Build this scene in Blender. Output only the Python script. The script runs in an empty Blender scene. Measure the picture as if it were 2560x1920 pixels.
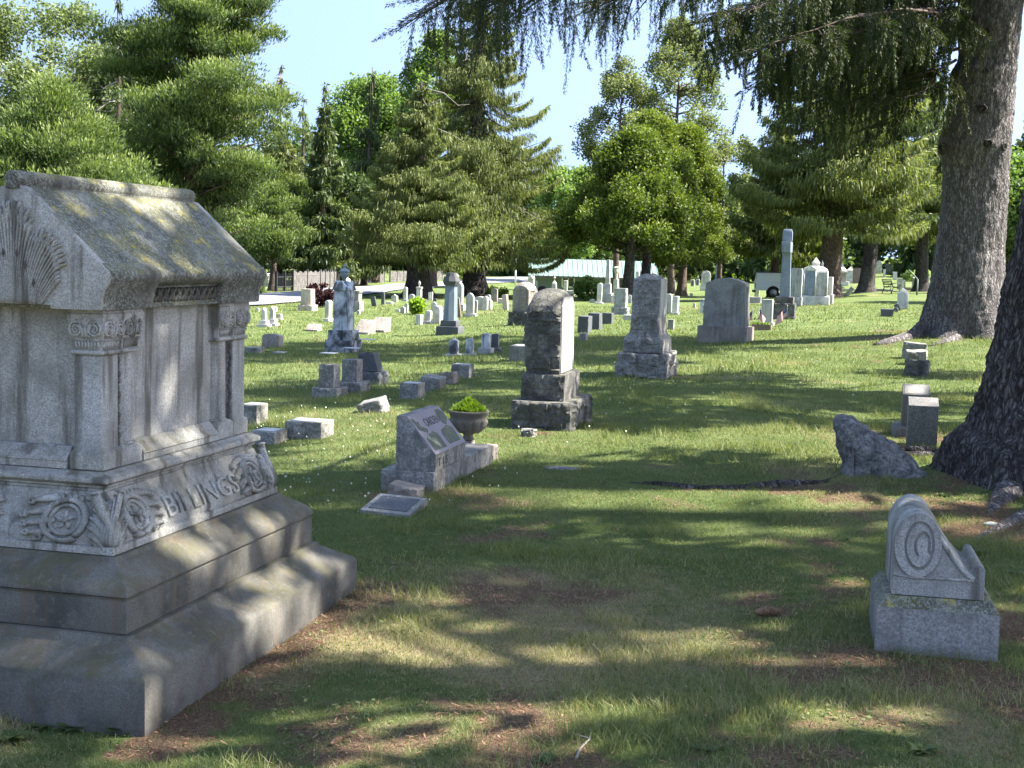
import bpy, bmesh, math, random
import numpy as np
from mathutils import Vector, Matrix, noise as mnoise
R = math.radians
scene = bpy.context.scene
COL = scene.collection
# ------------------------------------------------------------------ camera
PITCH, ROLL, FPX = R(5.3638), R(1.61536), 3413.0
cam_d = bpy.data.cameras.new('camera'); cam = bpy.data.objects.new('camera', cam_d); COL.objects.link(cam)
cam_d.sensor_width = 36.0; cam_d.lens = 36.0 * FPX / 2560; cam_d.clip_start = 0.05; cam_d.clip_end = 5000
cp, sp, cr, sr = math.cos(PITCH), math.sin(PITCH), math.cos(ROLL), math.sin(ROLL)
FWD = np.array([0, cp, -sp]); UP0 = np.array([0, sp, cp]); RT0 = np.array([1.0, 0, 0])
RT = cr * RT0 + sr * UP0; UP = -sr * RT0 + cr * UP0
CAMZ = 1.6
cam.matrix_world = Matrix(((RT[0], UP[0], -FWD[0], 0), (RT[1], UP[1], -FWD[1], 0), (RT[2], UP[2], -FWD[2], CAMZ), (0, 0, 0, 1)))
scene.camera = cam
# ------------------------------------------------------------------ sky, sun, exposure
SUN_ELEV, SUN_AZ = R(50), R(86)            # azimuth clockwise from +Y (view direction)
world = bpy.data.worlds.new('World'); scene.world = world; world.use_nodes = True
nt = world.node_tree; bg = nt.nodes['Background']
sky = nt.nodes.new('ShaderNodeTexSky'); sky.sky_type = 'NISHITA'; sky.sun_disc = False
sky.sun_elevation = SUN_ELEV; sky.sun_rotation = SUN_AZ; sky.air_density = 1.0; sky.dust_density = 0.6; sky.ozone_density = 2.2
_tc = nt.nodes.new('ShaderNodeTexCoord'); _ad = nt.nodes.new('ShaderNodeVectorMath'); _ad.operation = 'ADD'; _ad.inputs[1].default_value = (0, 0, .95)
_nm = nt.nodes.new('ShaderNodeVectorMath'); _nm.operation = 'NORMALIZE'; nt.links.new(_tc.outputs['Generated'], _ad.inputs[0]); nt.links.new(_ad.outputs[0], _nm.inputs[0]); nt.links.new(_nm.outputs[0], sky.inputs[0])
_hs = nt.nodes.new('ShaderNodeHueSaturation'); _hs.inputs['Saturation'].default_value = .86; nt.links.new(sky.outputs[0], _hs.inputs['Color']); nt.links.new(_hs.outputs[0], bg.inputs[0]); bg.inputs[1].default_value = 0.12
sun_d = bpy.data.lights.new('sun', 'SUN'); sun = bpy.data.objects.new('sun', sun_d); COL.objects.link(sun)
sun_d.energy = 4.8; sun_d.angle = R(0.53); sun_d.color = (1.0, 0.95, 0.86)
sdir = Vector((math.sin(SUN_AZ) * math.cos(SUN_ELEV), math.cos(SUN_AZ) * math.cos(SUN_ELEV), math.sin(SUN_ELEV)))
sun.rotation_euler = sdir.to_track_quat('Z', 'Y').to_euler(); sun.location = (0, 0, 60)
vs = scene.view_settings; vs.view_transform = 'Standard'; vs.look = 'None'; vs.gamma = 1; vs.exposure = 2.2; vs.use_curve_mapping = False
cy = scene.cycles; cy.use_denoising = True; cy.max_bounces = 6; cy.diffuse_bounces = 3; cy.glossy_bounces = 2
cy.transmission_bounces = 4; cy.transparent_max_bounces = 6; cy.caustics_reflective = False; cy.caustics_refractive = False
cy.use_adaptive_sampling = True; cy.adaptive_threshold = 0.02; cy.sample_clamp_indirect = 6

# ------------------------------------------------------------------ terrain
TPX = np.array([-600, 0, 600, 1000, 1300, 1650, 1950, 2200, 2560, 3300.])
TAZ = (TPX - 1280) / FPX
TD = np.array([0, 12, 20, 30, 45, 65, 85, 110, 150, 220, 320, 900.])
TZ = np.array([
 [0, -.15, -.3, -.5, -.6, -.75, -.9, -1.2, -1.1, -.4, .8, 6],
 [0, -.1, -.25, -.45, -.6, -.75, -.9, -1.3, -1.2, -.5, .6, 6],
 [0, -.08, -.22, -.45, -.6, -.75, -.9, -1.3, -1.2, -.6, .5, 6],
 [0, 0, -.15, -.4, -.6, -.7, -.8, -1.1, -1.1, -1.0, 0, 6],
 [0, 0, -.05, -.2, -.4, -.6, -.8, -1.1, -1.0, -1.2, -.5, 6],
 [0, 0, 0, -.1, -.25, -.5, -.75, -1.1, -1.4, -1.4, -.3, 6],
 [0, 0, 0, 0, 0, -.2, -.6, -1.1, -1.3, -.8, 0, 6],
 [0, 0, 0, .05, .05, 0, -.05, -.25, -.3, .6, 1.6, 7],
 [0, 0, .05, .1, .12, .1, .05, 0, .1, 1, 2.2, 8],
 [0, 0, .1, .15, .2, .2, .2, .2, .4, 1.4, 3, 9]])
def smoothi(t):
    return t * t * (3 - 2 * t)
def vn(x, y, seed=0):
    xi = np.floor(x).astype(np.int64); yi = np.floor(y).astype(np.int64); fx = smoothi(x - xi); fy = smoothi(y - yi)
    def h(a, b):
        n = (a * 374761393 + b * 668265263 + seed * 982451653) & 0x7fffffff
        n = (n ^ (n >> 13)) * 1274126177 & 0x7fffffff
        return ((n ^ (n >> 16)) & 0xffff) / 65535.0
    return (h(xi, yi) * (1 - fx) + h(xi + 1, yi) * fx) * (1 - fy) + (h(xi, yi + 1) * (1 - fx) + h(xi + 1, yi + 1) * fx) * fy
def fbm(x, y, sc, seed=0, o=4):
    s = 0; a = .5; t = 0
    for i in range(o):
        s = s + a * vn(x / sc * 2 ** i + 13.7 * i, y / sc * 2 ** i - 7.1 * i, seed + i); t += a; a *= .55
    return s / t
MOUNDS = []   # x, y, radius, height
def H(x, y):
    x = np.asarray(x, float); y = np.asarray(y, float)
    d = np.maximum(np.sqrt(x * x + y * y), .01); yy = np.maximum(y, .3 * d)
    az = np.clip(x / yy, TAZ[0], TAZ[-1] - 1e-6)
    i = np.clip(np.searchsorted(TAZ, az, side='right') - 1, 0, len(TAZ) - 2)
    j = np.clip(np.searchsorted(TD, np.minimum(d, 899), side='right') - 1, 0, len(TD) - 2)
    ta = smoothi((az - TAZ[i]) / (TAZ[i + 1] - TAZ[i])); td = (np.minimum(d, 899) - TD[j]) / (TD[j + 1] - TD[j])
    z = (TZ[i, j] * (1 - td) + TZ[i, j + 1] * td) * (1 - ta) + (TZ[i + 1, j] * (1 - td) + TZ[i + 1, j + 1] * td) * ta
    z = z - 1.15 * np.exp(-((x - 5.5) / 11.) ** 2 - ((y - 134) / 13.) ** 2)
    for mx, my, mr, mh in MOUNDS:
        z = z + mh * np.exp(-((x - mx) ** 2 + (y - my) ** 2) / mr ** 2)
    near = np.exp(-d / 25)
    z = z + (fbm(x, y, 1.6, 3, 3) - .5) * .045 * (near + .6) + (fbm(x, y, 9., 5, 2) - .5) * .12 * np.clip((d - 14) / 20, 0, 1)
    return z
def hz(x, y): return float(H(x, y))
def ray(px, py):
    return FWD + (px - 1280) / FPX * RT - (py - 960) / FPX * UP
def atd(px, py, d):
    """point on the view ray of a photo pixel at forward distance d"""
    r = ray(px, py); t = d / r[1]
    return np.array([r[0] * t, d, CAMZ + r[2] * t])
def G(px, py, dmin=2.5, dmax=600):
    """first ground point along a photo pixel ray"""
    r = ray(px, py); ts = np.geomspace(dmin, dmax, 1500)
    zz = CAMZ + r[2] * ts - H(r[0] * ts, r[1] * ts)
    k = np.nonzero(zz < 0)[0]
    if len(k) == 0 or k[0] == 0: t = ts[-1] if len(k) == 0 else ts[0]
    else:
        a, b = ts[k[0] - 1], ts[k[0]]
        for _ in range(30):
            m = (a + b) / 2
            if CAMZ + r[2] * m - hz(r[0] * m, r[1] * m) < 0: b = m
            else: a = m
        t = b
    return np.array([r[0] * t, r[1] * t, hz(r[0] * t, r[1] * t)])

# ------------------------------------------------------------------ object helpers
def tag(o, label=None, cat=None, group=None, kind=None):
    if label: o['label'] = label
    if cat: o['category'] = cat
    if group: o['group'] = group
    if kind: o['kind'] = kind
    return o
def empty(name, loc=(0, 0, 0), rz=0, label=None, cat=None, group=None, tilt=(0, 0)):
    o = bpy.data.objects.new(name, None); COL.objects.link(o); o.location = loc; o.rotation_euler = (tilt[0], tilt[1], rz)
    o.empty_display_size = .2
    return tag(o, label, cat, group)
class MB:
    def __init__(s): s.v = []; s.f = []
    def add(s, vs_, fs):
        n = len(s.v); s.v += [tuple(map(float, v)) for v in vs_]; s.f += [tuple(n + i for i in f) for f in fs]
    def box(s, c, sz, rz=0, rx=0, ry=0, taper=1.0):
        hx, hy, hz_ = sz[0] / 2, sz[1] / 2, sz[2] / 2
        M = Matrix.Translation(c) @ Matrix.Rotation(rz, 4, 'Z') @ Matrix.Rotation(ry, 4, 'Y') @ Matrix.Rotation(rx, 4, 'X')
        vs_ = []
        for z in (-1, 1):
            k = taper if z > 0 else 1
            for x, y in ((-1, -1), (1, -1), (1, 1), (-1, 1)): vs_.append(M @ Vector((x * hx * k, y * hy * k, z * hz_)))
        s.add(vs_, [(3, 2, 1, 0), (4, 5, 6, 7), (0, 1, 5, 4), (1, 2, 6, 5), (2, 3, 7, 6), (3, 0, 4, 7)])
    def loft(s, loops, cap=True, closed=True):
        n = len(loops[0]); vs_ = [p for l in loops for p in l]; fs = []
        for i in range(len(loops) - 1):
            for k in range(n if closed else n - 1):
                a = i * n + k; b = i * n + (k + 1) % n; fs.append((a, b, b + n, a + n))
        if cap: fs += [tuple(range(n - 1, -1, -1)), tuple(range((len(loops) - 1) * n, len(loops) * n))]
        s.add(vs_, fs)
    def rect(s, prof, A=0, B=0, c=(0, 0)):      # square-section profile: prof = [(offset, z)]
        s.loft([[(c[0] - A - o, c[1] - B - o, z), (c[0] + A + o, c[1] - B - o, z), (c[0] + A + o, c[1] + B + o, z), (c[0] - A - o, c[1] + B + o, z)] for o, z in prof])
    def lathe(s, prof, n=16, c=(0, 0, 0)):
        s.loft([[(c[0] + r * math.cos(2 * math.pi * k / n), c[1] + r * math.sin(2 * math.pi * k / n), c[2] + z) for k in range(n)] for r, z in prof])
    def prism(s, poly, y0, y1):                   # poly in x-z, counter-clockwise seen from -y
        s.loft([[(x, y0, z) for x, z in poly], [(x, y1, z) for x, z in poly]])
    def tube(s, pts, rad, n=6):
        pts = [Vector(p) for p in pts]; rad = rad if hasattr(rad, '__len__') else [rad] * len(pts)
        loops = []; up = Vector((0, 0, 1)); prev = None
        for i, p in enumerate(pts):
            t = (pts[min(i + 1, len(pts) - 1)] - pts[max(i - 1, 0)])
            t = t.normalized() if t.length > 1e-9 else Vector((0, 0, 1))
            if prev is None:
                a = t.cross(up if abs(t.z) < .9 else Vector((1, 0, 0))).normalized()
            else:
                a = (prev - t * prev.dot(t)).normalized()
            prev = a; b = t.cross(a)
            loops.append([p + (a * math.cos(2 * math.pi * k / n) + b * math.sin(2 * math.pi * k / n)) * rad[i] for k in range(n)])
        s.loft(loops)
    def build(s, name, mat, parent=None, smooth=False, bevel=0, seg=2):
        me = bpy.data.meshes.new(name); me.from_pydata(s.v, [], s.f); me.validate(); me.update()
        bm = bmesh.new(); bm.from_mesh(me); bmesh.ops.recalc_face_normals(bm, faces=bm.faces)
        if bevel:
            ed = [e for e in bm.edges if e.is_manifold and e.calc_face_angle(0) > R(35)]
            if ed: bmesh.ops.bevel(bm, geom=ed, offset=bevel, segments=seg, affect='EDGES', profile=.6, clamp_overlap=True)
        if smooth:
            for f in bm.faces: f.smooth = True
            if smooth != 'all':
                for e in bm.edges:
                    if e.is_manifold and e.calc_face_angle(0) > R(38): e.smooth = False
        bm.to_mesh(me); bm.free(); me.materials.append(mat)
        o = bpy.data.objects.new(name, me); COL.objects.link(o)
        if parent: o.parent = parent
        return o
def quads_obj(name, Q, mat, parent=None, tint=None, attrs=None):
    """Q: (N,4,3) array of quads"""
    N = len(Q); me = bpy.data.meshes.new(name)
    me.vertices.add(N * 4); me.vertices.foreach_set('co', np.ascontiguousarray(Q, dtype=np.float32).ravel())
    me.loops.add(N * 4); me.loops.foreach_set('vertex_index', np.arange(N * 4, dtype=np.int32))
    me.polygons.add(N); me.polygons.foreach_set('loop_start', np.arange(0, N * 4, 4, dtype=np.int32))
    if tint is not None:
        at = me.attributes.new('tint', 'FLOAT', 'POINT'); at.data.foreach_set('value', np.repeat(tint, 4).astype(np.float32))
    if attrs:
        for k, val in attrs.items():
            at = me.attributes.new(k, 'FLOAT', 'POINT'); at.data.foreach_set('value', val.astype(np.float32))
    me.update(); me.validate()
    me.materials.append(mat); o = bpy.data.objects.new(name, me); COL.objects.link(o)
    if parent: o.parent = parent
    return o
def copy_tree(o, parent=None):
    c = o.copy(); COL.objects.link(c)
    if parent: c.parent = parent
    for ch in list(o.children): copy_tree(ch, c)
    return c
# ------------------------------------------------------------------ materials
class NT:
    def __init__(s, name):
        s.m = bpy.data.materials.new(name); s.m.use_nodes = True; s.t = s.m.node_tree; s.t.nodes.clear()
        s.out = s.n('ShaderNodeOutputMaterial')
    def n(s, ty, **kw):
        nd = s.t.nodes.new(ty)
        for k, v in kw.items():
            if k.startswith('i_'):
                nd.inputs[k[2:].replace('_', ' ')].default_value = v
            else: setattr(nd, k, v)
        return nd
    def l(s, a, b): s.t.links.new(a, b)
    def mix(s, fac, a, b, mode='MIX'):
        m = s.n('ShaderNodeMix', data_type='RGBA', blend_type=mode)
        for i, x in ((0, fac), (6, a), (7, b)):
            if isinstance(x, bpy.types.NodeSocket): s.l(x, m.inputs[i])
            elif isinstance(x, (int, float)): m.inputs[i].default_value = x if i == 0 else (x, x, x, 1)
            else: m.inputs[i].default_value = tuple(x) + (1,) if len(x) == 3 else x
        return m.outputs[2]
    def noise(s, vec, scale, detail=3, rough=.55, dist=0):
        n = s.n('ShaderNodeTexNoise'); n.inputs['Scale'].default_value = scale; n.inputs['Detail'].default_value = detail
        n.inputs['Roughness'].default_value = rough; n.inputs['Distortion'].default_value = dist
        s.l(vec, n.inputs['Vector']); return n.outputs[0]
    def ramp(s, fac, lo, hi, a=0., b=1.):
        r = s.n('ShaderNodeMapRange'); r.inputs[1].default_value = lo; r.inputs[2].default_value = hi; r.inputs[3].default_value = a; r.inputs[4].default_value = b
        r.interpolation_type = 'SMOOTHSTEP'; s.l(fac, r.inputs[0]); return r.outputs[0]
    def math(s, op, a, b=0):
        m = s.n('ShaderNodeMath', operation=op)
        for i, x in enumerate((a, b)):
            if isinstance(x, bpy.types.NodeSocket): s.l(x, m.inputs[i])
            else: m.inputs[i].default_value = x
        return m.outputs[0]
    def coords(s):
        tc = s.n('ShaderNodeTexCoord'); oi = s.n('ShaderNodeObjectInfo'); mp = s.n('ShaderNodeMapping')
        s.l(tc.outputs['Object'], mp.inputs['Vector'])
        cx = s.n('ShaderNodeCombineXYZ'); k = s.math('MULTIPLY', oi.outputs['Random'], 37.0)
        s.l(k, cx.inputs[0]); s.l(k, cx.inputs[1]); s.l(k, cx.inputs[2]); s.l(cx.outputs[0], mp.inputs['Location'])
        return mp.outputs[0]
    def scale(s, vec, sx, sy, sz):
        m = s.n('ShaderNodeMapping'); m.inputs['Scale'].default_value = (sx, sy, sz); s.l(vec, m.inputs['Vector']); return m.outputs[0]
    def bump(s, h, strength, dist):
        b = s.n('ShaderNodeBump'); b.inputs['Strength'].default_value = strength; b.inputs['Distance'].default_value = dist; s.l(h, b.inputs['Height']); return b.outputs[0]
    def principled(s, col, rough=.8, normal=None, spec=.35, metallic=0):
        p = s.n('ShaderNodeBsdfPrincipled'); p.inputs['Roughness'].default_value = rough if not isinstance(rough, bpy.types.NodeSocket) else .5
        if isinstance(rough, bpy.types.NodeSocket): s.l(rough, p.inputs['Roughness'])
        p.inputs['Specular IOR Level'].default_value = spec; p.inputs['Metallic'].default_value = metallic
        if isinstance(col, bpy.types.NodeSocket): s.l(col, p.inputs['Base Color'])
        else: p.inputs['Base Color'].default_value = tuple(col) + (1,)
        if normal is not None: s.l(normal, p.inputs['Normal'])
        s.l(p.outputs[0], s.out.inputs[0]); return p
def stone(name, base, dark, speck=.25, sscale=260, stain=.5, stain_col=(.05, .05, .05), sscale2=3.5, streak=.4, moss=0, moss_col=(.10, .10, .03), lichen=0, lichen_col=(.42, .48, .40), bump=.4, coarse=0, rough=.85, thr=.5, yellow=0, lden=0):
    N = NT(name); v = N.coords()
    fine = N.noise(v, sscale, 3, .8); fine2 = N.noise(v, sscale * .55, 2, .7)
    col = N.mix(N.ramp(N.math('ADD', N.math('MULTIPLY', fine, .6), N.math('MULTIPLY', fine2, .4)), .5 - .18, .5 + .18), tuple(b * (1 - speck) for b in base), tuple(min(1, b * (1 + speck)) for b in base))
    big = N.noise(v, sscale2, 5, .6, .3)
    col = N.mix(N.math('MULTIPLY', N.ramp(big, thr - .12, thr + .16), stain), col, dark)
    sv = N.scale(v, 9, 9, .8)
    st = N.noise(sv, 1.6, 4, .6)
    col = N.mix(N.math('MULTIPLY', N.ramp(st, .5, .68), streak), col, stain_col)
    if coarse: col = N.mix(N.math('MULTIPLY', N.ramp(N.noise(v, 38, 6, .75), .47, .60), min(1, coarse) * .8), col, tuple(x * .75 for x in dark))
    geo = N.n('ShaderNodeNewGeometry'); sx = N.n('ShaderNodeSeparateXYZ'); N.l(geo.outputs['Normal'], sx.inputs[0])
    upf = N.ramp(sx.outputs[2], .12, .6)
    if moss:
        mn = N.math('ADD', N.math('MULTIPLY', N.noise(v, 5.5, 5, .65, .4), .65), N.math('MULTIPLY', N.noise(v, 30, 4, .7), .35))
        col = N.mix(N.math('MULTIPLY', N.math('MULTIPLY', N.ramp(mn, .40, .66), upf), moss), col, moss_col)
    if yellow:
        yn = N.noise(N.scale(v, 1, 1, 1), 9, 5, .75)
        col = N.mix(N.math('MULTIPLY', N.math('MULTIPLY', N.ramp(yn, .54, .66), upf), yellow), col, (.36, .29, .05))
    if lichen:
        ln = N.noise(v, 34 + 34 * lden, 5, .7, 1.2); lb = N.noise(v, 4, 3, .5)
        lf = N.math('MULTIPLY', N.ramp(ln, .56 - lden * .06, .62 - lden * .05), N.ramp(lb, .42 - lden * .14, .6 - lden * .1))
        col = N.mix(N.math('MULTIPLY', lf, lichen), col, lichen_col)
    h = N.math('ADD', N.math('MULTIPLY', fine, .5), N.math('MULTIPLY', N.noise(v, 60, 4, .7), .9))
    nrm = N.bump(h, bump, .004)
    if coarse:
        b = N.n('ShaderNodeBump'); b.inputs['Strength'].default_value = coarse; b.inputs['Distance'].default_value = .03
        N.l(N.noise(v, 14, 6, .65, .5), b.inputs['Height']); N.l(nrm, b.inputs['Normal']); nrm = b.outputs[0]
    N.principled(col, rough, nrm, .3); return N.m
def plain(name, col, rough=.6, metallic=0, spec=.4, var=.15, vs_=8, bump=0):
    N = NT(name); v = N.coords(); n = N.noise(v, vs_, 4, .6)
    c = N.mix(N.ramp(n, .3, .7), tuple(x * (1 - var) for x in col), tuple(min(1, x * (1 + var)) for x in col))
    N.principled(c, rough, N.bump(n, bump, .01) if bump else None, spec, metallic); return N.m
def leafmat(name, dark, mid, light, trans=.35, rough=.55):
    N = NT(name)
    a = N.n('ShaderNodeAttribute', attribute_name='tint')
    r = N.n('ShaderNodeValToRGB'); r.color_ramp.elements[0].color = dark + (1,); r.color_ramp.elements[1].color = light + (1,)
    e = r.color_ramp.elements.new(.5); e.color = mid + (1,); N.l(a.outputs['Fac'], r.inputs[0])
    d = N.n('ShaderNodeBsdfPrincipled'); d.inputs['Roughness'].default_value = rough; d.inputs['Specular IOR Level'].default_value = .25; N.l(r.outputs[0], d.inputs['Base Color'])
    t = N.n('ShaderNodeBsdfTranslucent'); N.l(N.mix(1.0, r.outputs[0], (1.5, 1.6, .7), 'MULTIPLY'), t.inputs[0])
    m = N.n('ShaderNodeMixShader'); m.inputs[0].default_value = trans; N.l(d.outputs[0], m.inputs[1]); N.l(t.outputs[0], m.inputs[2]); N.l(m.outputs[0], N.out.inputs[0])
    return N.m
def barkmat(name, base, dark, hi, sc=1.0, bump=1.0):
    N = NT(name); v = N.coords(); sv = N.scale(v, 1, 1, .45)
    vo = N.n('ShaderNodeTexVoronoi', feature='DISTANCE_TO_EDGE'); vo.inputs['Scale'].default_value = 42 * sc
    wn = N.n('ShaderNodeTexNoise'); wn.inputs['Scale'].default_value = 9 * sc; N.l(sv, wn.inputs['Vector'])
    wv = N.mix(.22, sv, wn.outputs[1], 'ADD'); N.l(wv, vo.inputs['Vector'])
    fine = N.noise(sv, 70 * sc, 4, .75); mid = N.noise(v, 5, 4, .6)
    rn = N.math('ABSOLUTE', N.math('SUBTRACT', N.noise(N.scale(v, 1, 1, .30), 24 * sc, 3, .6, .6), .5))
    crack = N.math('MULTIPLY', N.ramp(vo.outputs[0], -.12, .22), N.ramp(rn, -.02, .10)); big = N.noise(N.scale(v, 1, 1, .25), 2.2, 5, .65)
    col = N.mix(N.ramp(mid, .35, .65), base, hi)
    col = N.mix(N.ramp(fine, .35, .7), col, tuple(x * 1.35 for x in hi))
    col = N.mix(N.ramp(big, .42, .66, 0, .6), col, tuple(x * .5 for x in base)); col = N.mix(N.ramp(N.noise(v, 3.1, 5, .7), .58, .72, 0, .35), col, (.16, .17, .10))
    col = N.mix(crack, dark, col)
    h = N.math('ADD', N.math('MULTIPLY', crack, .8), N.math('MULTIPLY', fine, .35))
    N.principled(col, .95, N.bump(h, bump, .02), .15); return N.m

M = {}
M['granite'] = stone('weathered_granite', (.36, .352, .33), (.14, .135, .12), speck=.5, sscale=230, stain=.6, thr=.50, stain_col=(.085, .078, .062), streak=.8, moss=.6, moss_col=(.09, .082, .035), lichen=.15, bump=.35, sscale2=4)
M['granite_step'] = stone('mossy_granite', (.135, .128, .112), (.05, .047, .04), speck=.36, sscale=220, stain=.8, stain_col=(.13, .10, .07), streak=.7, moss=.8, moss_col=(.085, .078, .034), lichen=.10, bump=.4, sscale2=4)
M['granite_roof'] = stone('lichened_granite', (.19, .185, .16), (.06, .056, .05), speck=.5, sscale=120, stain=.85, thr=.44, stain_col=(.05, .047, .04), sscale2=5, streak=.6, moss=.95, moss_col=(.125, .115, .035), lichen=.6, lden=1, lichen_col=(.33, .36, .30), yellow=.9, bump=.8)
M['granite_block'] = stone('grey_granite', (.28, .27, .25), (.12, .115, .105), speck=.5, sscale=110, stain=.65, streak=.35, moss=.15, lichen=.2, bump=.4, coarse=.15)
M['granite_dark'] = stone('blackened_granite', (.18, .172, .155), (.045, .043, .04), speck=.5, sscale=90, stain=.8, sscale2=6, streak=.3, moss=.25, lichen=.4, lichen_col=(.30, .31, .28), bump=.7, coarse=.6, thr=.44)
M['granite_rough'] = stone('rough_granite', (.31, .295, .27), (.11, .10, .09), speck=.5, sscale=80, stain=.7, sscale2=7, streak=.4, moss=.2, lichen=.2, bump=.6, coarse=.6)
M['granite_light'] = stone('pale_streaked_granite', (.33, .33, .31), (.14, .14, .135), speck=.3, sscale=120, stain=.45, streak=.75, stain_col=(.13, .13, .125), lichen=.1, bump=.3)
M['granite_sky_pink'] = stone('pink_granite_sky_sheen', (.27, .235, .25), (.17, .15, .17), speck=.3, sscale=260, stain=.4, streak=.1, bump=.05, rough=.35)  # pale lilac of the reflected sky is put into the base colour
M['granite_tan'] = stone('tan_granite', (.33, .29, .25), (.16, .13, .11), speck=.3, sscale=60, stain=.5, streak=.4, bump=.6, coarse=.7)
M['granite_charcoal'] = stone('charcoal_granite', (.10, .105, .11), (.05, .05, .055), speck=.5, sscale=110, stain=.4, streak=.2, bump=.4)
M['speckled'] = stone('speckled_dark_granite', (.155, .15, .145), (.09, .085, .08), speck=.6, sscale=130, stain=.4, streak=.2, moss=.1, bump=.3)
M['marble'] = stone('weathered_white_marble', (.58, .56, .50), (.25, .24, .21), speck=.12, sscale=60, stain=.7, streak=.7, stain_col=(.35, .34, .31), bump=.3)
M['marble_grey'] = stone('grey_marble', (.42, .41, .38), (.17, .165, .155), speck=.12, sscale=120, stain=.5, streak=.5, stain_col=(.2, .2, .19), bump=.3)
M['marble_black'] = stone('blackened_marble', (.55, .58, .60), (.05, .05, .05), speck=.1, sscale=120, stain=.95, sscale2=3.2, streak=.85, stain_col=(.03, .03, .035), bump=.4, thr=.52)
M['marble_tan'] = stone('tan_marble', (.55, .47, .38), (.30, .25, .2), speck=.12, sscale=100, stain=.5, streak=.4, bump=.4)
M['marble_dark'] = stone('grimy_marble', (.40, .41, .42), (.045, .045, .045), speck=.15, sscale=90, stain=1.0, thr=.47, sscale2=5, streak=.9, stain_col=(.04, .04, .045), bump=.4)
M['polished_sky_top'] = stone('polished_top_sky_sheen', (.36, .37, .38), (.22, .225, .23), speck=.2, sscale=150, stain=.3, streak=0, bump=.08, rough=.28)  # polished stone; its paleness paints in the sky reflection
M['brownstone'] = stone('brownstone', (.22, .16, .13), (.12, .09, .075), speck=.2, sscale=100, stain=.5, streak=.5, bump=.4)
M['zinc'] = stone('blue_grey_stone', (.20, .24, .29), (.12, .145, .18), speck=.15, sscale=90, stain=.5, streak=.5, stain_col=(.08, .09, .1), bump=.2, rough=.6)
M['concrete'] = stone('aged_concrete', (.31, .265, .22), (.15, .135, .12), speck=.25, sscale=140, stain=.6, streak=.5, moss=.2, lichen=.1, bump=.6)
M['fieldstone'] = stone('fieldstone', (.30, .285, .26), (.08, .08, .085), speck=.3, sscale=40, stain=.7, sscale2=8, streak=.5, lichen=.25, bump=.9, coarse=.9)
M['groove'] = plain('groove_shadow_stone', (.07, .065, .06), .95)
M['engraved'] = plain('engraved_letters', (.035, .04, .04), .8)
M['frost'] = stone('carved_frosted_panel', (.13, .14, .12), (.07, .085, .06), speck=.4, sscale=80, stain=.7, sscale2=20, streak=.2, moss=.3, moss_col=(.20, .19, .06), bump=.7)
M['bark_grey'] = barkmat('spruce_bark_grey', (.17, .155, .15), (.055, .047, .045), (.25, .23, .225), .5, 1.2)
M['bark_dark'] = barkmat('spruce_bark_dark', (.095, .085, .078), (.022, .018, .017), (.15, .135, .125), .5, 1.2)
M['bark_brown'] = barkmat('tree_bark_brown', (.14, .10, .08), (.04, .03, .025), (.22, .165, .135), .6, .8)
M['deadwood'] = plain('dead_wood', (.24, .21, .18), .9, var=.3)
M['twig'] = plain('twig_bark', (.09, .065, .05), .9, var=.3)
M['spruce'] = leafmat('spruce_needles', (.022, .036, .014), (.075, .105, .036), (.16, .19, .065), .2)
M['spruce_shaded'] = leafmat('shaded_spruce_needles', (.012, .022, .008), (.038, .056, .018), (.105, .118, .036), .25)  # darker copy of the spruce needles, with the near boughs' shade in the colour
M['spruce_yellow'] = leafmat('sunny_spruce_needles', (.035, .05, .018), (.125, .15, .048), (.25, .27, .09), .28)
M['pine'] = leafmat('pine_needles', (.026, .048, .018), (.110, .155, .046), (.25, .295, .10), .28)
M['maple'] = leafmat('maple_leaves', (.035, .065, .018), (.11, .175, .045), (.21, .29, .08), .38)
M['oak'] = leafmat('oak_leaves', (.04, .06, .026), (.13, .165, .07), (.26, .30, .15), .35)
M['cedar'] = leafmat('cedar_sprays', (.025, .042, .010), (.105, .145, .022), (.215, .255, .045), .28)
M['willow'] = leafmat('pale_leaves', (.06, .075, .03), (.14, .165, .07), (.24, .27, .13), .35)
M['brightleaf'] = leafmat('bright_leaves', (.06, .10, .015), (.18, .28, .03), (.33, .42, .06), .4)
M['redleaf'] = leafmat('barberry_leaves', (.02, .008, .010), (.05, .018, .022), (.09, .035, .035), .15)
M['woods'] = leafmat('woodland_leaves', (.022, .038, .014), (.06, .095, .03), (.12, .16, .05), .25)
M['hydrangea'] = leafmat('hydrangea_blooms', (.10, .16, .04), (.28, .38, .10), (.62, .68, .35), .3)
M['grassblade'] = leafmat('grass_blades', (.072, .105, .034), (.180, .205, .080), (.36, .31, .18), .3, .6)
M['grassfar'] = M['grassblade']
M['needle_litter'] = leafmat('fallen_needles', (.07, .032, .018), (.20, .095, .050), (.34, .20, .12), .1)
M['flower'] = plain('clover_bloom', (.50, .51, .42), .9)
M['cone'] = plain('cone_scales', (.25, .145, .08), .7, var=.5, vs_=90)
M['asphalt'] = plain('asphalt', (.20, .20, .215), .9, var=.12, vs_=3)
M['gravel'] = plain('pale_gravel', (.55, .50, .44), .9, var=.2, vs_=12)
M['fence_wood'] = plain('weathered_boards', (.13, .12, .11), .9, var=.4, vs_=3)
M['iron'] = plain('black_iron', (.025, .025, .028), .5)
M['metal'] = plain('grey_metal', (.35, .37, .37), .5, var=.1)
M['white_paint'] = plain('white_paint', (.78, .78, .76), .35, var=.04)
M['van_paint'] = plain('white_car_paint', (.72, .74, .76), .25, var=.03, spec=.6)
M['blue_paint'] = plain('blue_car_paint', (.02, .06, .16), .2, var=.05, spec=.7)
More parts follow.
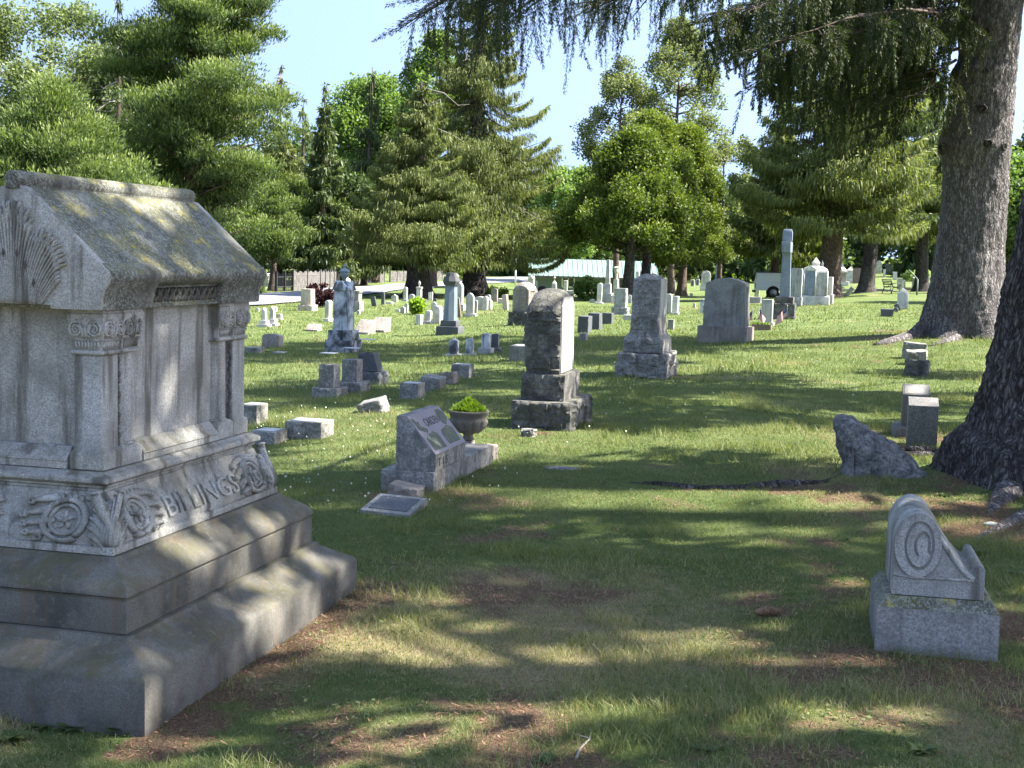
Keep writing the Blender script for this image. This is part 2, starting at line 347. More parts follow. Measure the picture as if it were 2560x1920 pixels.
M['rubber'] = plain('tyre_rubber', (.02, .02, .02), .8)
M['chrome'] = plain('rim_metal', (.45, .45, .46), .4)
M['glass'] = plain('dark_glass', (.02, .025, .03), .08, spec=.9, var=.0)
M['roof_green'] = plain('green_metal_roof', (.17, .26, .22), .6, var=.06, vs_=1)
M['wall_grey'] = plain('grey_green_siding', (.14, .175, .16), .85, var=.08)
M['tail_red'] = plain('red_lens', (.35, .02, .02), .3)
M['globe'] = plain('white_globe', (.85, .84, .80), .4, var=.02)
M['soil'] = plain('dark_soil', (.05, .035, .025), 1, var=.4, vs_=30)
# ------------------------------------------------------------------ the large gabled family monument
YAW = R(14.0368)
MC = np.array([-1.61667, 5.59641]) - .04 * np.array([math.cos(YAW), -math.sin(YAW)])
MA, MBB = .719, 1.00335
mon = empty('family_monument', (MC[0], MC[1], 0), -YAW, 'large gabled grey granite family monument with mossy roof and stepped base', 'monument')

def stroke(mb, pts, wid, hgt, mp, n=5):
    """raised rib along a 2-D path; mp(s, z, h) -> 3-D point"""
    P = [np.array(p, float) for p in pts]; loops = []
    wid = wid if hasattr(wid, '__len__') else [wid] * len(P); hgt = hgt if hasattr(hgt, '__len__') else [hgt] * len(P)
    for i, p in enumerate(P):
        t = P[min(i + 1, len(P) - 1)] - P[max(i - 1, 0)]; t = t / (np.linalg.norm(t) + 1e-9); nn = np.array([-t[1], t[0]])
        lp = []
        for k in range(n):
            a = math.pi * k / (n - 1); q = p + nn * math.cos(a) * wid[i]; lp.append(mp(q[0], q[1], math.sin(a) * hgt[i] + .0005))
        lp.append(mp(p[0], p[1], -.012)); loops.append(lp)
    mb.loft(loops)
def arc(cx, cz, r0, r1, a0, a1, n=18, ez=1.0):
    return [(cx + (r0 + (r1 - r0) * k / n) * math.cos(a0 + (a1 - a0) * k / n), cz + ez * (r0 + (r1 - r0) * k / n) * math.sin(a0 + (a1 - a0) * k / n)) for k in range(n + 1)]
def bez(p0, p1, p2, n=10):
    return [((1 - t) ** 2 * p0[0] + 2 * t * (1 - t) * p1[0] + t * t * p2[0], (1 - t) ** 2 * p0[1] + 2 * t * (1 - t) * p1[1] + t * t * p2[1]) for t in [k / n for k in range(n + 1)]]
def leaf(mb, p0, p1, p2, w, h, mp, n=9):
    pts = bez(p0, p1, p2, n)
    ws = [w * (.35 + .65 * math.sin(math.pi * min(1, (k / n) * .9 + .12))) * (1 if k < n else .25) for k in range(n + 1)]
    stroke(mb, pts, ws, [h * (.5 + .5 * k / n) for k in range(n)] + [h * .5], mp)

def bev_rect(name, prof, mat, bevel=.004):
    m = MB(); m.rect(prof, MA, MBB); return m.build(name, M[mat], mon, smooth=True, bevel=bevel)
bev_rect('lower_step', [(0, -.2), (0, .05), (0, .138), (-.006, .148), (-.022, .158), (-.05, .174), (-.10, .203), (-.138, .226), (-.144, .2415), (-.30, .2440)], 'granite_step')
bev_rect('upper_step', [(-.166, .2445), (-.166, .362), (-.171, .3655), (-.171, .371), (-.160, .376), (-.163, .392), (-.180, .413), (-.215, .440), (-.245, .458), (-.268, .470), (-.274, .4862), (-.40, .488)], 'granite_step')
PL = [(-.288, .4886), (-.288, .515), (-.300, .520), (-.297, .535), (-.298, .552), (-.306, .575), (-.320, .60), (-.337, .628), (-.352, .655), (-.364, .682), (-.370, .700)]
bev_rect('inscription_block', PL + [(-.376, .702), (-.376, .712), (-.366, .716), (-.366, .724), (-.359, .727), (-.347, .736), (-.347, .750), (-.353, .757), (-.372, .765), (-.3786, .7715), (-.5, .7722)], 'granite', .0015)
def pl_off(z):
    return float(np.interp(z, [p[1] for p in PL[2:]], [p[0] for p in PL[2:]]))
def map_side(sgn_v):   # right face, s measured from the v end towards the middle
    def f(s, z, h):
        o = pl_off(z); v0 = -(MBB + pl_off(.53)) if sgn_v < 0 else (MBB + pl_off(.53))
        return (MA + o + h * .97, v0 + (s if sgn_v < 0 else -s), z + h * .25)
    return f
def map_front(sgn_u):
    def f(s, z, h):
        o = pl_off(z); u0 = (MA + pl_off(.53)) * sgn_u
        return (u0 - sgn_u * s, -(MBB + o + h * .97), z + h * .25)
    return f
def scroll_orn(mp):
    m = MB(); mp0 = mp; mp = lambda s, z, h: mp0(s * 1.33, .524 + (z - .524) * 1.10 if z < .69 else .7066 + (z - .69) * .4, h * 1.5)
    c = (.150, .592)
    stroke(m, arc(c[0], c[1], .066, .060, -2.2, 4.0, 34), .0105, .015, mp)
    stroke(m, arc(c[0], c[1], .046, .044, 0, 2 * math.pi, 30), .0065, .010, mp)
    for k in range(5):
        a = k * 2 * math.pi / 5 + .3
        leaf(m, (c[0] + .007 * math.cos(a), c[1] + .007 * math.sin(a)), (c[0] + .022 * math.cos(a - .35), c[1] + .022 * math.sin(a - .35)), (c[0] + .031 * math.cos(a + .1), c[1] + .031 * math.sin(a + .1)), .0075, .011, mp, 6)
    stroke(m, arc(c[0], c[1], .004, .004, 0, 2 * math.pi, 8), .005, .014, mp)
    # tail lobes reaching towards the middle of the face
    for k, (z1, e, rr) in enumerate([(.640, .262, .011), (.600, .275, .010), (.572, .268, .010), (.545, .256, .010)]):
        leaf(m, (.150 + .03, .655 - .032 * k if k else .655), (.222, .660 - .038 * k), (e, z1), .0135, .015, mp, 10)
        stroke(m, arc(e + .002, z1 + .002, .002, .009, 0, 2 * math.pi, 9), .007, .016, mp)
    stroke(m, arc(.225, .534, .010, .010, 0, 2 * math.pi, 12), .0045, .010, mp)
    stroke(m, arc(.225, .534, .002, .002, 0, 2 * math.pi, 6), .003, .012, mp)
    # upper lobed fringe
    for k in range(6):
        leaf(m, (.205 - .02 * k, .664 + .004 * math.sin(k)), (.196 - .02 * k, .668), (.192 - .02 * k, .650 + .004 * (k % 2)), .009, .012, mp, 5)
    # corner acanthus
    for k in range(4):
        leaf(m, (.004 + .009 * k, .520), (.004 + .008 * k, .60), (.003 + .010 * k, .698 - .022 * k), .0075, .017, mp, 12)
    for k, z in enumerate([.655, .632, .606, .578, .552]):
        ex = [.062, .078, .080, .080, .072][k]
        leaf(m, (.026, z - .05), (.036, z - .01), (ex, z), .0125, .016, mp, 8)
        leaf(m, (.030, z - .052), (.050, z - .028), (ex - .008, z - .016), .009, .013, mp, 8)
    stroke(m, arc(.004, .700, .003, .012, 0, 2 * math.pi, 12), .007, .016, mp)
    return m
for nm, mp in (('front', map_front(1)), ('front', map_front(-1)), ('side', map_side(-1)), ('side', map_side(1))):
    scroll_orn(mp).build('scroll_ornament', M['granite'], mon, smooth='all')
# raised letters
def text_mesh(body, depth=.01, bold=0.0):
    cu = bpy.data.curves.new('letters', 'FONT'); cu.body = body; cu.size = 1; cu.extrude = depth / 2; cu.offset = bold; cu.resolution_u = 3
    cu.align_x = 'CENTER'
    o = bpy.data.objects.new('tmp', cu); COL.objects.link(o); bpy.context.view_layer.update()
    dg = bpy.context.evaluated_depsgraph_get(); me = bpy.data.meshes.new_from_object(o.evaluated_get(dg)); bpy.data.objects.remove(o)
    bm = bmesh.new(); bm.from_mesh(me)
    bmesh.ops.subdivide_edges(bm, edges=[e for e in bm.edges if e.calc_length() > .15], cuts=3, use_grid_fill=False)
    bm.to_mesh(me); bm.free()
    co = np.array([v.co[:] for v in me.vertices]); return me, co
def place_text(name, body, fn, mat, parent, bold=0.0, label=None):
    me, co = text_mesh(body, 1.0, bold)
    w = co[:, 0].max() - co[:, 0].min(); h0, h1 = co[:, 1].min(), co[:, 1].max()
    X = (co[:, 0] - co[:, 0].min()) / w; Y = (co[:, 1] - h0) / (h1 - h0)
    for i, v in enumerate(me.vertices): v.co = Vector(fn(X[i], Y[i], co[i, 2] + .5))
    me.materials.clear(); me.materials.append(M[mat]); o = bpy.data.objects.new(name, me); COL.objects.link(o); o.parent = parent
    if label: o['label'] = label
    return o
def bill(X, Y, h):
    z = .552 + Y * .076; return (MA + pl_off(z) - .004 + h * .013, -.290 + X * .625, z + h * .004)
place_text('raised_name', 'BILLINGS', bill, 'granite', mon, .0, 'raised letters reading BILLINGS')
# die (body) with recessed panels and sloped sills
ba, bb = MA - .40, MBB - .40
m = MB()
m.loft([[(-ba + .045, -bb + .045, .773), (ba - .045, -bb + .045, .773), (ba - .045, bb - .045, .773), (-ba + .045, bb - .045, .773)],
        [(-ba + .045, -bb + .045, 1.361), (ba - .045, -bb + .045, 1.361), (ba - .045, bb - .045, 1.361), (-ba + .045, bb - .045, 1.361)]])
m.build('die', M['granite'], mon)
m = MB()  # base course with sloped sills between the pilaster bases
def sill(face, a0, a1):
    prof = [(.045, .774), (.0, .774), (.0, .7995), (-.004, .803), (.012, .818), (.038, .850), (.0465, .8545)]   # inward offset, z  (sloping wash)
    loops = []
    for t in (a0, a1):
        lp = []
        for o, z in prof:
            if face == 'R': lp.append((ba + .012 - o, t, z))
            elif face == 'L': lp.append((-ba - .012 + o, t, z))
            elif face == 'F': lp.append((t, -bb - .012 + o, z))
            else: lp.append((t, bb + .012 - o, z))
        loops.append(lp)
    m.loft(loops)
sill('R', -.318, .318); sill('L', -.318, .318); sill('F', -.180, .180); sill('B', -.180, .180)
m.build('sloped_sill', M['granite'], mon, smooth=True, bevel=.002)
def pil(name, x0, x1, y0, y1, round_=None):
    """square pilaster with base; box shaft slightly tapered"""
    cx, cy_, sx, sy = (x0 + x1) / 2, (y0 + y1) / 2, x1 - x0, y1 - y0
    m = MB()
    if round_:
        m.rect([(.010, .7735), (.010, .836), (.0, .847), (-.002, .850)], sx / 2, sy / 2, (cx, cy_)); rc = min(sx, sy) / 2
        m.lathe([(rc + .004, .849), (rc + .004, .856), (rc - .003, .862), (rc - .006, 1.198)], 28, (x1 - rc + .004, cy_, 0))
    else: m.rect([(.010, .7735), (.010, .836), (.0, .847), (-.003, .852), (-.004, 1.196)], sx / 2, sy / 2, (cx, cy_))
    p = m.build('pilaster', M['granite'], mon, smooth=True, bevel=.006 if not round_ else .002, seg=3)
    m = MB(); m.rect([(-.004, 1.196), (.004, 1.198), (.008, 1.205), (.004, 1.213), (-.004, 1.215), (-.003, 1.24), (.004, 1.258), (.012, 1.275), (.010, 1.318), (.014, 1.332), (.014, 1.347), (.010, 1.350), (.010, 1.3615)], sx / 2, sy / 2, (cx, cy_))
    c = m.build('capital', M['granite'], p, smooth=True, bevel=.0015)
    orn = MB()
    def face(mp, w):
        h = w / 2
        for s in (-1, 1):
            cc = (s * (h - .022), 1.291)
            stroke(orn, [(s * .012, 1.255), (s * .014, 1.29), (s * .024, 1.318)] + [(cc[0] + .023 * math.cos(a) * s * -1 * (1 - .0 * a), cc[1] + .025 * math.sin(a)) for a in (1.9, 1.4)], .004, .007, mp)
            r = [.026 * (1 - k / 26) + .004 for k in range(24)]
            stroke(orn, [(cc[0] + s * r[k] * math.cos(math.pi / 2 - k * .48 + math.pi * 0), cc[1] + r[k] * math.sin(math.pi / 2 - k * .48)) for k in range(24)], [.0055 - .0001 * k for k in range(24)], .010, mp, 4)
            stroke(orn, arc(cc[0], cc[1], .002, .002, 0, 6.28, 6), .005, .010, mp, 4)
            for q in range(2): leaf(orn, (s * .006, 1.262), (s * .014, 1.268 + .012 * q), (s * (.022 - .006 * q), 1.262 + .014 * q), .005, .009, mp, 5)
        for a in (-1.1, -.55, 0, .55, 1.1): leaf(orn, (0, 1.305), (.012 * math.sin(a), 1.322), (.030 * math.sin(a), 1.318 + .030 * math.cos(a)), .0045, .009, mp, 5)
        stroke(orn, [(0, 1.25), (0, 1.31)], .0045, .009, mp, 4)
        nfl = max(4, int(w / .014))
        for k in range(nfl): 
            x = -h + .008 + (w - .016) * (k + .5) / nfl
            stroke(orn, [(x, 1.218), (x, 1.248)], .0042, [.005, .007], mp, 4)
        stroke(orn, [(-h + .002, 1.252), (h - .002, 1.252)], .003, .007, mp, 4)
    zo = lambda z: float(np.interp(z, [1.215, 1.24, 1.258, 1.275, 1.318], [-.004, -.003, .004, .012, .010]))
    if y0 < 0 or True:
        sg = 1 if x1 > 0 else -1
        if sg > 0: face(lambda s, z, h: (x1 + zo(z) + h, cy_ + s, z), sy)
    if abs(y0 + bb) < 1e-6: face(lambda s, z, h: (cx + s, y0 - zo(z) - h, z), sx)
    if orn.v: orn.build('volute_carving', M['granite'], c, smooth='all')
    return p
PW, PD = .124, .118
for sx in (1, -1):
    for sy in (-1, 1):
        x0, x1 = (ba - PD, ba) if sx > 0 else (-ba, -ba + PD)
        y0, y1 = (-bb, -bb + PW) if sy < 0 else (bb - PW, bb)
        pil('pilaster', x0, x1, y0, y1)
        if sx > 0:
            yy0, yy1 = (-bb + PW + .022, -bb + PW + .022 + .122) if sy < 0 else (bb - PW - .022 - .122, bb - PW - .022)
            pil('pilaster', ba - .105, ba - .002, yy0, yy1, True)
            m = MB(); yc = -bb + PW + .011 if sy < 0 else bb - PW - .011
            for k in range(13):
                z = .862 + k * .0258
                m.lathe([(.001, -.014), (.007, -.008), (.0085, 0), (.007, .008), (.001, .014)], 6, (ba - .012 + .003 * math.sin(k * 2.1), yc, z))
            m.build('bead_chain', M['granite_step'], mon, smooth='all')
# gabled roof stone
half = [(.335, 1.362), (.335, 1.372), (.322, 1.376), (.322, 1.445), (.345, 1.452), (.372, 1.462), (.386, 1.478), (.388, 1.490), (.381, 1.503), (.35, 1.531), (.05, 1.797)]
poly = [(-x, z) for x, z in half] ; poly = half + [(-x, z) for x, z in reversed(half)]
poly = [(x, z) for x, z in poly]
m = MB(); m.prism(poly, -.640, .640); m.build('roof', M['granite_roof'], mon, smooth=True, bevel=.006)
roof = mon.children[-1]
blk = [(.20, 1.3625), (.3535, 1.3625), (.3535, 1.38), (.357, 1.41), (.366, 1.437), (.380, 1.457), (.3895, 1.477), (.391, 1.490), (.384, 1.505), (.352, 1.5335), (.20, 1.50)]
for sgn in (1, -1):
    for y0, y1 in ((-.655, -.292), (.292, .655)):
        m = MB(); m.prism([(sgn * x, z) for x, z in blk], y0, y1); m.build('eave_block', M['granite_roof'], roof, smooth=True, bevel=.004)
# gable ends: flush face slab with corner shoulders
for sg in (-1, 1):
    m = MB(); g = [(-.3525, 1.3635), (-.152, 1.3635), (-.150, 1.376), (.150, 1.376), (.152, 1.3635), (.3525, 1.3635), (.356, 1.41), (.365, 1.437), (.379, 1.457), (.388, 1.478), (.3885, 1.490), (.381, 1.504), (.05, 1.7985), (0, 1.81), (-.05, 1.7985), (-.381, 1.504), (-.3885, 1.490), (-.388, 1.478), (-.379, 1.457), (-.365, 1.437), (-.356, 1.41)]
    m.prism(g, sg * .668, sg * .630); m.build('gable', M['granite'], roof, smooth=True, bevel=.003)
m = MB()
pts = [(0, -.675, 1.822), (0, -.672, 1.822), (0, -.60, 1.822), (0, .60, 1.822), (0, .672, 1.822), (0, .675, 1.822)]
m.loft([[(r * math.cos(2 * math.pi * k / 24), y, 1.824 + r * math.sin(2 * math.pi * k / 24)) for k in range(24)] for y, r in ((-.674, .031), (-.670, .034), (.670, .034), (.674, .031))])
m.box((0, 0, 1.800), (.058, 1.336, .02)); m.build('ridge_roll', M['granite_roof'], roof, smooth=True)
# foliate band under the eave between the blocks
m = MB(); mpb = lambda s, z, h: (.322 + h + max(0, (z - 1.40)) * .35, s, z)
for k in range(11):
    s0 = -.265 + k * .053
    leaf(m, (s0 - .02, 1.384), (s0 + .004, 1.395), (s0 + .018, 1.438), .009, .014, mpb, 7)
    leaf(m, (s0 + .022, 1.384), (s0 + .0, 1.40), (s0 - .012, 1.436), .007, .013, mpb, 7)
    leaf(m, (s0 + .005, 1.386), (s0 + .02, 1.392), (s0 + .028, 1.405), .006, .012, mpb, 5)
m.build('foliate_band', M['granite_step'], roof, smooth='all')
# palmette on the front gable
m = MB(); mpf = lambda s, z, h: (s, -.668 - h - .02 * max(0, 1 - (z - 1.377) / .14) ** 2 * 0, z)
NF = 41
for i in range(NF):
    a = (i - (NF - 1) / 2) / ((NF - 1) / 2) * 1.30
    env = (.350 - .105 * abs(a)) * (.80 + .20 * abs(math.cos(a * 3.75)) ** .6) * (1 + .04 * (i % 2))
    bx = .152 * a / 1.30; tip = (bx * .55 + env * math.sin(a) * .62, 1.380 + env * math.cos(a * .80))
    cp_ = (bx * 1.05, 1.380 + .62 * (tip[1] - 1.380)); pts_ = bez((bx * .75, 1.378), cp_, tip, 14)
    stroke(m, pts_, [.0042 + .0030 * (k / 14) for k in range(14)] + [.003], [.012 + .010 * (k / 14) for k in range(14)] + [.006], mpf, 5)
    if abs(math.cos(a * 3.75)) > .35:
        for s2 in (-1, 1):
            ang = math.atan2(tip[0] - cp_[0], tip[1] - cp_[1]) + s2 * .7
            leaf(m, pts_[11], (pts_[12][0] + .012 * math.sin(ang), pts_[12][1] + .014), (tip[0] + .026 * math.sin(ang), tip[1] + .022 * math.cos(ang)), .0075, .024, mpf, 6)
m.build('palmette', M['granite'], roof, smooth='all')
for sx_ in (-1, 1):
    m = MB()
    for (x, z) in ((.028, 1.560), (.062, 1.520), (.095, 1.455)):
        m = MB(); m.lathe([(.001, -.016), (.006, 0), (.001, .016)], 8, (sx_ * x, -.688, z)); m.build('eyelet_shade', M['groove'], roof)  # solid dark spindles stand in for the shade inside drilled eyelets
# ------------------------------------------------------------------ ground
rng = np.random.default_rng(7)
TRA = G(2395, 843)                                 # foot of the grey trunk
for _ in range(4):
    MOUNDS[:] = [(TRA[0], TRA[1] + .4, 2.8, .22)]; TRA = G(2395, 843)
# mounds round the two big trunks and behind the cone tree
MOUNDS.append((4.2, 10.0, 1.6, .10))
def mcl(x, y):   # to monument local coordinates
    dx, dy = x - MC[0], y - MC[1]; c, s = math.cos(YAW), math.sin(YAW)
    return dx * c - dy * s, dx * s + dy * c
LIT = []
for px, py, r, s in [(1235, 1478, .42, 1.0), (1100, 1480, .3, .7), (640, 1730, .30, .6), (850, 1835, .35, .9), (1000, 1880, .4, .6), (1260, 1850, .45, .8), (1680, 1890, .5, .7), (1800, 1890, .4, .8), (1330, 1335, .28, .75), (1235, 1345, .25, .6),
                     (1000, 1560, .25, .5), (2010, 1700, .35, .6), (2250, 1700, .5, .75), (2500, 1700, .5, .9), (2530, 1560, .4, .8), (2400, 1260, .8, 1.0), (2530, 1330, .6, .9), (2450, 1390, .4, .6), (2100, 1470, .25, .6), (2080, 1350, .3, .6), (1880, 1500, .25, .55), (2200, 1240, .5, .6),
                     (2080, 1100, .5, .75), (2180, 1230, .55, .7), (2330, 1100, .6, .8), (1700, 1215, .5, .45), (2000, 1205, .6, .6), (2200, 900, .8, .55), (2110, 868, .8, .5), (2260, 830, 1.6, .9), (2200, 845, 1.0, .8), (2500, 860, 1.2, .5),
                     (1100, 1235, .5, .8), (1200, 1180, .45, .7), (1000, 1240, .4, .8), (1440, 1075, .5, .5), (1350, 1085, .4, .6), (1500, 1040, .4, .5), (1000, 1000, .3, .5), (1250, 1160, .4, .6), (1410, 1310, .3, .5)]:
    g = G(px, py); LIT.append((g[0], g[1], r, s))
def f_litter(x, y):
    u, v = mcl(x, y)
    dd = np.maximum(np.abs(u) - MA, np.abs(v) - MBB)
    e = np.clip(1.0 - (dd - .06) / .40, 0, 1) * (dd > -.2)
    e = np.where((u > MA - .05), e * 1.35, e * .6)
    for gx, gy, r, s in LIT: e = np.maximum(e, s * np.exp(-((x - gx) ** 2 + ((y - gy) * .8) ** 2) / r ** 2))
    n = fbm(x, y, .55, 21, 4)
    near = np.clip((12 - y) / 5, 0, 1) * np.clip((x + 1.2) / 1.2, 0, 1)
    return np.clip((e * .92 + (n - .5) * 1.5 + (fbm(x, y, .14, 23, 3) - .5) * 1.1 + near * .14 - .33) * 1.5, 0, 1)
def f_dry(x, y):
    n = fbm(x, y, 1.1, 31, 4); near = np.clip((9.5 - y) / 4.5, 0, 1)
    right = np.clip((x - y * .08 + .3) / 2, 0, 1) * np.clip((14 - y) / 6, 0, 1)
    far = np.clip((y - 45) / 30, 0, 1)
    return np.clip((n - .58) * 2.4 + near * .70 + right * .30 + far * .16 + .03, 0, 1)
# sheet
rr = np.concatenate([[0.3], np.geomspace(1.2, 30, 330), np.geomspace(30.8, 950, 150)])
fr = np.radians(np.arange(-25, 25.01, .16)); sd = np.radians(np.concatenate([np.arange(26, 334.1, 4.)]))
aa = np.concatenate([fr, sd]); na, nr = len(aa), len(rr)
AA, RR = np.meshgrid(aa, rr); X = RR * np.sin(AA); Y = RR * np.cos(AA); Z = H(X, Y)
co = np.stack([X, Y, Z], -1).reshape(-1, 3)
ii, jj = np.meshgrid(np.arange(nr - 1), np.arange(na), indexing='ij'); j2 = (jj + 1) % na
F = np.stack([ii * na + jj, (ii + 1) * na + jj, (ii + 1) * na + j2, ii * na + j2], -1).reshape(-1, 4)[:, ::-1]
me = bpy.data.meshes.new('ground'); me.vertices.add(len(co)); me.vertices.foreach_set('co', co.astype(np.float32).ravel())
me.loops.add(F.size); me.loops.foreach_set('vertex_index', F.astype(np.int32).ravel()); me.polygons.add(len(F)); me.polygons.foreach_set('loop_start', np.arange(0, F.size, 4, dtype=np.int32))
for nm, fn in (('litter', f_litter), ('dry', f_dry)):
    at = me.attributes.new(nm, 'FLOAT', 'POINT'); at.data.foreach_set('value', fn(X, Y).astype(np.float32).ravel())
me.polygons.foreach_set('use_smooth', np.ones(len(F), bool)); me.update(); me.validate()
N = NT('lawn'); tc = N.n('ShaderNodeTexCoord'); v = tc.outputs['Object']
al = N.n('ShaderNodeAttribute', attribute_name='litter').outputs['Fac']; ad = N.n('ShaderNodeAttribute', attribute_name='dry').outputs['Fac']
n1 = N.noise(v, 1.1, 5, .6); n2 = N.noise(v, 14, 5, .7); n3 = N.noise(v, 110, 3, .8)
g = N.mix(N.ramp(n2, .35, .65), (.085, .125, .036), (.135, .185, .056))
g = N.mix(N.ramp(n1, .38, .66), g, (.185, .225, .080))
g = N.mix(N.ramp(n3, .3, .7), N.mix(.45, g, (.02, .03, .01)), g)
dryc = N.mix(N.ramp(n3, .35, .65), (.16, .13, .07), (.38, .31, .18))
g = N.mix(N.ramp(N.math('ADD', ad, N.math('MULTIPLY', N.math('SUBTRACT', n2, .5), .9)), .22, .85), g, dryc)
lc = N.mix(N.ramp(N.noise(v, 90, 4, .8), .35, .65), (.07, .045, .03), (.27, .175, .115))
lc = N.mix(N.ramp(n2, .45, .7), lc, (.14, .09, .06))
g = N.mix(N.ramp(N.math('ADD', al, N.math('MULTIPLY', N.math('SUBTRACT', n3, .5), .9)), .12, .95), g, lc)
N.principled(g, .95, N.bump(N.math('ADD', n3, N.math('MULTIPLY', n2, .8)), .9, .03), .1)
me.materials.append(N.m); go = bpy.data.objects.new('ground', me); COL.objects.link(go); tag(go, 'mown cemetery lawn with worn and needle covered patches', None, None, 'structure')

# ------------------------------------------------------------------ grass blades
STONE_FOOT = []
def scatter(n, d0, d1, fov=.46, power=2.0):
    az = rng.uniform(-fov, fov, n); d = (rng.uniform(d0 ** power, d1 ** power, n)) ** (1 / power)
    return az * d, d
def inside_mon(x, y):
    u, v = mcl(x, y); return (np.abs(u) < MA + .005) & (np.abs(v) < MBB + .005)
def blades(x, y, h, w, tint, lean=.5, seg=1):
    n = len(x); z = H(x, y) - .004; a = rng.uniform(0, 2 * np.pi, n); b = rng.uniform(0, 2 * np.pi, n)
    sx, sy = np.cos(a) * w / 2, np.sin(a) * w / 2; L = rng.uniform(.1, 1, n) * lean * h; lx, ly = np.cos(b) * L, np.sin(b) * L
    P = lambda k, ws, t: np.stack([x + sx * ws * k + lx * t ** 1.7, y + sy * ws * k + ly * t ** 1.7, z + h * t * (1 - .25 * lean * t)], -1)
    out = []; tt = []
    ts = np.linspace(0, 1, seg + 1)
    for i in range(seg):
        w0 = 1 - .85 * ts[i] ** 2; w1 = 1 - .85 * ts[i + 1] ** 2
        out.append(np.stack([P(-1, w0, ts[i]), P(1, w0, ts[i]), P(1, w1, ts[i + 1]), P(-1, w1, ts[i + 1])], 1)); tt.append(tint)
    return np.concatenate(out), np.concatenate(tt)
QS, TS = [], []
for (d0, d1, n, hh, ww, seg) in [(2.6, 6.0, 150000, .035, .0026, 2), (6.0, 10, 200000, .038, .0040, 1), (10, 17, 190000, .044, .0065, 1), (17, 32, 150000, .055, .013, 1), (32, 60, 70000, .06, .03, 1)]:
    x, y = scatter(n, d0, d1)
    lit = f_litter(x, y); dry = f_dry(x, y); cl = fbm(x, y, .16, 41, 2); u_, v_ = mcl(x, y)
    keep = (rng.random(n) > lit * .72) & (rng.random(n) < .25 + 1.3 * cl) & ~inside_mon(x, y) & ~((d0 > 40) & (x < -2) & (y > 50))
    x, y, dry, cl = x[keep], y[keep], dry[keep], cl[keep]; k = len(x)
    tuft = np.clip((fbm(x, y, .45, 51, 3) - .52) * 5, 0, 1)
    h = hh * rng.uniform(.45, 1.25, k) * (.72 + 1.35 * tuft)
    t = np.clip(rng.normal(.30, .15, k) + tuft * .12, 0, .62); isdry = rng.random(k) < dry * .78; t = np.where(isdry, rng.uniform(.62, 1.0, k), t)
    lean = .9 if d0 < 12 else .7
    q, tq = blades(x, y, h, ww * rng.uniform(.7, 1.3, k), t, lean, seg); QS.append(q); TS.append(tq)
tag(quads_obj('grass', np.concatenate(QS), M['grassblade'], None, np.concatenate(TS)), 'short mown grass of green and straw coloured blades', 'grass', None, 'stuff')
# fallen needles lying on the ground
n = 60000; x, y = scatter(n, 2.7, 14); lit = f_litter(x, y); kp = (rng.random(n) < lit * 1.0 + .10) & ~inside_mon(x, y); x, y = x[kp], y[kp]; n = len(x)
a = rng.uniform(0, 2 * np.pi, n); L = rng.uniform(.012, .035, n); w = .0016 + .0005 * y / 4; z = H(x, y) + rng.uniform(.001, .012, n); dz = rng.normal(0, .006, n)
ca, sa = np.cos(a), np.sin(a)
Q = np.stack([np.stack([x - sa * w, y + ca * w, z], -1), np.stack([x + sa * w, y - ca * w, z], -1), np.stack([x + ca * L + sa * w, y + sa * L - ca * w, z + dz], -1), np.stack([x + ca * L - sa * w, y + sa * L + ca * w, z + dz], -1)], 1)
tag(quads_obj('fallen_needles', Q, M['needle_litter'], None, rng.random(n)), 'reddish brown fallen spruce needles scattered over the lawn', 'needles', None, 'stuff')
# low broadleaf weeds and dry flakes in the turf
def flat_bits(name, n, d0, d1, size, mat, tint, label, cat, mask, up):
    x, y = scatter(n, d0, d1); kp = mask(x, y) & ~inside_mon(x, y); x, y = x[kp], y[kp]; k = len(x)
    p = np.stack([x, y, H(x, y) + rng.uniform(.004, .028, k)], -1); d = np.stack([rng.normal(size=k), rng.normal(size=k), rng.normal(0, up, k)], -1); d /= np.linalg.norm(d, axis=1, keepdims=True)
    s_ = np.cross(d, np.array([0, 0, 1.]) + rng.normal(0, .3, (k, 3))); s_ /= np.linalg.norm(s_, axis=1, keepdims=True); L = (size * rng.uniform(.5, 1.3, k))[:, None]
    tag(quads_obj(name, np.stack([p, p + d * L * .5 + s_ * L * .32, p + d * L, p + d * L * .5 - s_ * L * .32], 1), mat, None, tint(k)), label, cat, None, 'stuff')
flat_bits('lawn_weeds', 26000, 2.7, 13, .022, M['grassblade'], lambda k: rng.uniform(.05, .45, k), 'small broad leaved weeds growing in the turf', 'weeds', lambda x, y: (fbm(x, y, .5, 61, 3) > .54) & (rng.random(len(x)) < .8), .25)
flat_bits('dry_flakes', 7000, 2.7, 12, .014, M['needle_litter'], lambda k: rng.uniform(.5, 1., k), 'tan bark and cone flakes scattered on the turf', 'litter', lambda x, y: rng.random(len(x)) < .15 + f_litter(x, y), .1)
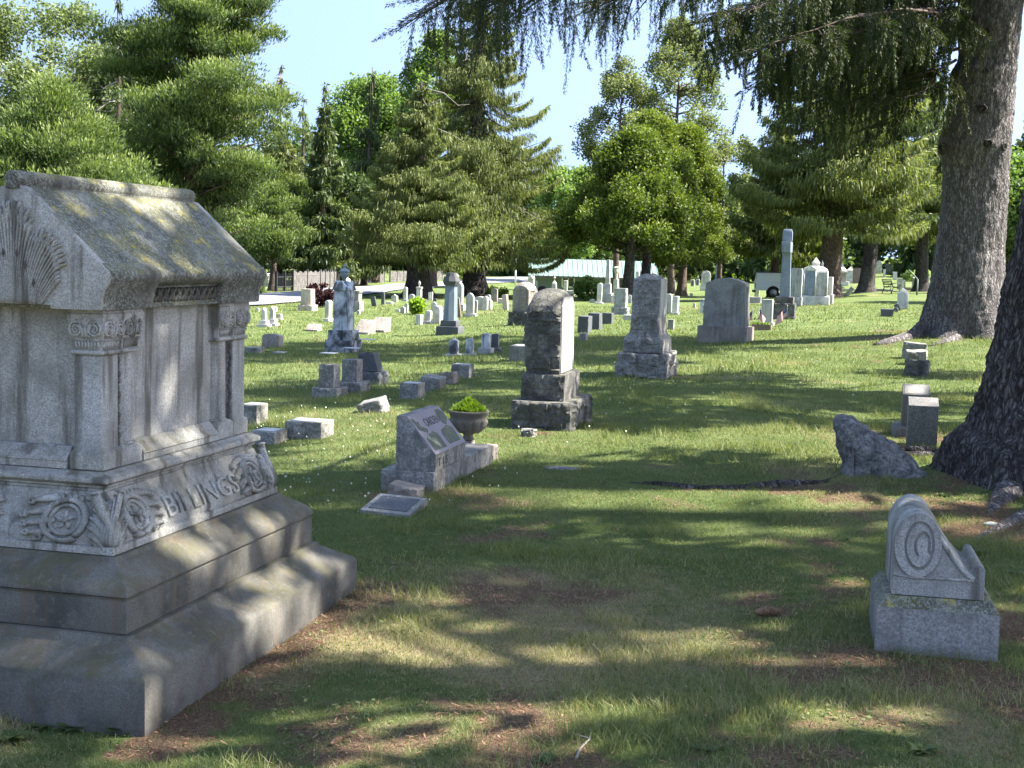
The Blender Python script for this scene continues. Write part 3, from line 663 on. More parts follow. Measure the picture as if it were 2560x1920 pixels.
# clover heads
pts = []
for px, py, sx, sy, n in [(900, 1130, 230, 90, 260), (760, 1080, 120, 50, 90), (720, 1200, 60, 60, 50), (1150, 870, 200, 14, 120), (760, 975, 120, 16, 60), (1500, 1010, 180, 60, 90), (1700, 1060, 300, 60, 40), (2100, 980, 160, 50, 40), (1350, 1180, 220, 30, 24), (2000, 900, 200, 30, 50), (1000, 1260, 160, 30, 26)]:
    for _ in range(int(n * .34)):
        g_ = G(px + rng.normal(0, sx * .6), min(1900, max(790, py + rng.normal(0, sy * .6)))); 
        if not inside_mon(g_[0], g_[1]): pts.append(g_)
pts = np.array(pts); n = len(pts); r = rng.uniform(.005, .009, n) * (1 + pts[:, 1] / 60)
m = MB()
for i in range(n):
    x, y, z = pts[i]; z += rng.uniform(.04, .07); rr_ = r[i]
    m.loft([[(x + rr_ * k * math.cos(q * 2.1), y + rr_ * k * math.sin(q * 2.1), z + dz * rr_) for q in range(3)] for k, dz in ((.3, -.9), (1, 0), (.3, .9))])
tag(m.build('clover_flowers', M['flower'], None, smooth='all'), 'scattered white clover heads standing in the grass', 'clover', None, 'stuff')
# ------------------------------------------------------------------ roads
def strip(name, near, far, mat, label, lift=.02, n=60):
    def res(pl):
        P = np.array([G(*p)[:2] for p in pl]); t = np.linspace(0, len(P) - 1, n); return np.stack([np.interp(t, range(len(P)), P[:, 0]), np.interp(t, range(len(P)), P[:, 1])], -1)
    a, b = res(near), res(far); m = MB(); K = 8
    loops = []
    for i in range(n):
        loops.append([(a[i, 0] * (1 - k / K) + b[i, 0] * k / K, a[i, 1] * (1 - k / K) + b[i, 1] * k / K, hz(a[i, 0] * (1 - k / K) + b[i, 0] * k / K, a[i, 1] * (1 - k / K) + b[i, 1] * k / K) + lift) for k in range(K + 1)])
    m.loft(loops, cap=False, closed=False)
    return tag(m.build(name, M[mat], None, smooth='all'), label, None, None, 'structure')
strip('road', [(300, 775), (520, 770), (643, 765), (745, 757), (907, 738), (1000, 726), (1098, 718.5), (1212, 710), (1290, 706), (1340, 704)],
      [(300, 748), (520, 742), (643, 737), (745, 729.5), (871, 718), (1000, 709.6), (1058, 706.5), (1158, 700.5), (1250, 693.5), (1340, 688.5)], 'asphalt', 'grey asphalt lane crossing behind the far headstones', .06)
strip('path', [(2480, 800), (2540, 798), (2700, 795)], [(2480, 757), (2530, 755), (2700, 752)], 'gravel', 'pale gravel path behind the grey trunk', .05, 12)
# ------------------------------------------------------------------ foliage generators (arrays of leaf quads)
def leafquads(p, d, L, W, r):
    """rhombic quads: start p, direction d, length L, width W"""
    n = len(p); d = d / (np.linalg.norm(d, axis=1, keepdims=True) + 1e-9)
    s = np.cross(d, r.normal(size=(n, 3))); s /= (np.linalg.norm(s, axis=1, keepdims=True) + 1e-9)
    L = np.broadcast_to(L, n)[:, None]; W = np.broadcast_to(W, n)[:, None]
    return np.stack([p, p + d * L * .45 + s * W * .5, p + d * L, p + d * L * .5 - s * W * .5], 1)
def f_spruce(r, H_, R_, z0=2., n=24000, q=(.38, .085), droop=.35, nb=170, tipz=.25, hang=1.0, shape=.85, lean=(0, 0)):
    zb = z0 + (H_ * .985 - z0) * (r.random(nb) ** 1.15); az = r.uniform(0, 2 * np.pi, nb)
    L = R_ * np.clip(1 - ((zb - z0) / (H_ - z0)) ** shape, .04, 1) * r.uniform(.62, 1.12, nb) * np.where(zb < z0 + .12 * (H_ - z0), .85, 1)
    w = L ** 1.25; w /= w.sum(); cnt = np.maximum(6, (w * n).astype(int)); b = np.repeat(np.arange(nb), cnt); k = len(b)
    t = r.random(k) ** .6; rad = L[b] * t; dr = droop * L[b]
    z = zb[b] - dr * np.sin(t * np.pi * .8) * .9 + tipz * dr * t ** 4 - .15 * L[b] * t
    side = r.normal(0, .17, k) * L[b] * (1.1 - .5 * t)
    ca, sa = np.cos(az[b]), np.sin(az[b])
    p = np.stack([rad * ca - side * sa + lean[0] * z, rad * sa + side * ca + lean[1] * z, z], -1)
    down = r.random(k) < .62 * hang
    out = np.stack([ca, sa, np.full(k, -.15)], -1) + r.normal(0, .45, (k, 3))
    dn = np.stack([.25 * ca, .25 * sa, np.full(k, -1.)], -1) + r.normal(0, .18, (k, 3))
    d = np.where(down[:, None], dn, out)
    ln = q[0] * r.uniform(.6, 1.5, k) * np.where(down, 1.25, .8)
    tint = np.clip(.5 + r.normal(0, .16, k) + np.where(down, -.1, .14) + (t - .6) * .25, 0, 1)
    return leafquads(p, d, ln, q[1] * r.uniform(.7, 1.4, k), r), tint, (zb, az, L, droop, tipz)
def f_pine(r, H_, R_, z0=2., n=26000, nb=60, q=(.30, .075), pad=1.0, shape=1.3, vj=.2):
    zb = z0 + (H_ * .97 - z0) * ((np.arange(nb) + r.random(nb)) / nb); az = r.uniform(0, 2 * np.pi, nb)
    f = (zb - z0) / (H_ - z0); L = R_ * np.clip((1 - f ** shape) * (.75 + .25 * np.minimum(1, f * 4)), .10, 1) * r.uniform(.7, 1.15, nb)
    npad = np.maximum(4, (L * 4.6).astype(int)); bb_ = np.repeat(np.arange(nb), npad); K = len(bb_)
    t = r.uniform(.08, 1.02, K) ** .8; rad = L[bb_] * t; side = r.normal(0, .20, K) * L[bb_] * t
    rise = .10 * L[bb_] * t + .06 * L[bb_] * t * t * (f[bb_] * 4 - 1)
    cx = rad * np.cos(az[bb_]) - side * np.sin(az[bb_]); cy_ = rad * np.sin(az[bb_]) + side * np.cos(az[bb_]); cz = zb[bb_] + rise + r.normal(0, vj, K)
    ps = pad * r.uniform(.55, 1.2, K); c = np.repeat(np.arange(K), np.maximum(8, (n * ps ** 2 / (ps ** 2).sum()).astype(int))); k = len(c)
    # tufts: sub-clusters in each pad, needles brush outward and upward from each tuft
    o = r.normal(size=(k, 3)); o /= np.linalg.norm(o, axis=1, keepdims=True); o *= (r.random(k) ** .5)[:, None]
    tn = (np.floor(o * 3.2) + .5) / 3.2
    jit = vn(tn[:, 0] * 9 + c * 3.3, tn[:, 1] * 9 + tn[:, 2] * 5, 5)
    base = tn * np.stack([ps[c], ps[c], ps[c] * .55], -1) * .95 + (jit[:, None] - .5) * .2
    p = np.stack([cx[c], cy_[c], cz[c]], -1) + base + r.normal(0, .04, (k, 3))
    d = np.stack([tn[:, 0], tn[:, 1], np.abs(tn[:, 2]) * .6 + .85], -1) + r.normal(0, .42, (k, 3))
    tint = np.clip(.36 + .55 * tn[:, 2] + .25 * (jit - .5) + r.normal(0, .10, k) + .15 * (t[c] - .6), 0, 1)  # tint paints sunlit pad tops and shaded undersides into the needles
    return leafquads(p, d, q[0] * r.uniform(.6, 1.3, k), q[1] * r.uniform(.7, 1.3, k), r), tint, (zb, az, L, -.12, 0)
def f_leafy(r, H_, R_, z0=2.5, n=26000, ncl=90, q=(.26, .2), cl=1.2, top=1.0, vert=0.0, zc=None, gaps=.0, updir=0., base=.35, crown='round'):
    u = r.random(ncl); az = r.uniform(0, 2 * np.pi, ncl)
    f = u
    if crown == 'round': rp = np.sqrt(np.clip(1 - (2 * (f * .93 + .04) - 1) ** 2, 0, 1))
    elif crown == 'cone': rp = np.clip(np.where(f < .18, .72 + f * 1.5, (1 - (f - .18) / .86) ** .9), .05, 1) * (.72 + .5 * vn(az * 1.6, f * 5, 3))
    else: rp = np.clip(.55 + .45 * np.sin(f * math.pi), .2, 1) * np.clip((1.02 - f) * 4, .1, 1)
    rr_ = R_ * rp * (r.uniform(.25, 1.1, ncl) ** .42)
    c = np.stack([rr_ * np.cos(az), rr_ * np.sin(az), z0 + (H_ - z0) * f], -1)
    cs = cl * r.uniform(.4, 1.25, ncl); idx = np.repeat(np.arange(ncl), np.maximum(20, (n * cs ** 2 / (cs ** 2).sum()).astype(int))); k = len(idx)
    o = r.normal(size=(k, 3)); o /= np.linalg.norm(o, axis=1, keepdims=True); o *= (r.random(k) ** .38)[:, None]
    lump = vn(o[:, 0] * 3.1 + idx * 7.7, o[:, 1] * 3.1 + o[:, 2] * 3.7, 9)
    o = o * (.72 + .5 * lump)[:, None]
    p = c[idx] + o * cs[idx][:, None] * np.array([1, 1, .85 + vert])
    d = r.normal(size=(k, 3)) + o * .6 + np.array([0, 0, updir])
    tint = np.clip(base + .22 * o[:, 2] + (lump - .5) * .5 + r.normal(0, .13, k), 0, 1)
    return leafquads(p, d, q[0] * r.uniform(.6, 1.3, k), q[1] * r.uniform(.7, 1.3, k), r), tint, (c[:, 2] - .2 * rr_, az, rr_, -.3, 0)
def trunk_mesh(H_, r0, bark, parent, limbs=None, nl=26, lean=(0, 0), flare=1.6, seed=0, n=12, wob=.05, top=.06, r=None, lr=.035):
    r = r or np.random.default_rng(seed); m = MB()
    zs = [-.3, 0, .15, .4, .9, 1.8] + list(np.linspace(3, H_ * .97, 9)); 
    loops = []
    for z in zs:
        f = max(0, z) / H_; rad = r0 * ((1 - f) ** .8 * (1 - top) + top) * (1 + (flare - 1) * math.exp(-max(0, z) / .38)); wx, wy = wob * math.sin(z * .7 + seed), wob * math.cos(z * .5 + seed * 2)
        loops.append([(lean[0] * z + wx + rad * (1 + .10 * math.sin(k * 2.4 + seed) * math.exp(-max(z, 0) / 1.)) * math.cos(2 * math.pi * k / n), lean[1] * z + wy + rad * (1 + .10 * math.sin(k * 2.4 + seed)) * math.sin(2 * math.pi * k / n), z) for k in range(n)])
    m.loft(loops)
    if limbs is not None:
        zb, az, L, droop, tipz = limbs; order = r.permutation(len(zb))[:nl]
        for i in order:
            if L[i] < .4: continue
            pts = []; base = max(.3, min(zb[i] + (droop * L[i] * .0 if droop > 0 else -.25 * L[i]), H_ * .97))
            for t in (0, .3, .6, .95):
                dr = droop * L[i]
                z = (zb[i] - dr * math.sin(t * math.pi * .8) * .9 + tipz * dr * t ** 4 - .15 * L[i] * t - .02) if droop > 0 else base * (1 - t) + (zb[i] + .05 * L[i]) * t
                pts.append((lean[0] * z + L[i] * t * math.cos(az[i]), lean[1] * z + L[i] * t * math.sin(az[i]), z))
            m.tube(pts, [lr * L[i] ** .6, lr * .75 * L[i] ** .6, lr * .45 * L[i] ** .6, lr * .15], 4)
    return m.build('trunk', M[bark], parent, smooth='all')
TREES = 0
def tree(name, loc, kind, H_, R_, label, group=None, bark='bark_brown', r0=.35, leaf=None, lean=(0, 0), nl=26, flare=1.5, dead=0, **kw):
    global TREES; TREES += 1; r = np.random.default_rng(100 + TREES)
    e = empty(name, loc, 0, label, 'tree', group)
    fn = {'spruce': f_spruce, 'pine': f_pine, 'leafy': f_leafy}[kind]
    if kind == 'spruce': kw['lean'] = lean
    Q, tint, lim = fn(r, H_, R_, **kw)
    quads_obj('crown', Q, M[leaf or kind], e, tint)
    trunk_mesh(H_ * (1 if kind != 'leafy' else .9), r0, bark, e, lim, nl, lean, flare, TREES, r=r)
    if dead:
        for _ in range(dead):
            m = MB()
            z = r.uniform(.3, .95) * H_; a = r.uniform(0, 6.28); L = R_ * r.uniform(.5, 1.15) * (1 - .5 * z / H_)
            pts = [(0, 0, z)]; 
            for t in (.35, .7, 1): pts.append((L * t * math.cos(a) + r.normal(0, .15), L * t * math.sin(a) + r.normal(0, .15), z + (-.35 * L * t + r.normal(0, .15))))
            m.tube(pts, [.035, .025, .016, .006], 4)
            m.build('dead_branch', M['deadwood'], e, smooth='all')
    return e
def spot(px, d, dz=0):
    x = (px - 1280) / FPX * d; return (x, d, hz(x, d) + dz)
def Hof(px, topy, d):
    return float(atd(px, topy, d)[2] - spot(px, d)[2])
g_l = 'tall trees behind the lane'
# left side
tree('white_pine', spot(470, 60), 'pine', 21, 4.3, 'tall white pine with shelving foliage pads behind the roof of the big monument', r0=.42, n=280000, nb=120, z0=3.0, pad=.80, q=(.20, .05), vj=.26, nl=70, shape=2.6)
tree('white_pine', spot(130, 46), 'pine', Hof(60, 215, 46), 4.6, 'bushy pine with light green foliage at the left edge', r0=.3, n=140000, nb=50, z0=.8, pad=1.05, q=(.17, .04), nl=50)
tree('white_pine', spot(690, 104), 'pine', Hof(640, 445, 104), 5.0, 'young pine with pale green boughs over the end of the lane', r0=.24, n=80000, nb=40, z0=4.6, pad=1.2, q=(.28, .065), nl=36)
tree('oak_tree', spot(120, 92), 'leafy', Hof(150, 40, 92), 7.6, 'broad rounded broadleaf tree at the far left behind the pines', leaf='oak', r0=.5, n=70000, ncl=120, cl=1.7, q=(.26, .15), z0=4, nl=30, base=.42)
tree('oak_tree', spot(395, 96), 'leafy', Hof(380, 90, 96), 6.2, 'greyish broadleaf tree showing through gaps of the tall pine', leaf='oak', r0=.4, n=32000, ncl=90, cl=1.6, q=(.34, .2), z0=4, nl=24, base=.40)
tree('spruce_tree', spot(290, 84), 'spruce', Hof(290, -20, 84), 2.6, 'sparse dying spruce rising above the left treeline', leaf='spruce', r0=.22, n=5000, dead=40, nb=90)
tree('spruce_tree', spot(690, 104), 'spruce', Hof(690, 150, 104), 3.6, 'thin grey green spruce just right of the tall pine', leaf='spruce_yellow', r0=.24, n=9000, dead=26, nb=110, q=(.42, .10))
tree('spruce_tree', spot(748, 116), 'spruce', Hof(748, 238, 116), 4.0, 'pale feathery conifer between two darker spruces', leaf='willow', r0=.24, n=9000, nb=110, q=(.42, .09))
tree('spruce_tree', spot(800, 102), 'spruce', Hof(800, 202, 102), 3.6, 'slender dark spruce with a pointed top against the sky', leaf='spruce', r0=.28, n=22000, nb=120, q=(.42, .12), shape=.7)
tree('spruce_tree', spot(905, 112), 'spruce', Hof(905, 150, 112), 3.5, 'spruce with a crooked leaning top above the maple', leaf='spruce', r0=.25, n=12000, nb=90, q=(.45, .12), lean=(.02, 0))
tree('spruce_tree', spot(775, 122), 'spruce', Hof(760, 455, 122), 4.6, 'drooping spruce behind the board fence', leaf='spruce_yellow', r0=.2, n=26000, z0=5.0, nb=90)
tree('maple_tree', spot(930, 122), 'leafy', Hof(935, 222, 122), 5.0, 'fresh green maple left of the big drooping spruces', leaf='maple', r0=.34, n=60000, ncl=120, cl=1.6, q=(.28, .21), z0=3.4, nl=30, base=.48)
tree('maple_tree', spot(1075, 112), 'leafy', Hof(1070, 95, 112), 2.5, 'tall narrow pale poplar behind the left drooping spruce', leaf='maple', r0=.3, n=15000, ncl=60, cl=1.1, q=(.3, .22), z0=8, crown='column', nl=20, base=.55)
sp1 = G(1042, 744); sp2 = G(1184, 740)
tree('norway_spruce', sp1, 'spruce', Hof(1080, 190, sp1[1]), 5.0, 'drooping spruce with a thick dark trunk, left of the pair by the lane', leaf='spruce_yellow', bark='bark_dark', r0=.62, n=130000, z0=3.7, nb=190, q=(.22, .046), droop=.40, hang=1.2, nl=60, flare=1.7, dead=10, shape=1.1)
tree('norway_spruce', sp2, 'spruce', Hof(1230, -120, sp2[1]), 6.3, 'taller drooping spruce with bare hanging twigs, right of the pair by the lane', leaf='spruce_yellow', bark='bark_dark', r0=.66, n=150000, z0=4.0, nb=230, q=(.23, .044), droop=.42, hang=1.25, nl=90, flare=1.8, dead=40, shape=1.3)
tree('maple_tree', spot(1405, 152), 'leafy', Hof(1400, 425, 152), 3.4, 'bright green broadleaf tree behind the grey building', leaf='maple', r0=.3, n=18000, ncl=60, cl=1.2, q=(.3, .22), z0=2, nl=14, base=.62)
# cedars in the middle right
c1 = G(1572, 752); c2 = G(1703, 741); c3 = G(1612, 748)
tree('cedar_tree', c1, 'leafy', Hof(1560, 345, c1[1]), 3.6, 'cedar with dark twin trunk beside the tall grey obelisk', 'cedars in a tight clump', leaf='cedar', bark='bark_dark', r0=.34, n=75000, ncl=130, cl=.85, q=(.20, .09), z0=3.2, crown='cone', updir=.5, base=.36, nl=20)
tree('cedar_tree', c3, 'leafy', Hof(1640, 300, c3[1]), 3.7, 'middle cedar of the clump, its trunk half hidden in shade', 'cedars in a tight clump', leaf='cedar', bark='bark_dark', r0=.32, n=78000, ncl=140, cl=.85, q=(.20, .09), z0=3.2, crown='cone', updir=.5, base=.44, nl=20)
tree('cedar_tree', c2, 'leafy', Hof(1690, 330, c2[1]), 3.9, 'bright cedar at the right of the clump with one straight trunk', 'cedars in a tight clump', leaf='cedar', bark='bark_brown', r0=.33, n=85000, ncl=150, cl=.85, q=(.20, .09), z0=2.6, crown='cone', updir=.5, base=.50, nl=20)
tree('poplar_tree', spot(1530, 112), 'leafy', Hof(1520, 150, 112), 2.9, 'thin airy tree with pale leaves, left of two behind the cedars', leaf='willow', r0=.28, n=24000, ncl=120, cl=.95, q=(.24, .14), z0=6, crown='column', nl=50, base=.5)
tree('poplar_tree', spot(1668, 116), 'leafy', Hof(1660, 55, 116), 3.9, 'tallest airy tree with pale leaves behind the cedars', leaf='willow', r0=.32, n=42000, ncl=160, cl=1.05, q=(.24, .14), z0=6, crown='column', nl=60, base=.5)
tree('poplar_tree', spot(1790, 118), 'leafy', Hof(1780, 330, 118), 3.2, 'lower pale tree in the gap right of the cedars', leaf='willow', r0=.25, n=12000, ncl=60, cl=1.0, q=(.26, .15), z0=3, nl=20, base=.5)
s3 = spot(2066, 77); s4 = G(2166, 731)
tree('norway_spruce', s3, 'spruce', 22, 5.6, 'spruce with brown trunk between the white monument and the cottage tombs', leaf='spruce_yellow', bark='bark_brown', r0=.66, n=90000, z0=5.4, nb=190, q=(.30, .075), droop=.35, nl=60, dead=10, shape=1.6)
tree('norway_spruce', s4, 'spruce', 21, 5.0, 'spruce with dark leaning trunk near the iron bench', leaf='spruce', bark='bark_dark', r0=.52, n=70000, z0=6.2, nb=170, q=(.30, .075), lean=(.045, 0), nl=60, dead=14, shape=1.6)
tree('norway_spruce', spot(1925, 100), 'spruce', Hof(1960, 250, 100), 4.6, 'dark spruce behind the white pickup', leaf='spruce_yellow', r0=.35, n=32000, z0=4.8, nb=140, q=(.42, .10), nl=30)
tree('norway_spruce', spot(1990, 106), 'spruce', Hof(1960, 440, 106), 4.0, 'smaller sunlit spruce over the tall cross monument', leaf='cedar', r0=.28, n=34000, z0=4.2, nb=110, q=(.30, .075), nl=30)
tree('norway_spruce', spot(2292, 100), 'spruce', Hof(2290, 130, 100), 5.2, 'light green spruce just left of the grey trunk', leaf='spruce_yellow', bark='bark_dark', r0=.5, n=50000, z0=5.6, nb=150, q=(.30, .075), nl=40)
tree('maple_tree', spot(2555, 62), 'leafy', Hof(2540, 430, 62), 3.2, 'green broadleaf tree at the right edge behind the grey trunk', leaf='maple', r0=.3, n=26000, ncl=70, cl=1.1, q=(.22, .17), z0=1.6, nl=20)
tree('pine_tree', spot(2545, 88), 'spruce', Hof(2540, 250, 88), 4., 'spruce at the right edge beyond the parked car', leaf='spruce_yellow', r0=.3, n=16000, z0=4.5, nb=100, nl=20)
tree('small_oak', spot(868, 106), 'leafy', 9, 3.0, 'small broadleaf tree with a pale trunk inside the fenced plot', leaf='woods', r0=.3, n=12000, ncl=40, cl=1.2, z0=3, nl=12)
tree('fence_tree', G(682, 727), 'pine', 6.2, 3.0, 'low pine with a grey trunk beside the iron fence', leaf='pine', bark='bark_brown', r0=.22, n=18000, nb=24, z0=1.9, pad=.8, q=(.24, .06), nl=24)
# far woods as one mass
Qs, Tt = [], []; r = np.random.default_rng(55)
for i, px in enumerate(np.arange(-700, 3500, 62)):
    d = r.uniform(175, 230); hh = r.uniform(11, 17); H0 = hh * (1.1 if px < 1000 else 1)
    q, t, _ = f_leafy(r, H0, r.uniform(4.5, 7), z0=.5, n=3400, ncl=36, cl=2.4, q=(.9, .6), base=.40) if i % 3 else f_spruce(r, H0 * 1.15, 4.5, z0=.4, n=3000, q=(1.2, .35), nb=80)
    x = (px - 1280) / FPX * d; Qs.append(q + np.array([x, d, hz(x, d) - .5])); Tt.append(t)
tag(quads_obj('distant_woods', np.concatenate(Qs), M['woods'], None, np.concatenate(Tt)), 'dark belt of woodland closing off the cemetery', 'woods', None, 'stuff')
# shrubs
def shrub(name, px, py, w, h, leaf, label, n=3500, q=(.10, .06), depth=None, base=.4, ncl=26, cl=None):
    g = G(px, py); r = np.random.default_rng(int(px)); W = w / FPX * g[1] / 2; Hh = h / FPX * g[1]
    Q, t, _ = f_leafy(r, Hh, W, z0=.05, n=n, ncl=ncl, cl=cl or W * .38, q=q, base=base, updir=.3)
    e = empty(name, g, 0, label, 'shrub'); Q[:, :, 2] = np.maximum(Q[:, :, 2], -.02)
    quads_obj('foliage', Q, M[leaf], e, t); m = MB()
    for k in range(7): a = k * .9; m.tube([(0, 0, -.05), (W * .3 * math.cos(a), W * .3 * math.sin(a), Hh * .45), (W * .6 * math.cos(a), W * .6 * math.sin(a), Hh * .8)], [.02, .014, .006], 4)
    m.build('stem', M['twig'], e); return e
shrub('barberry_bush', 798, 768, 62, 54, 'redleaf', 'dark purple red bush beside the blackened urn monument', 5000, (.12, .07))
shrub('yew_bush', 1474, 752, 66, 52, 'maple', 'rounded green bush in front of the grey building', 6000, (.12, .07))
shrub('hydrangea_bush', 2312, 722, 58, 44, 'hydrangea', 'pale flowering hydrangea left of the grey trunk', 5000, (.13, .10), base=.6)
shrub('hydrangea_bush', 2268, 704, 34, 26, 'maple', 'small dark green bush behind the pale hydrangea', 2500, (.13, .08))
shrub('hosta_plant', 1045, 786, 26, 34, 'brightleaf', 'yellow green leafy plant among the white headstones', 900, (.22, .10), base=.6)
shrub('green_bush', 1160, 703, 36, 36, 'brightleaf', 'bright yellow green bush beyond the urn monument by the lane', 1800, (.2, .13), base=.55)
shrub('weed_patch', 1246, 742, 50, 18, 'maple', 'patch of green weeds behind the dark rounded headstone', 1400, (.14, .08), base=.6)
shrub('roadside_bush', 1330, 684, 70, 40, 'maple', 'dark green roadside bush left of the grey building', 2600, (.35, .22), base=.35)
shrub('meadow_bush', 1790, 700, 150, 24, 'brightleaf', 'sunlit yellow green growth beyond the cedars', 3000, (.4, .2), base=.5, cl=1.4)
shrub('lane_bush', 640, 735, 40, 20, 'pine', 'low green growth at the left end of the lane', 900, (.12, .06))
shrub('tomb_fern', 2098, 730, 18, 16, 'spruce', 'small dark plant beside the toppled white slab', 500, (.09, .05))
# ------------------------------------------------------------------ the two big foreground spruces, their boughs, and the shading crowns
def ringtrunk(name, rings, d, mat, parent, base, nseg=72, roots=(), amp=.02, sub=6, squash=1.0, fl=.12, zd=1.0, plate=0):
    """rings: (photo y, left x, right x or radius in m) -> stacked rings at depth d"""
    L = []
    for y, xl, q in rings:
        a = atd(xl, y, d); 
        if q > 50: b = atd(q, y, d); r = (b[0] - a[0]) / 2; cx = (a[0] + b[0]) / 2
        else: r = q; cx = a[0] + q
        L.append((cx, r, a[2]))
    L.sort(key=lambda t: t[2]); Z = [l[2] for l in L]
    zs = np.concatenate([np.linspace(Z[0] - .25, Z[0] + 1.0, int(26 * zd)), np.linspace(Z[0] + 1.03, 7.2, int(90 * zd)), np.linspace(7.5, Z[-1], 16)])
    cx = np.interp(zs, Z, [l[0] for l in L]); rr_ = np.interp(zs, Z, [l[1] for l in L])
    loops = []
    for i, z in enumerate(zs):
        lp = []
        for k in range(nseg):
            a = 2 * math.pi * k / nseg; rad = rr_[i]
            g = math.exp(-max(0, z - Z[0]) / .5)
            rad *= 1 + fl * g * math.sin(a * 5 + 1.3) + .03 * math.sin(a * 3 + z * .9)
            for (ra, rw, rh, rl) in roots: 
                da = (a - ra + math.pi) % (2 * math.pi) - math.pi; rad += rl * math.exp(-(da / rw) ** 2) * math.exp(-max(0, z - Z[0]) / rh)
            p = Vector((math.cos(a) * rr_[i] * 6, math.sin(a) * rr_[i] * 6, z * 2.2))
            rad += amp * (mnoise.noise(p * 1.3) + .7 * mnoise.noise(p * 3.1)) + amp * .5 * abs(mnoise.noise(p * 6.5)) + (plate * (abs(mnoise.noise(Vector((math.cos(a) * rr_[i] * 24, math.sin(a) * rr_[i] * 24, z * 9)))) + .6 * abs(mnoise.noise(Vector((math.cos(a) * rr_[i] * 55, math.sin(a) * rr_[i] * 55, z * 22))))) if z < 7.3 else 0)
            lp.append((cx[i] + rad * math.cos(a) - base[0], d + rad * squash * math.sin(a) - base[1], z - base[2]))
        loops.append(lp)
    m = MB(); m.loft(loops); return m.build('trunk', mat, parent, smooth='all'), (Z, L)
def surf(Z, L, px, py, d, base):
    a = atd(px, py, d); cx = np.interp(a[2], Z, [l[0] for l in L]); r = np.interp(a[2], Z, [l[1] for l in L]); dx = max(-r * .97, min(r * .97, a[0] - cx))
    return Vector((cx + dx - base[0], d - math.sqrt(max(r * r - dx * dx, .0004)) - base[1], a[2] - base[2])), Vector((dx / r, -math.sqrt(max(1 - (dx / r) ** 2, .05)), 0)).normalized()
dA = float(TRA[1]) + .55; bA = np.array([TRA[0], dA, TRA[2]])
eA = empty('spruce_tree', bA, 0, 'huge spruce with pale grey scaly trunk and pruned branch knots', 'tree')
ringsA = [(858, 2286, 2520), (843, 2300, 2508), (820, 2306, 2508), (796, 2311, 2508), (757, 2321, 2507), (700, 2331, 2505), (620, 2342, 2504), (500, 2358, 2513), (422, 2361, 2515), (385, 2352, 2518), (362, 2350, 2521), (330, 2358, 2524), (271, 2373, 2530), (215, 2380, 2534), (181, 2383, 2538), (150, 2403, 2541), (0, 2402, 2556), (-300, 2432, 2590), (-900, 2500, 2630), (-1900, 2600, 2660), (-2600, 2655, 2668)]
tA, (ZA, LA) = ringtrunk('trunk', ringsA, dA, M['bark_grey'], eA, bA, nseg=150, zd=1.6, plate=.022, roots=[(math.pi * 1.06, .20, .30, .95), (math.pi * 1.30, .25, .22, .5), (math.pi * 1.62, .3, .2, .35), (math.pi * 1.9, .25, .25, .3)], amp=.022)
for px, py, r_ in [(2420, 55, .055), (2446, 90, .06), (2411, 127, .06), (2440, 188, .05), (2366, 190, .09), (2430, 280, .075), (2514, 288, .05), (2441, 365, .065), (2483, 372, .07), (2396, 641, .03), (2352, 372, .10)]:
    p, nrm = surf(ZA, LA, px, py, dA, bA); m = MB(); t1 = Vector((0, 0, 1)).cross(nrm).normalized(); t2 = Vector((0, 0, 1))
    prof = [(1.35, -.05), (1.25, .02), (1.0, .055), (.74, .05), (.60, .0), (.5, -.03), (.2, -.028)]
    m.loft([[p + nrm * (z * r_ / .07 * .9) + (t1 * math.cos(2 * math.pi * k / 16) + t2 * math.sin(2 * math.pi * k / 16)) * r_ * q * (1 + .1 * math.sin(k * 2.3)) for k in range(16)] for q, z in prof])
    kn = m.build('knot', M['bark_dark'], tA, smooth='all')
m = MB()
for pts, rad in [([(2330, 838), (2270, 850), (2215, 862), (2190, 866)], [.16, .13, .08, .03]), ([(2400, 850), (2370, 858), (2330, 868)], [.1, .06, .02])]:
    P = [G(*q) for q in pts]; m.tube([(q[0] - bA[0], q[1] - bA[1] + .15, q[2] - bA[2] + .02) for q in P], rad, 8)
m.build('root', M['bark_grey'], eA, smooth='all')
Gb = G(2460, 1226); dB = float(Gb[1]) + .55; bB = np.array([Gb[0] + .6, dB, Gb[2]])
eB = empty('spruce_tree', bB, 0, 'dark shaded spruce trunk flaring at the right edge of the picture', 'tree')
ringsB = [(1250, 2362, .98), (1211, 2368, .93), (1180, 2376, .90), (1148, 2388, .86), (1109, 2402, .80), (1070, 2440, .70), (992, 2470, .60), (933, 2484, .56), (835, 2507, .52), (737, 2520, .50), (659, 2536, .48), (600, 2553, .47), (300, 2600, .45), (0, 2640, .43), (-1500, 2800, .38), (-4500, 3050, .22), (-7500, 3150, .04)]
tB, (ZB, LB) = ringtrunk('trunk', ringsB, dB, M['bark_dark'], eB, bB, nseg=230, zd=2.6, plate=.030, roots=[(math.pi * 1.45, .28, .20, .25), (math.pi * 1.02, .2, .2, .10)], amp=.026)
m = MB()
for pts, rad in [([(2560, 1205), (2515, 1240), (2490, 1262), (2470, 1290)], [.17, .10, .06, .02]), ([(2620, 1262), (2560, 1290), (2500, 1318), (2440, 1345), (2410, 1352)], [.09, .065, .05, .03, .01])]:
    P = [G(*q) for q in pts]; pp = []
    for q in P: pp.append((q[0] - bB[0], q[1] - bB[1], q[2] - bB[2] - .025))
    m.tube(pp, rad, 12)
o = m.build('root', M['bark_grey'], eB, smooth='all')
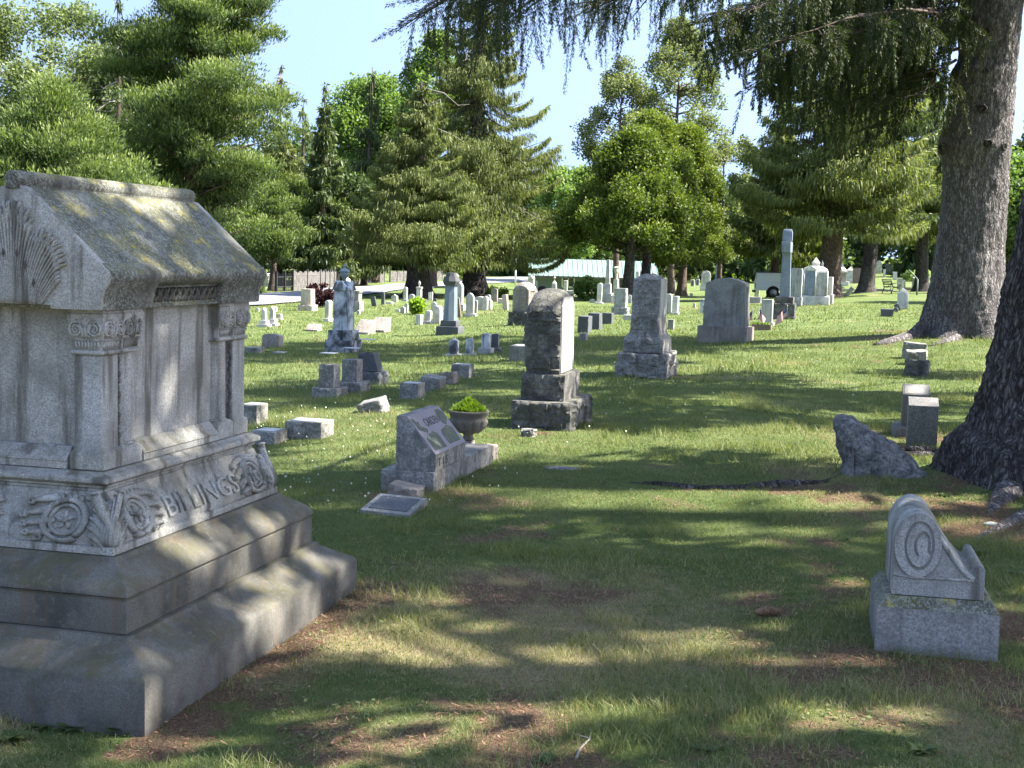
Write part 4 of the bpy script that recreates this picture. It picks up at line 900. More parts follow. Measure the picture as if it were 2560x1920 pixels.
# surface root ridge in the lawn
m = MB(); P = [G(x, y) for x, y in [(1560, 1206), (1640, 1212), (1760, 1222), (1850, 1220), (1950, 1216), (2060, 1206), (2110, 1180)]]
base = P[3]; m.tube([tuple(p - base + np.array([0, 0, -.012 + .012 * math.sin(i * 2)])) for i, p in enumerate(P)], [.01, .03, .045, .04, .05, .035, .02], 8)
e = m.build('surface_root', M['bark_dark'], None, smooth='all'); e.location = base; tag(e, 'long dark tree root surfacing across the lawn left of the boulder', 'root')
m = MB(); P = [G(x, y) for x, y in [(2235, 1130), (2270, 1140), (2320, 1138), (2370, 1142)]]; base = P[1]
for k, dz in ((0, 0), (1, .03), (-1, .0)): m.tube([tuple(p - base + np.array([0, k * .09, dz - .01])) for i, p in enumerate(P)], [.03, .05, .05, .02], 7)
e = m.build('surface_root', M['bark_dark'], None, smooth='all'); e.location = base; tag(e, 'knotted reddish root in front of the speckled slant stones', 'root')
# --- boughs with hanging strands
def bough(r, pts, nsec, strand, need_len, need_w, per, hang=(.2, .6), spread=.9, secr=(.3, .9)):
    """returns (needle quads, tint, tube list)"""
    pts = np.array(pts, float); seg = np.linspace(0, 1, 24); u = np.linspace(0, 1, len(pts))
    C = np.stack([np.interp(seg, u, pts[:, i]) for i in range(3)], -1); C[1:-1] = (C[:-2] + 2 * C[1:-1] + C[2:]) / 4
    tubes = [(C, .035)]; S0, S1, D = [], [], []
    ax = C[-1] - C[0]; ax[2] = 0; ax /= np.linalg.norm(ax); sd_ = np.array([-ax[1], ax[0], 0])
    for i in range(nsec):
        t = r.uniform(.05, 1); k = int(t * 23); p = C[k]; s = r.choice([-1, 1]); L = r.uniform(*secr) * (1.15 - .6 * t)
        dv = ax * r.uniform(.3, .9) + sd_ * s * r.uniform(.5, 1) * spread; dv /= np.linalg.norm(dv); dv[2] = r.uniform(-.45, -.02)
        q = [p + dv * L * a + np.array([0, 0, -.18 * L * a * a]) for a in (0, .35, .7, 1)]; tubes.append((np.array(q), .009))
        ns = max(2, int(L * strand))
        for j in range(ns):
            a = r.uniform(.15, 1.0); b0 = q[0] * (1 - a) + q[3] * a + r.normal(0, .01, 3); l = r.uniform(*hang) * (.6 + .6 * r.random())
            d = np.array([r.normal(0, .16), r.normal(0, .16), -1.0]); S0.append(b0); S1.append(b0 + d * l)
        S0.append(q[1]); S1.append(q[3] + dv * .12)
    S0, S1 = np.array(S0), np.array(S1); ln = np.linalg.norm(S1 - S0, axis=1); cnt = np.maximum(6, (ln * per).astype(int)); idx = np.repeat(np.arange(len(S0)), cnt); k = len(idx)
    t = r.random(k); dd = (S1 - S0)[idx] / ln[idx][:, None]; side = np.cross(dd, r.normal(size=(k, 3))); side /= np.linalg.norm(side, axis=1, keepdims=True) + 1e-9
    fork = (r.random(k) < .45)[:, None] * side * (r.random(k) * .10 * ln[idx] ** .5)[:, None] * (1.1 - t)[:, None]
    p = S0[idx] + (S1 - S0)[idx] * t[:, None] + fork
    d = dd * 1.05 + side * .6
    return leafquads(p, d, need_len * r.uniform(.6, 1.3, k), need_w * r.uniform(.7, 1.3, k), r), np.clip(r.normal(.42, .2, k), 0, 1), tubes
def add_boughs(name, parent, base, specs, seed, mat, **kw):
    r = np.random.default_rng(seed); Qs, Ts, m = [], [], MB()
    for pts, nsec in specs:
        Q, t, tb = bough(r, pts, nsec, **kw); Qs.append(Q - base); Ts.append(t)
        for C, rad in tb: 
            n_ = len(C); C2 = C - base; C2 = C2[::6] if n_ > 10 else C2
            m.tube(C2, [rad * (1 - .8 * i / (len(C2) - 1)) for i in range(len(C2))], 4)
    quads_obj(name, np.concatenate(Qs), M[mat], parent, np.concatenate(Ts)); m.build('branch', M['twig'], parent, smooth='all')
def W(px, py, d): return atd(px, py, d)
specB = [([W(2600, -420, 9.8), W(2050, -230, 9.2), W(1650, -130, 8.8), W(1380, -40, 8.5), W(1200, 10, 8.3)], 64),
         ([W(2600, -500, 9.6), W(1900, -330, 8.4), W(1500, -160, 7.8), W(1290, -70, 7.6), W(1090, -5, 7.4)], 56),
         ([W(2600, -300, 10.2), W(2150, -160, 10.0), W(1850, -90, 10.4), W(1600, -20, 10.8), W(1480, 10, 11.)], 34),
         ([W(2620, -600, 9.6), W(2200, -420, 9.), W(1700, -260, 8.6), W(1400, -150, 8.)], 40)]
add_boughs('hanging_foliage', eB, bB, specB, 3, 'spruce_shaded', strand=8.5, need_len=.021, need_w=.0038, per=720, hang=(.14, .48), secr=(.25, .75))
specA = []
rA = np.random.default_rng(12)
for (x0, y0, x1, y1, x2, y2, dn, ns) in [(2420, -120, 2150, -60, 1800, 20, 24, 60), (2420, -200, 2050, -150, 1690, -60, 25, 60), (2410, 20, 2200, 60, 1960, 130, 23.5, 50), (2400, 60, 2230, 130, 2050, 220, 26, 34),
                                        (2420, -60, 2100, 20, 1780, 110, 27.5, 60), (2410, 80, 2260, 170, 2110, 270, 27, 24), (2400, -20, 2250, 40, 2120, 140, 29, 40), (2390, 150, 2310, 230, 2230, 330, 25.5, 24), (2420, -260, 1980, -220, 1560, -120, 27, 50),
                                        (2410, 0, 2140, 70, 1900, 200, 25, 46), (2405, 120, 2200, 200, 1950, 280, 28.5, 26), (2420, -100, 2020, -20, 1740, 40, 22.5, 50), (2520, -140, 2600, -60, 2680, 60, 26, 24), (2405, 40, 2130, 40, 1850, 130, 21.5, 44)]:
    specA.append(([W(x0, y0, dA - .2), W((x0 + x1) / 2, (y0 + y1) / 2 - 20, (dA + dn) / 2), W(x1, y1, dn), W((x1 + x2) / 2, (y1 + y2) / 2 + 8, dn), W(x2, y2, dn)], ns))
add_boughs('hanging_foliage', eA, bA, specA, 5, 'spruce_shaded', strand=5.6, need_len=.055, need_w=.013, per=330, hang=(.2, .75), secr=(.5, 1.5))
# crowns above the frame (they throw the dappled shade)
def crown(e, base, r, H_, R_, z0, n, nb=120, q=(.5, .15), lean=(0, 0)):
    K = nb; f = r.random(K) ** 1.25; z = z0 + (H_ - z0) * f; az = r.uniform(0, 6.283, K); rad = R_ * (1 - .93 * f) * r.uniform(.12, 1, K) ** .55
    c = np.stack([rad * np.cos(az) + lean[0] * z, rad * np.sin(az) + lean[1] * z, z], -1); cs = r.uniform(.45, 1.05, K) * (1.1 - .4 * f)
    idx = np.repeat(np.arange(K), np.maximum(20, (n * cs ** 2 / (cs ** 2).sum()).astype(int))); k = len(idx)
    o = r.normal(size=(k, 3)); o /= np.linalg.norm(o, axis=1, keepdims=True); o *= (r.random(k) ** .5)[:, None]
    p = c[idx] + o * cs[idx][:, None] * np.array([1, 1, .6]); d = np.stack([np.cos(az[idx]) * .6, np.sin(az[idx]) * .6, np.full(k, -.7)], -1) + r.normal(0, .5, (k, 3))
    quads_obj('crown', leafquads(p, d, q[0] * r.uniform(.6, 1.3, k), q[1] * r.uniform(.7, 1.3, k), r), M['spruce'], e, np.clip(r.normal(.5, .2, k), 0, 1))
    m = MB()
    for i in range(0, K, 2): m.tube([(lean[0] * z[i], lean[1] * z[i], z[i] + .3), tuple(c[i] * .5 + np.array([lean[0] * z[i], lean[1] * z[i], z[i] + .2]) * .5), tuple(c[i])], [.05, .03, .012], 4)
    m.build('limb', M['twig'], e, smooth='all')
crown(eA, bA, np.random.default_rng(70), 25, 5.6, 8.6, 14000, 95, lean=(.03, 0))
crown(eB, bB, np.random.default_rng(71), 24, 5.2, 5.8, 8500, 62)
SH = [((8.6, 5.6), 22, 4.8, 4.8, 11000, 'unseen spruce added just right of the frame to shade the near lawn'),
      ((10.6, 17.5), 21, 4.4, 7.0, 8000, 'unseen spruce added between the two visible trunks for its shade'),
      ((15.5, 9.5), 24, 4.6, 6.0, 6000, 'unseen spruce added far right of the frame for its shade')]  # unseen trees added outside the frame to cast dappled shade
for (x, y), hh, R_, z0, n, lab in SH:
    e = empty('spruce_tree', (x, y, hz(x, y)), 0, lab, 'tree'); crown(e, None, np.random.default_rng(int(x * 10)), hh, R_, z0, n, n // 125)
    trunk_mesh(hh, .4, 'bark_dark', e, None, 0, seed=int(x))
# dead twigs hanging near the trunks, leaning stick on ground
def cone_obj(px, py, L, rz, label, tilt=0):
    g = G(px, py); e = empty('pine_cone', (g[0], g[1], g[2] + L * .17), rz, label, 'pine cone')
    m = MB(); core = []; n = 11
    m.loft([[(-L / 2 + L * t, L * .10 * math.sin(math.pi * (t * .9 + .08)) * math.cos(a), L * .10 * math.sin(math.pi * (t * .9 + .08)) * math.sin(a)) for a in [2 * math.pi * k / 8 for k in range(8)]] for t in [i / 8 for i in range(9)]])
    m.build('core', M['twig'], e); m = MB()
    for i in range(150):
        t = (i + .5) / 150; a = i * 2.39996; rad = L * .185 * math.sin(math.pi * (t * .86 + .09)) ** .8; x = -L / 2 + L * t
        c, s = math.cos(a), math.sin(a); w = L * .055; o = Vector((0, -s, c)); u_ = Vector((0, c, s))
        p0 = Vector((x - L * .01, 0, 0)) + u_ * rad * .45; p1 = Vector((x + L * .055, 0, 0)) + u_ * rad
        m.add([p0 - o * w * .5, p0 + o * w * .5, p1 + o * w, p1 + u_ * L * .012 + Vector((L * .018, 0, 0)), p1 - o * w, (p0 + p1) / 2 - u_ * .004], [(0, 1, 2, 3, 4), (0, 5, 1), (1, 5, 2), (2, 5, 3), (3, 5, 4), (4, 5, 0)])
    m.build('scales', M['cone'], e); return e
cone_obj(1917, 1540, .12, .2, 'long brown spruce cone lying on the sunlit grass')
cone_obj(840, 1860, .06, 1.1, 'small brown cone half hidden in the needles at the bottom')
m = MB(); P = [G(x, y) for x, y in [(1440, 1905), (1450, 1880), (1475, 1855), (1478, 1830)]]; m.tube([tuple(p - P[0] + np.array([0, 0, .012])) for p in P], [.005, .004, .003, .002], 5)
m.tube([tuple(P[2] - P[0] + np.array([0, 0, .012])), tuple(P[2] - P[0] + np.array([-.05, .02, .02]))], [.003, .001], 4)
e = m.build('fallen_twig', M['deadwood'], None); e.location = P[0]; tag(e, 'bare forked twig on the needles near the bottom edge', 'twig')
for px, py, s, lab in [(2478, 1312, .035, 'small white leaf lying by the surface root'), (1405, 1172, .10, 'thin flat stone lying in the worn grass')]:
    g = G(px, py); m = MB(); m.lathe([(s * .6, -.02), (s * 1.05, .0), (s * .95, .012), (s * .4, .022)], 9, (0, 0, 0)); o = m.build('flat_stone' if s > .05 else 'fallen_leaf', M['fieldstone'] if s > .05 else M['flower'], None, smooth='all'); o.location = g; o.scale = (1.4, .7, .8); tag(o, lab, 'stone' if s > .05 else 'leaf')
# broadleaf weeds
wr = np.random.default_rng(9)
for i, (px, py, s, lab) in enumerate([(30, 1850, .07, 'leafy weed in the bottom left corner'), (110, 1818, .08, 'leafy weed against the front of the big monument step'), (190, 1822, .07, 'second leafy weed along the monument front'), (320, 1830, .08, 'light green weed at the monument corner'), (255, 1812, .06, 'low weed touching the monument front step'),
                                  (2440, 1385, .09, 'large leaved weed right of the scroll stone'), (2540, 1440, .08, 'weed at the right edge beside the scroll stone'), (1760, 1875, .05, 'round leaved sprout in the needles, right of centre'), (1370, 1905, .05, 'bright green sprout at the bottom edge'), (2360, 1240, .06, 'pale leaved seedling in front of the dark trunk'), (2110, 1350, .05, 'small green sprout left of the scroll stone'), (2300, 1880, .07, 'long leaved weed in the bottom right corner')]):
    g = G(px, py); m = MB()
    for k in range(11):
        a = wr.uniform(0, 6.28); L = s * wr.uniform(.6, 1.2); w = L * .28; c, sn = math.cos(a), math.sin(a); up_ = wr.uniform(.3, .9)
        pts = [(0, 0, 0), (c * L * .4 - sn * w, sn * L * .4 + c * w, L * .4 * up_), (c * L, sn * L, L * .45 * up_), (c * L * .4 + sn * w, sn * L * .4 - c * w, L * .4 * up_), (c * L * .45, sn * L * .45, L * .34 * up_)]
        m.add(pts, [(0, 1, 4), (1, 2, 4), (2, 3, 4), (3, 0, 4)])
    o = m.build('weed', M['weed'] if 'weed' in M else M['grassblade'], None); o.location = g; tag(o, lab, 'weed')
# ------------------------------------------------------------------ stone builders
def rough_mesh(w, d, h, amp=.02, faces='FBLR', n=(10, 8, 12), seed=0, warp=None, taper=1.0, margin=.10, freq=None):
    """subdivided block; listed faces are rock-pitched, the others dressed smooth. origin at bottom centre"""
    bm = bmesh.new(); nx, ny, nz = n
    if amp >= .01: nx, ny, nz = int(nx * 1.9), int(ny * 1.9), int(nz * 1.9)
    freq = freq or 3.2 / max(.12, min(w, d, h))
    def face(o, a, b, na_, nb_):
        g = [[bm.verts.new(o + a * (i / na_) + b * (j / nb_)) for j in range(nb_ + 1)] for i in range(na_ + 1)]
        for i in range(na_):
            for j in range(nb_): bm.faces.new((g[i][j], g[i + 1][j], g[i + 1][j + 1], g[i][j + 1]))
    V = Vector; x, y, z = V((w, 0, 0)), V((0, d, 0)), V((0, 0, h)); o = V((-w / 2, -d / 2, 0))
    face(o, x, z, nx, nz); face(o + y + x, -x, z, nx, nz); face(o + y, -y, z, ny, nz); face(o + x, y, z, ny, nz); face(o + z, x, y, nx, ny); face(o + y, x, -y, nx, ny)
    bmesh.ops.remove_doubles(bm, verts=bm.verts, dist=1e-5); sd_ = Vector((seed * 7.3, seed * 3.1, seed * 1.7))
    for v in bm.verts:
        p = v.co.copy(); fx, fy, fz = abs(p.x) / (w / 2), abs(p.y) / (d / 2), p.z / h
        def fade(a, b):   # distance to edges inside the face
            e = min(1 - a, b if b < .5 else 1 - b) if False else min((1 - a) * 1.0, 1.0)
            e2 = min(b, 1 - b) * 2
            return min(1, e / margin) * min(1, e2 / margin)
        nn = mnoise.fractal(p * freq + sd_, .8, 2.1, 5); cell = mnoise.cell(p * freq * 1.1 + sd_)
        big = .62 + .62 * nn + .5 * (cell - .5) - .55 * abs(mnoise.noise(p * freq * 1.9 + sd_)) + .30 * mnoise.noise(p * freq * 4.3 + sd_)
        off = Vector((0, 0, 0))
        if fy > .999 and (('F' in faces and p.y < 0) or ('B' in faces and p.y > 0)): off.y += math.copysign(amp * big * fade(fx, fz), p.y)
        if fx > .999 and (('R' in faces and p.x > 0) or ('L' in faces and p.x < 0)): off.x += math.copysign(amp * big * fade(fy, fz), p.x)
        if fz > .999 and 'T' in faces: off.z += amp * .7 * big * min(1, (1 - fx) / margin) * min(1, (1 - fy) / margin)
        q = p + off; k = 1 + (taper - 1) * fz; q.x *= k; q.y *= k
        if 'e' in faces:   # chipped edges
            q += Vector((mnoise.noise(p * 9 + sd_), mnoise.noise(p * 9 + sd_ * 2), mnoise.noise(p * 9 - sd_))) * amp * .35 * (1 if fz > .02 else 0)
        v.co = warp(q, fx, fy, fz) if warp else q
    bmesh.ops.recalc_face_normals(bm, faces=bm.faces); return bm
def bm_obj(bm, name, mat, parent=None, smooth=True, ang=32):
    for f in bm.faces: f.smooth = smooth
    for e in bm.edges:
        if e.is_manifold and e.calc_face_angle(0) > R(ang): e.smooth = False
    me = bpy.data.meshes.new(name); bm.to_mesh(me); bm.free(); me.materials.append(M[mat]); o = bpy.data.objects.new(name, me); COL.objects.link(o)
    if parent: o.parent = parent
    return o
def rblock(name, mat, parent, w, d, h, loc=(0, 0, 0), **kw):
    o = bm_obj(rough_mesh(w, d, h, **kw), name, mat, parent); o.location = loc; return o
def at_ground(px, py, d=0.0, yaw=YAW):
    """placement whose front foot meets the photo pixel; returns location, metres per pixel"""
    g = G(px, py); x, y = g[0] + math.sin(yaw) * d / 2, g[1] + math.cos(yaw) * d / 2
    return Vector((x, y, min(hz(x, y), g[2] + .02) - .01)), g[1] / FPX
def outline(kind, w, h):
    a = w / 2
    if kind == 'round': return [(-a, 0), (a, 0), (a, h - a * .85)] + [(a * math.cos(t), h - a * .85 + a * .85 * math.sin(t)) for t in np.linspace(.2, math.pi - .2, 9)] + [(-a, h - a * .85)]
    if kind == 'seg': return [(-a, 0), (a, 0), (a, h - a * .3)] + [(a * math.cos(t), h - a * .3 + a * .3 * math.sin(t)) for t in np.linspace(.3, math.pi - .3, 9)] + [(-a, h - a * .3)]
    if kind == 'gothic': return [(-a, 0), (a, 0), (a, h - a * 1.1), (a * .75, h - a * .55), (a * .35, h - a * .15), (0, h), (-a * .35, h - a * .15), (-a * .75, h - a * .55), (-a, h - a * 1.1)]
    if kind == 'shoulder': return [(-a, 0), (a, 0), (a, h - a * .7), (a * .8, h - a * .7)] + [(a * .8 * math.cos(t), h - a * .62 + a * .62 * math.sin(t)) for t in np.linspace(.1, math.pi - .1, 8)] + [(-a * .8, h - a * .7), (-a, h - a * .7)]
    if kind == 'peak': return [(-a, 0), (a, 0), (a, h - a * .55), (0, h), (-a, h - a * .55)]
    if kind == 'broken': return [(-a, 0), (a, 0), (a, h * .8), (a * .3, h * .93), (-a * .2, h * .86), (-a, h)]
    return [(-a, 0), (a, 0), (a, h), (-a, h)]
def tablet(px, py, w, h, label, mat='marble', top='round', t=.10, base=None, yaw=YAW, tilt=(0, 0), group=None, cat='headstone', name='headstone', panel=None):
    """upright slab; w, h in photo px; base=(w, h) px"""
    loc, k = at_ground(px, py, t, yaw); W_, H_ = w * k, h * k; bh = (base[1] * k if base else 0)
    if tilt == (0, 0): tilt = (R(2.2) * math.sin(px * 1.7), R(1.8) * math.sin(px * 2.9 + py)) if not base else (0, R(.8) * math.sin(px))
    yaw = yaw + R(4) * math.sin(px * 3.1)
    if not base and not panel:
        m = MB(); m.prism(outline(top, W_, H_ + .05), -t / 2, t / 2); o = m.build(name, M[mat], None, smooth=True, bevel=min(.012, W_ * .06), seg=2)
        o.location = loc - Vector((0, 0, .05)); o.rotation_euler = (tilt[0], tilt[1], -yaw); return tag(o, label, cat, group)
    e = empty(name, loc, -yaw, label, cat, group, tilt)
    if base: m = MB(); m.box((0, 0, bh / 2 - .05), (base[0] * k, t + .14, bh + .1)); m.build('base', M[mat if mat != 'marble_black' else 'marble_grey'], e, smooth=True, bevel=.01)
    m = MB(); m.prism(outline(top, W_, H_ - bh), -t / 2, t / 2); o = m.build('tablet', M[mat], e, smooth=True, bevel=min(.012, W_ * .06)); o.location = (0, 0, bh + .001)
    if panel: m = MB(); m.prism(outline(top, W_ * .66, (H_ - bh) * .72), -t / 2 - .006, -t / 2 + .004); q = m.build('panel', M[panel], o); q.location = (0, 0, (H_ - bh) * .12)
    return e
def pillar(px, py, parts, label, mat='marble', yaw=YAW, group=None, name='monument_pillar', cat='monument', mats=None, rot=0):
    """stack of square or round sections from the ground: (part, kind, w_bottom, w_top, height) in px"""
    dpt = parts[0][2]; g = G(px, py); k = g[1] / FPX; loc, k = at_ground(px, py, dpt * k, yaw); e = empty(name, loc, -yaw, label, cat, group); z = -.04
    for i, (nm, kind, w0, w1, h) in enumerate(parts):
        m = MB(); a, b, H_ = w0 * k / 2, w1 * k / 2, h * k + (.04 if i == 0 else 0); mt = (mats or {}).get(nm, mat)
        if kind == 'box': m.rect([(a, z), (b, z + H_)], 0, 0)
        elif kind == 'rough':
            z += H_; rblock(nm, mt, e, w0 * k, w0 * k, H_, (0, 0, z - H_), amp=.035, seed=i + px % 7, n=(8, 8, 7)); continue
        elif kind == 'pyr': m.rect([(a, z), (.004, z + H_)], 0, 0)
        elif kind == 'gable':
            for r_ in (0, 1): 
                q = MB(); q.prism([(-a, z), (a, z), (0, z + H_)], -a, a)
                m.add([(x, y, zz) if not r_ else (y, -x, zz) for x, y, zz in q.v], q.f)
        elif kind == 'round': m.lathe([(a, z), (b, z + H_)], 20)
        elif kind == 'dome': m.lathe([(a * math.cos(t), z + H_ * math.sin(t)) for t in np.linspace(0, 1.5, 7)], 16)
        elif kind == 'ball': m.lathe([(max(.001, a * math.sin(t)), z + H_ / 2 - H_ / 2 * math.cos(t)) for t in np.linspace(.02, math.pi - .02, 13)], 20)
        elif kind == 'urn': m.lathe([(q * a, z + f * H_) for q, f in ((.45, 0), (.5, .05), (.22, .12), (.25, .2), (.8, .36), (1, .55), (1.05, .62), (.95, .66), (.85, .70), (.45, .82), (.2, .88), (.24, .93), (.03, 1))], 18)
        elif kind == 'oct': m.lathe([(a, z), (b, z + H_)], 8)
        elif kind == 'cross': m.box((0, 0, z + H_ / 2), (a * .5, a * .4, H_)); m.box((0, 0, z + H_ * .66), (a * 2, a * .39, a * .5))
        elif kind == 'drape': m.lathe([(a * q, z + f * H_) for q, f in ((.8, 0), (1, .3), (.75, .6), (1.15, .8), (.7, .95), (.05, 1))], 9)
        m.build(nm, M[mt], e, smooth=True, bevel=min(.01, a * .1) if kind in ('box', 'gable', 'pyr') else 0); z += H_ - .0
        z += .0005
    return e
def block(px, py, w, h, label, mat='granite_rough', d=.25, yaw=YAW, faces='FBLRe', tilt=(0, 0), amp=.018, group=None, taper=1.0, name='stone_marker', cat='marker', n=(9, 8, 7), slope=0.0, frost=None):
    loc, k = at_ground(px, py, d, yaw); W_, H_ = w * k, h * k
    wp = (lambda q, fx, fy, fz: Vector((q.x, q.y, q.z * (1 + slope * (q.y / d))))) if slope else None
    bm = rough_mesh(W_, d, H_ + .04, amp=amp, faces=faces, seed=px % 13, taper=taper, n=n, warp=wp); o = bm_obj(bm, name, mat); o.location = loc - Vector((0, 0, .04)); o.rotation_euler = (tilt[0], tilt[1], -yaw)
    tag(o, label, cat, group)
    if frost:
        m = MB(); m.box((0, 0, H_ + .0415 + .003 * 0), (W_ * .78, d * .72, .006)); q = m.build('inscribed_panel', M[frost], o)
    return o
def slant(px, py, w, h, label, mat='granite_block', d=.3, yaw=YAW, hb=.35, top=.25, base=None, group=None, face=None, side='F', name='slant_marker', cat='marker', sbase=None):
    """wedge marker with sloping inscribed face; side F faces the camera, R faces right"""
    loc, k = at_ground(px, py, d, yaw); W_, H_ = w * k, h * k; e = empty(name, loc, -yaw, label, cat, group); z0 = 0
    if side == 'F': wid, dep = W_, d
    else: wid, dep = d, W_
    if base: bw, bh = base[0] * k, base[1] * k; rblock('base', mat, e, bw, d + .14, bh + .04, (0, 0, -.04), amp=.02, seed=px % 11, n=(9, 7, 4)); z0 = bh; H_ -= bh
    y0, y1 = -dep / 2, dep / 2; yt = y1 - dep * top
    m = MB(); prof = [(y0, z0 - (0 if base else .04)), (y1, z0 - (0 if base else .04)), (y1, z0 + H_), (yt, z0 + H_), (y0, z0 + H_ * hb)]
    m.loft([[(x, y, z) for y, z in prof] for x in (-wid / 2, wid / 2)])
    if side == 'R': m.v = [(-y, x, z) for x, y, z in m.v]
    o = m.build('slant_block', M[mat], e, smooth=True, bevel=.004)
    a0, a1 = Vector((0, y0, z0 + H_ * hb)), Vector((0, yt, z0 + H_)); s = a1 - a0; nn = Vector((0, -s.z, s.y)).normalized()
    if face:
        c = MB(); q = []
        for t, x in ((.07, -.44), (.07, .44), (.93, .44), (.93, -.44)): q.append(a0 + s * t + Vector((x * wid, 0, 0)))
        vs_ = [p + nn * .0 for p in q] + [p + nn * .0035 for p in q]
        if side == 'R': vs_ = [Vector((-p.y, p.x, p.z)) for p in vs_]
        c.add(vs_, [(3, 2, 1, 0), (4, 5, 6, 7), (0, 1, 5, 4), (1, 2, 6, 5), (2, 3, 7, 6), (3, 0, 4, 7)]); c.build('inscribed_face', M[face], o)
    return e
# ------------------------------------------------------------------ scroll marker (right foreground)
def poly_plate(poly, x0, x1, z0, z1, fn, n, inside):
    bm = bmesh.new(); g = {}
    for i in range(n + 1):
        for j in range(n + 1):
            x, z = x0 + (x1 - x0) * i / n, z0 + (z1 - z0) * j / n
            if inside(x, z): g[i, j] = bm.verts.new((x, -fn(x, z), z))
    for i in range(n):
        for j in range(n):
            c = [(i, j), (i + 1, j), (i + 1, j + 1), (i, j + 1)]
            if all(q in g for q in c): bm.faces.new([g[q] for q in c])
    return bm
YS = R(12); gA = G(2191, 1637); gB = G(2486, 1646)
cu, sv = np.array([math.cos(YS), -math.sin(YS)]), np.array([math.sin(YS), math.cos(YS)])
wS = .490; dS = .52; mid = (gA[:2] + gB[:2]) / 2 + sv * dS / 2
sc_ = empty('scroll_marker', (mid[0], mid[1], -.01), -YS, 'small grey scroll topped granite marker on a chamfered base', 'marker')
o = bm_obj(rough_mesh(wS, dS, .25, amp=.0, faces='', n=(10, 8, 8)), 'base', 'granite_block', sc_); o.location = (0, 0, -.05)
def wchf(q, fx, fy, fz): return q
m = MB(); m.rect([(0, .199), (-.004, .205), (-.034, .246), (-.05, .248)], wS / 2, dS / 2); m.build('chamfer', M['granite_roof'], sc_, smooth=True, bevel=.003)
sd0, sd1 = -dS / 2 + .036, dS / 2 - .004
ov = [( -.091 + .096 * math.cos(t), .463 + .137 * math.sin(t)) for t in np.linspace(math.pi, math.pi * .22, 22)]
prof = [(.181, .2495), (.181, .352), (.181, .372), (.176, .386), (.164, .393), (.150, .389), (.141, .376), (.141, .362), (.134, .352), (.116, .362), (.080, .398), (.045, .448), (.012, .505)] + [(x, z) for x, z in reversed(ov)] + [(-.187, .2495)]
prof = [p for i, p in enumerate(prof) if i == 0 or (abs(p[0] - prof[i - 1][0]) + abs(p[1] - prof[i - 1][1]) > .002)]
m = MB(); m.prism(prof, sd0, sd1); m.build('scroll_block', M['granite'], sc_, smooth=True, bevel=.005)
spiral = [(-.086 + .055 * math.sin(a), .462 + .096 * math.cos(a)) for a in np.linspace(0, 2 * math.pi, 110)] + [(-.075 + .028 * math.sin(a), .462 + .050 * math.cos(a) + (.004 if a > 0 else 0)) for a in np.linspace(-2.5, 1.9, 70)] + [(-.075 + .0265 + .013 * t, .446 - .030 * t) for t in np.linspace(0, .8, 10)]
spa = np.array(spiral)
sep = np.array([(-.175, .352), (-.15, .334), (-.10, .325), (-.04, .327), (.0, .333)])
def vol(x, z):
    dd = np.min(np.hypot(spa[:, 0] - x, spa[:, 1] - z)); h = .010
    h -= .014 * max(0, 1 - (dd / .0065) ** 2); e = ((x + .091) / .096) ** 2 + ((z - .463) / .137) ** 2
    return -sd0 + h * (1 if e < .97 else max(0, (1.0 - e) / .03))
bm = poly_plate(None, -.187, .006, .326, .60, vol, 110, lambda x, z: ((x + .091) / .096) ** 2 + ((z - .463) / .137) ** 2 <= 1.0)
bm_obj(bm, 'carved_spiral', 'granite', sc_, ang=80)
m = MB(); mps = lambda s, z, h: (s, sd0 - h, z)
stroke(m, [(-.006, .50), (.020, .462), (.055, .412), (.092, .370), (.120, .345), (.138, .336)], .011, .007, mps)
stroke(m, [(-.183, .335), (-.10, .326), (.02, .330), (.138, .331)], .006, .006, mps)
m.build('border_rib', M['granite'], sc_, smooth='all')
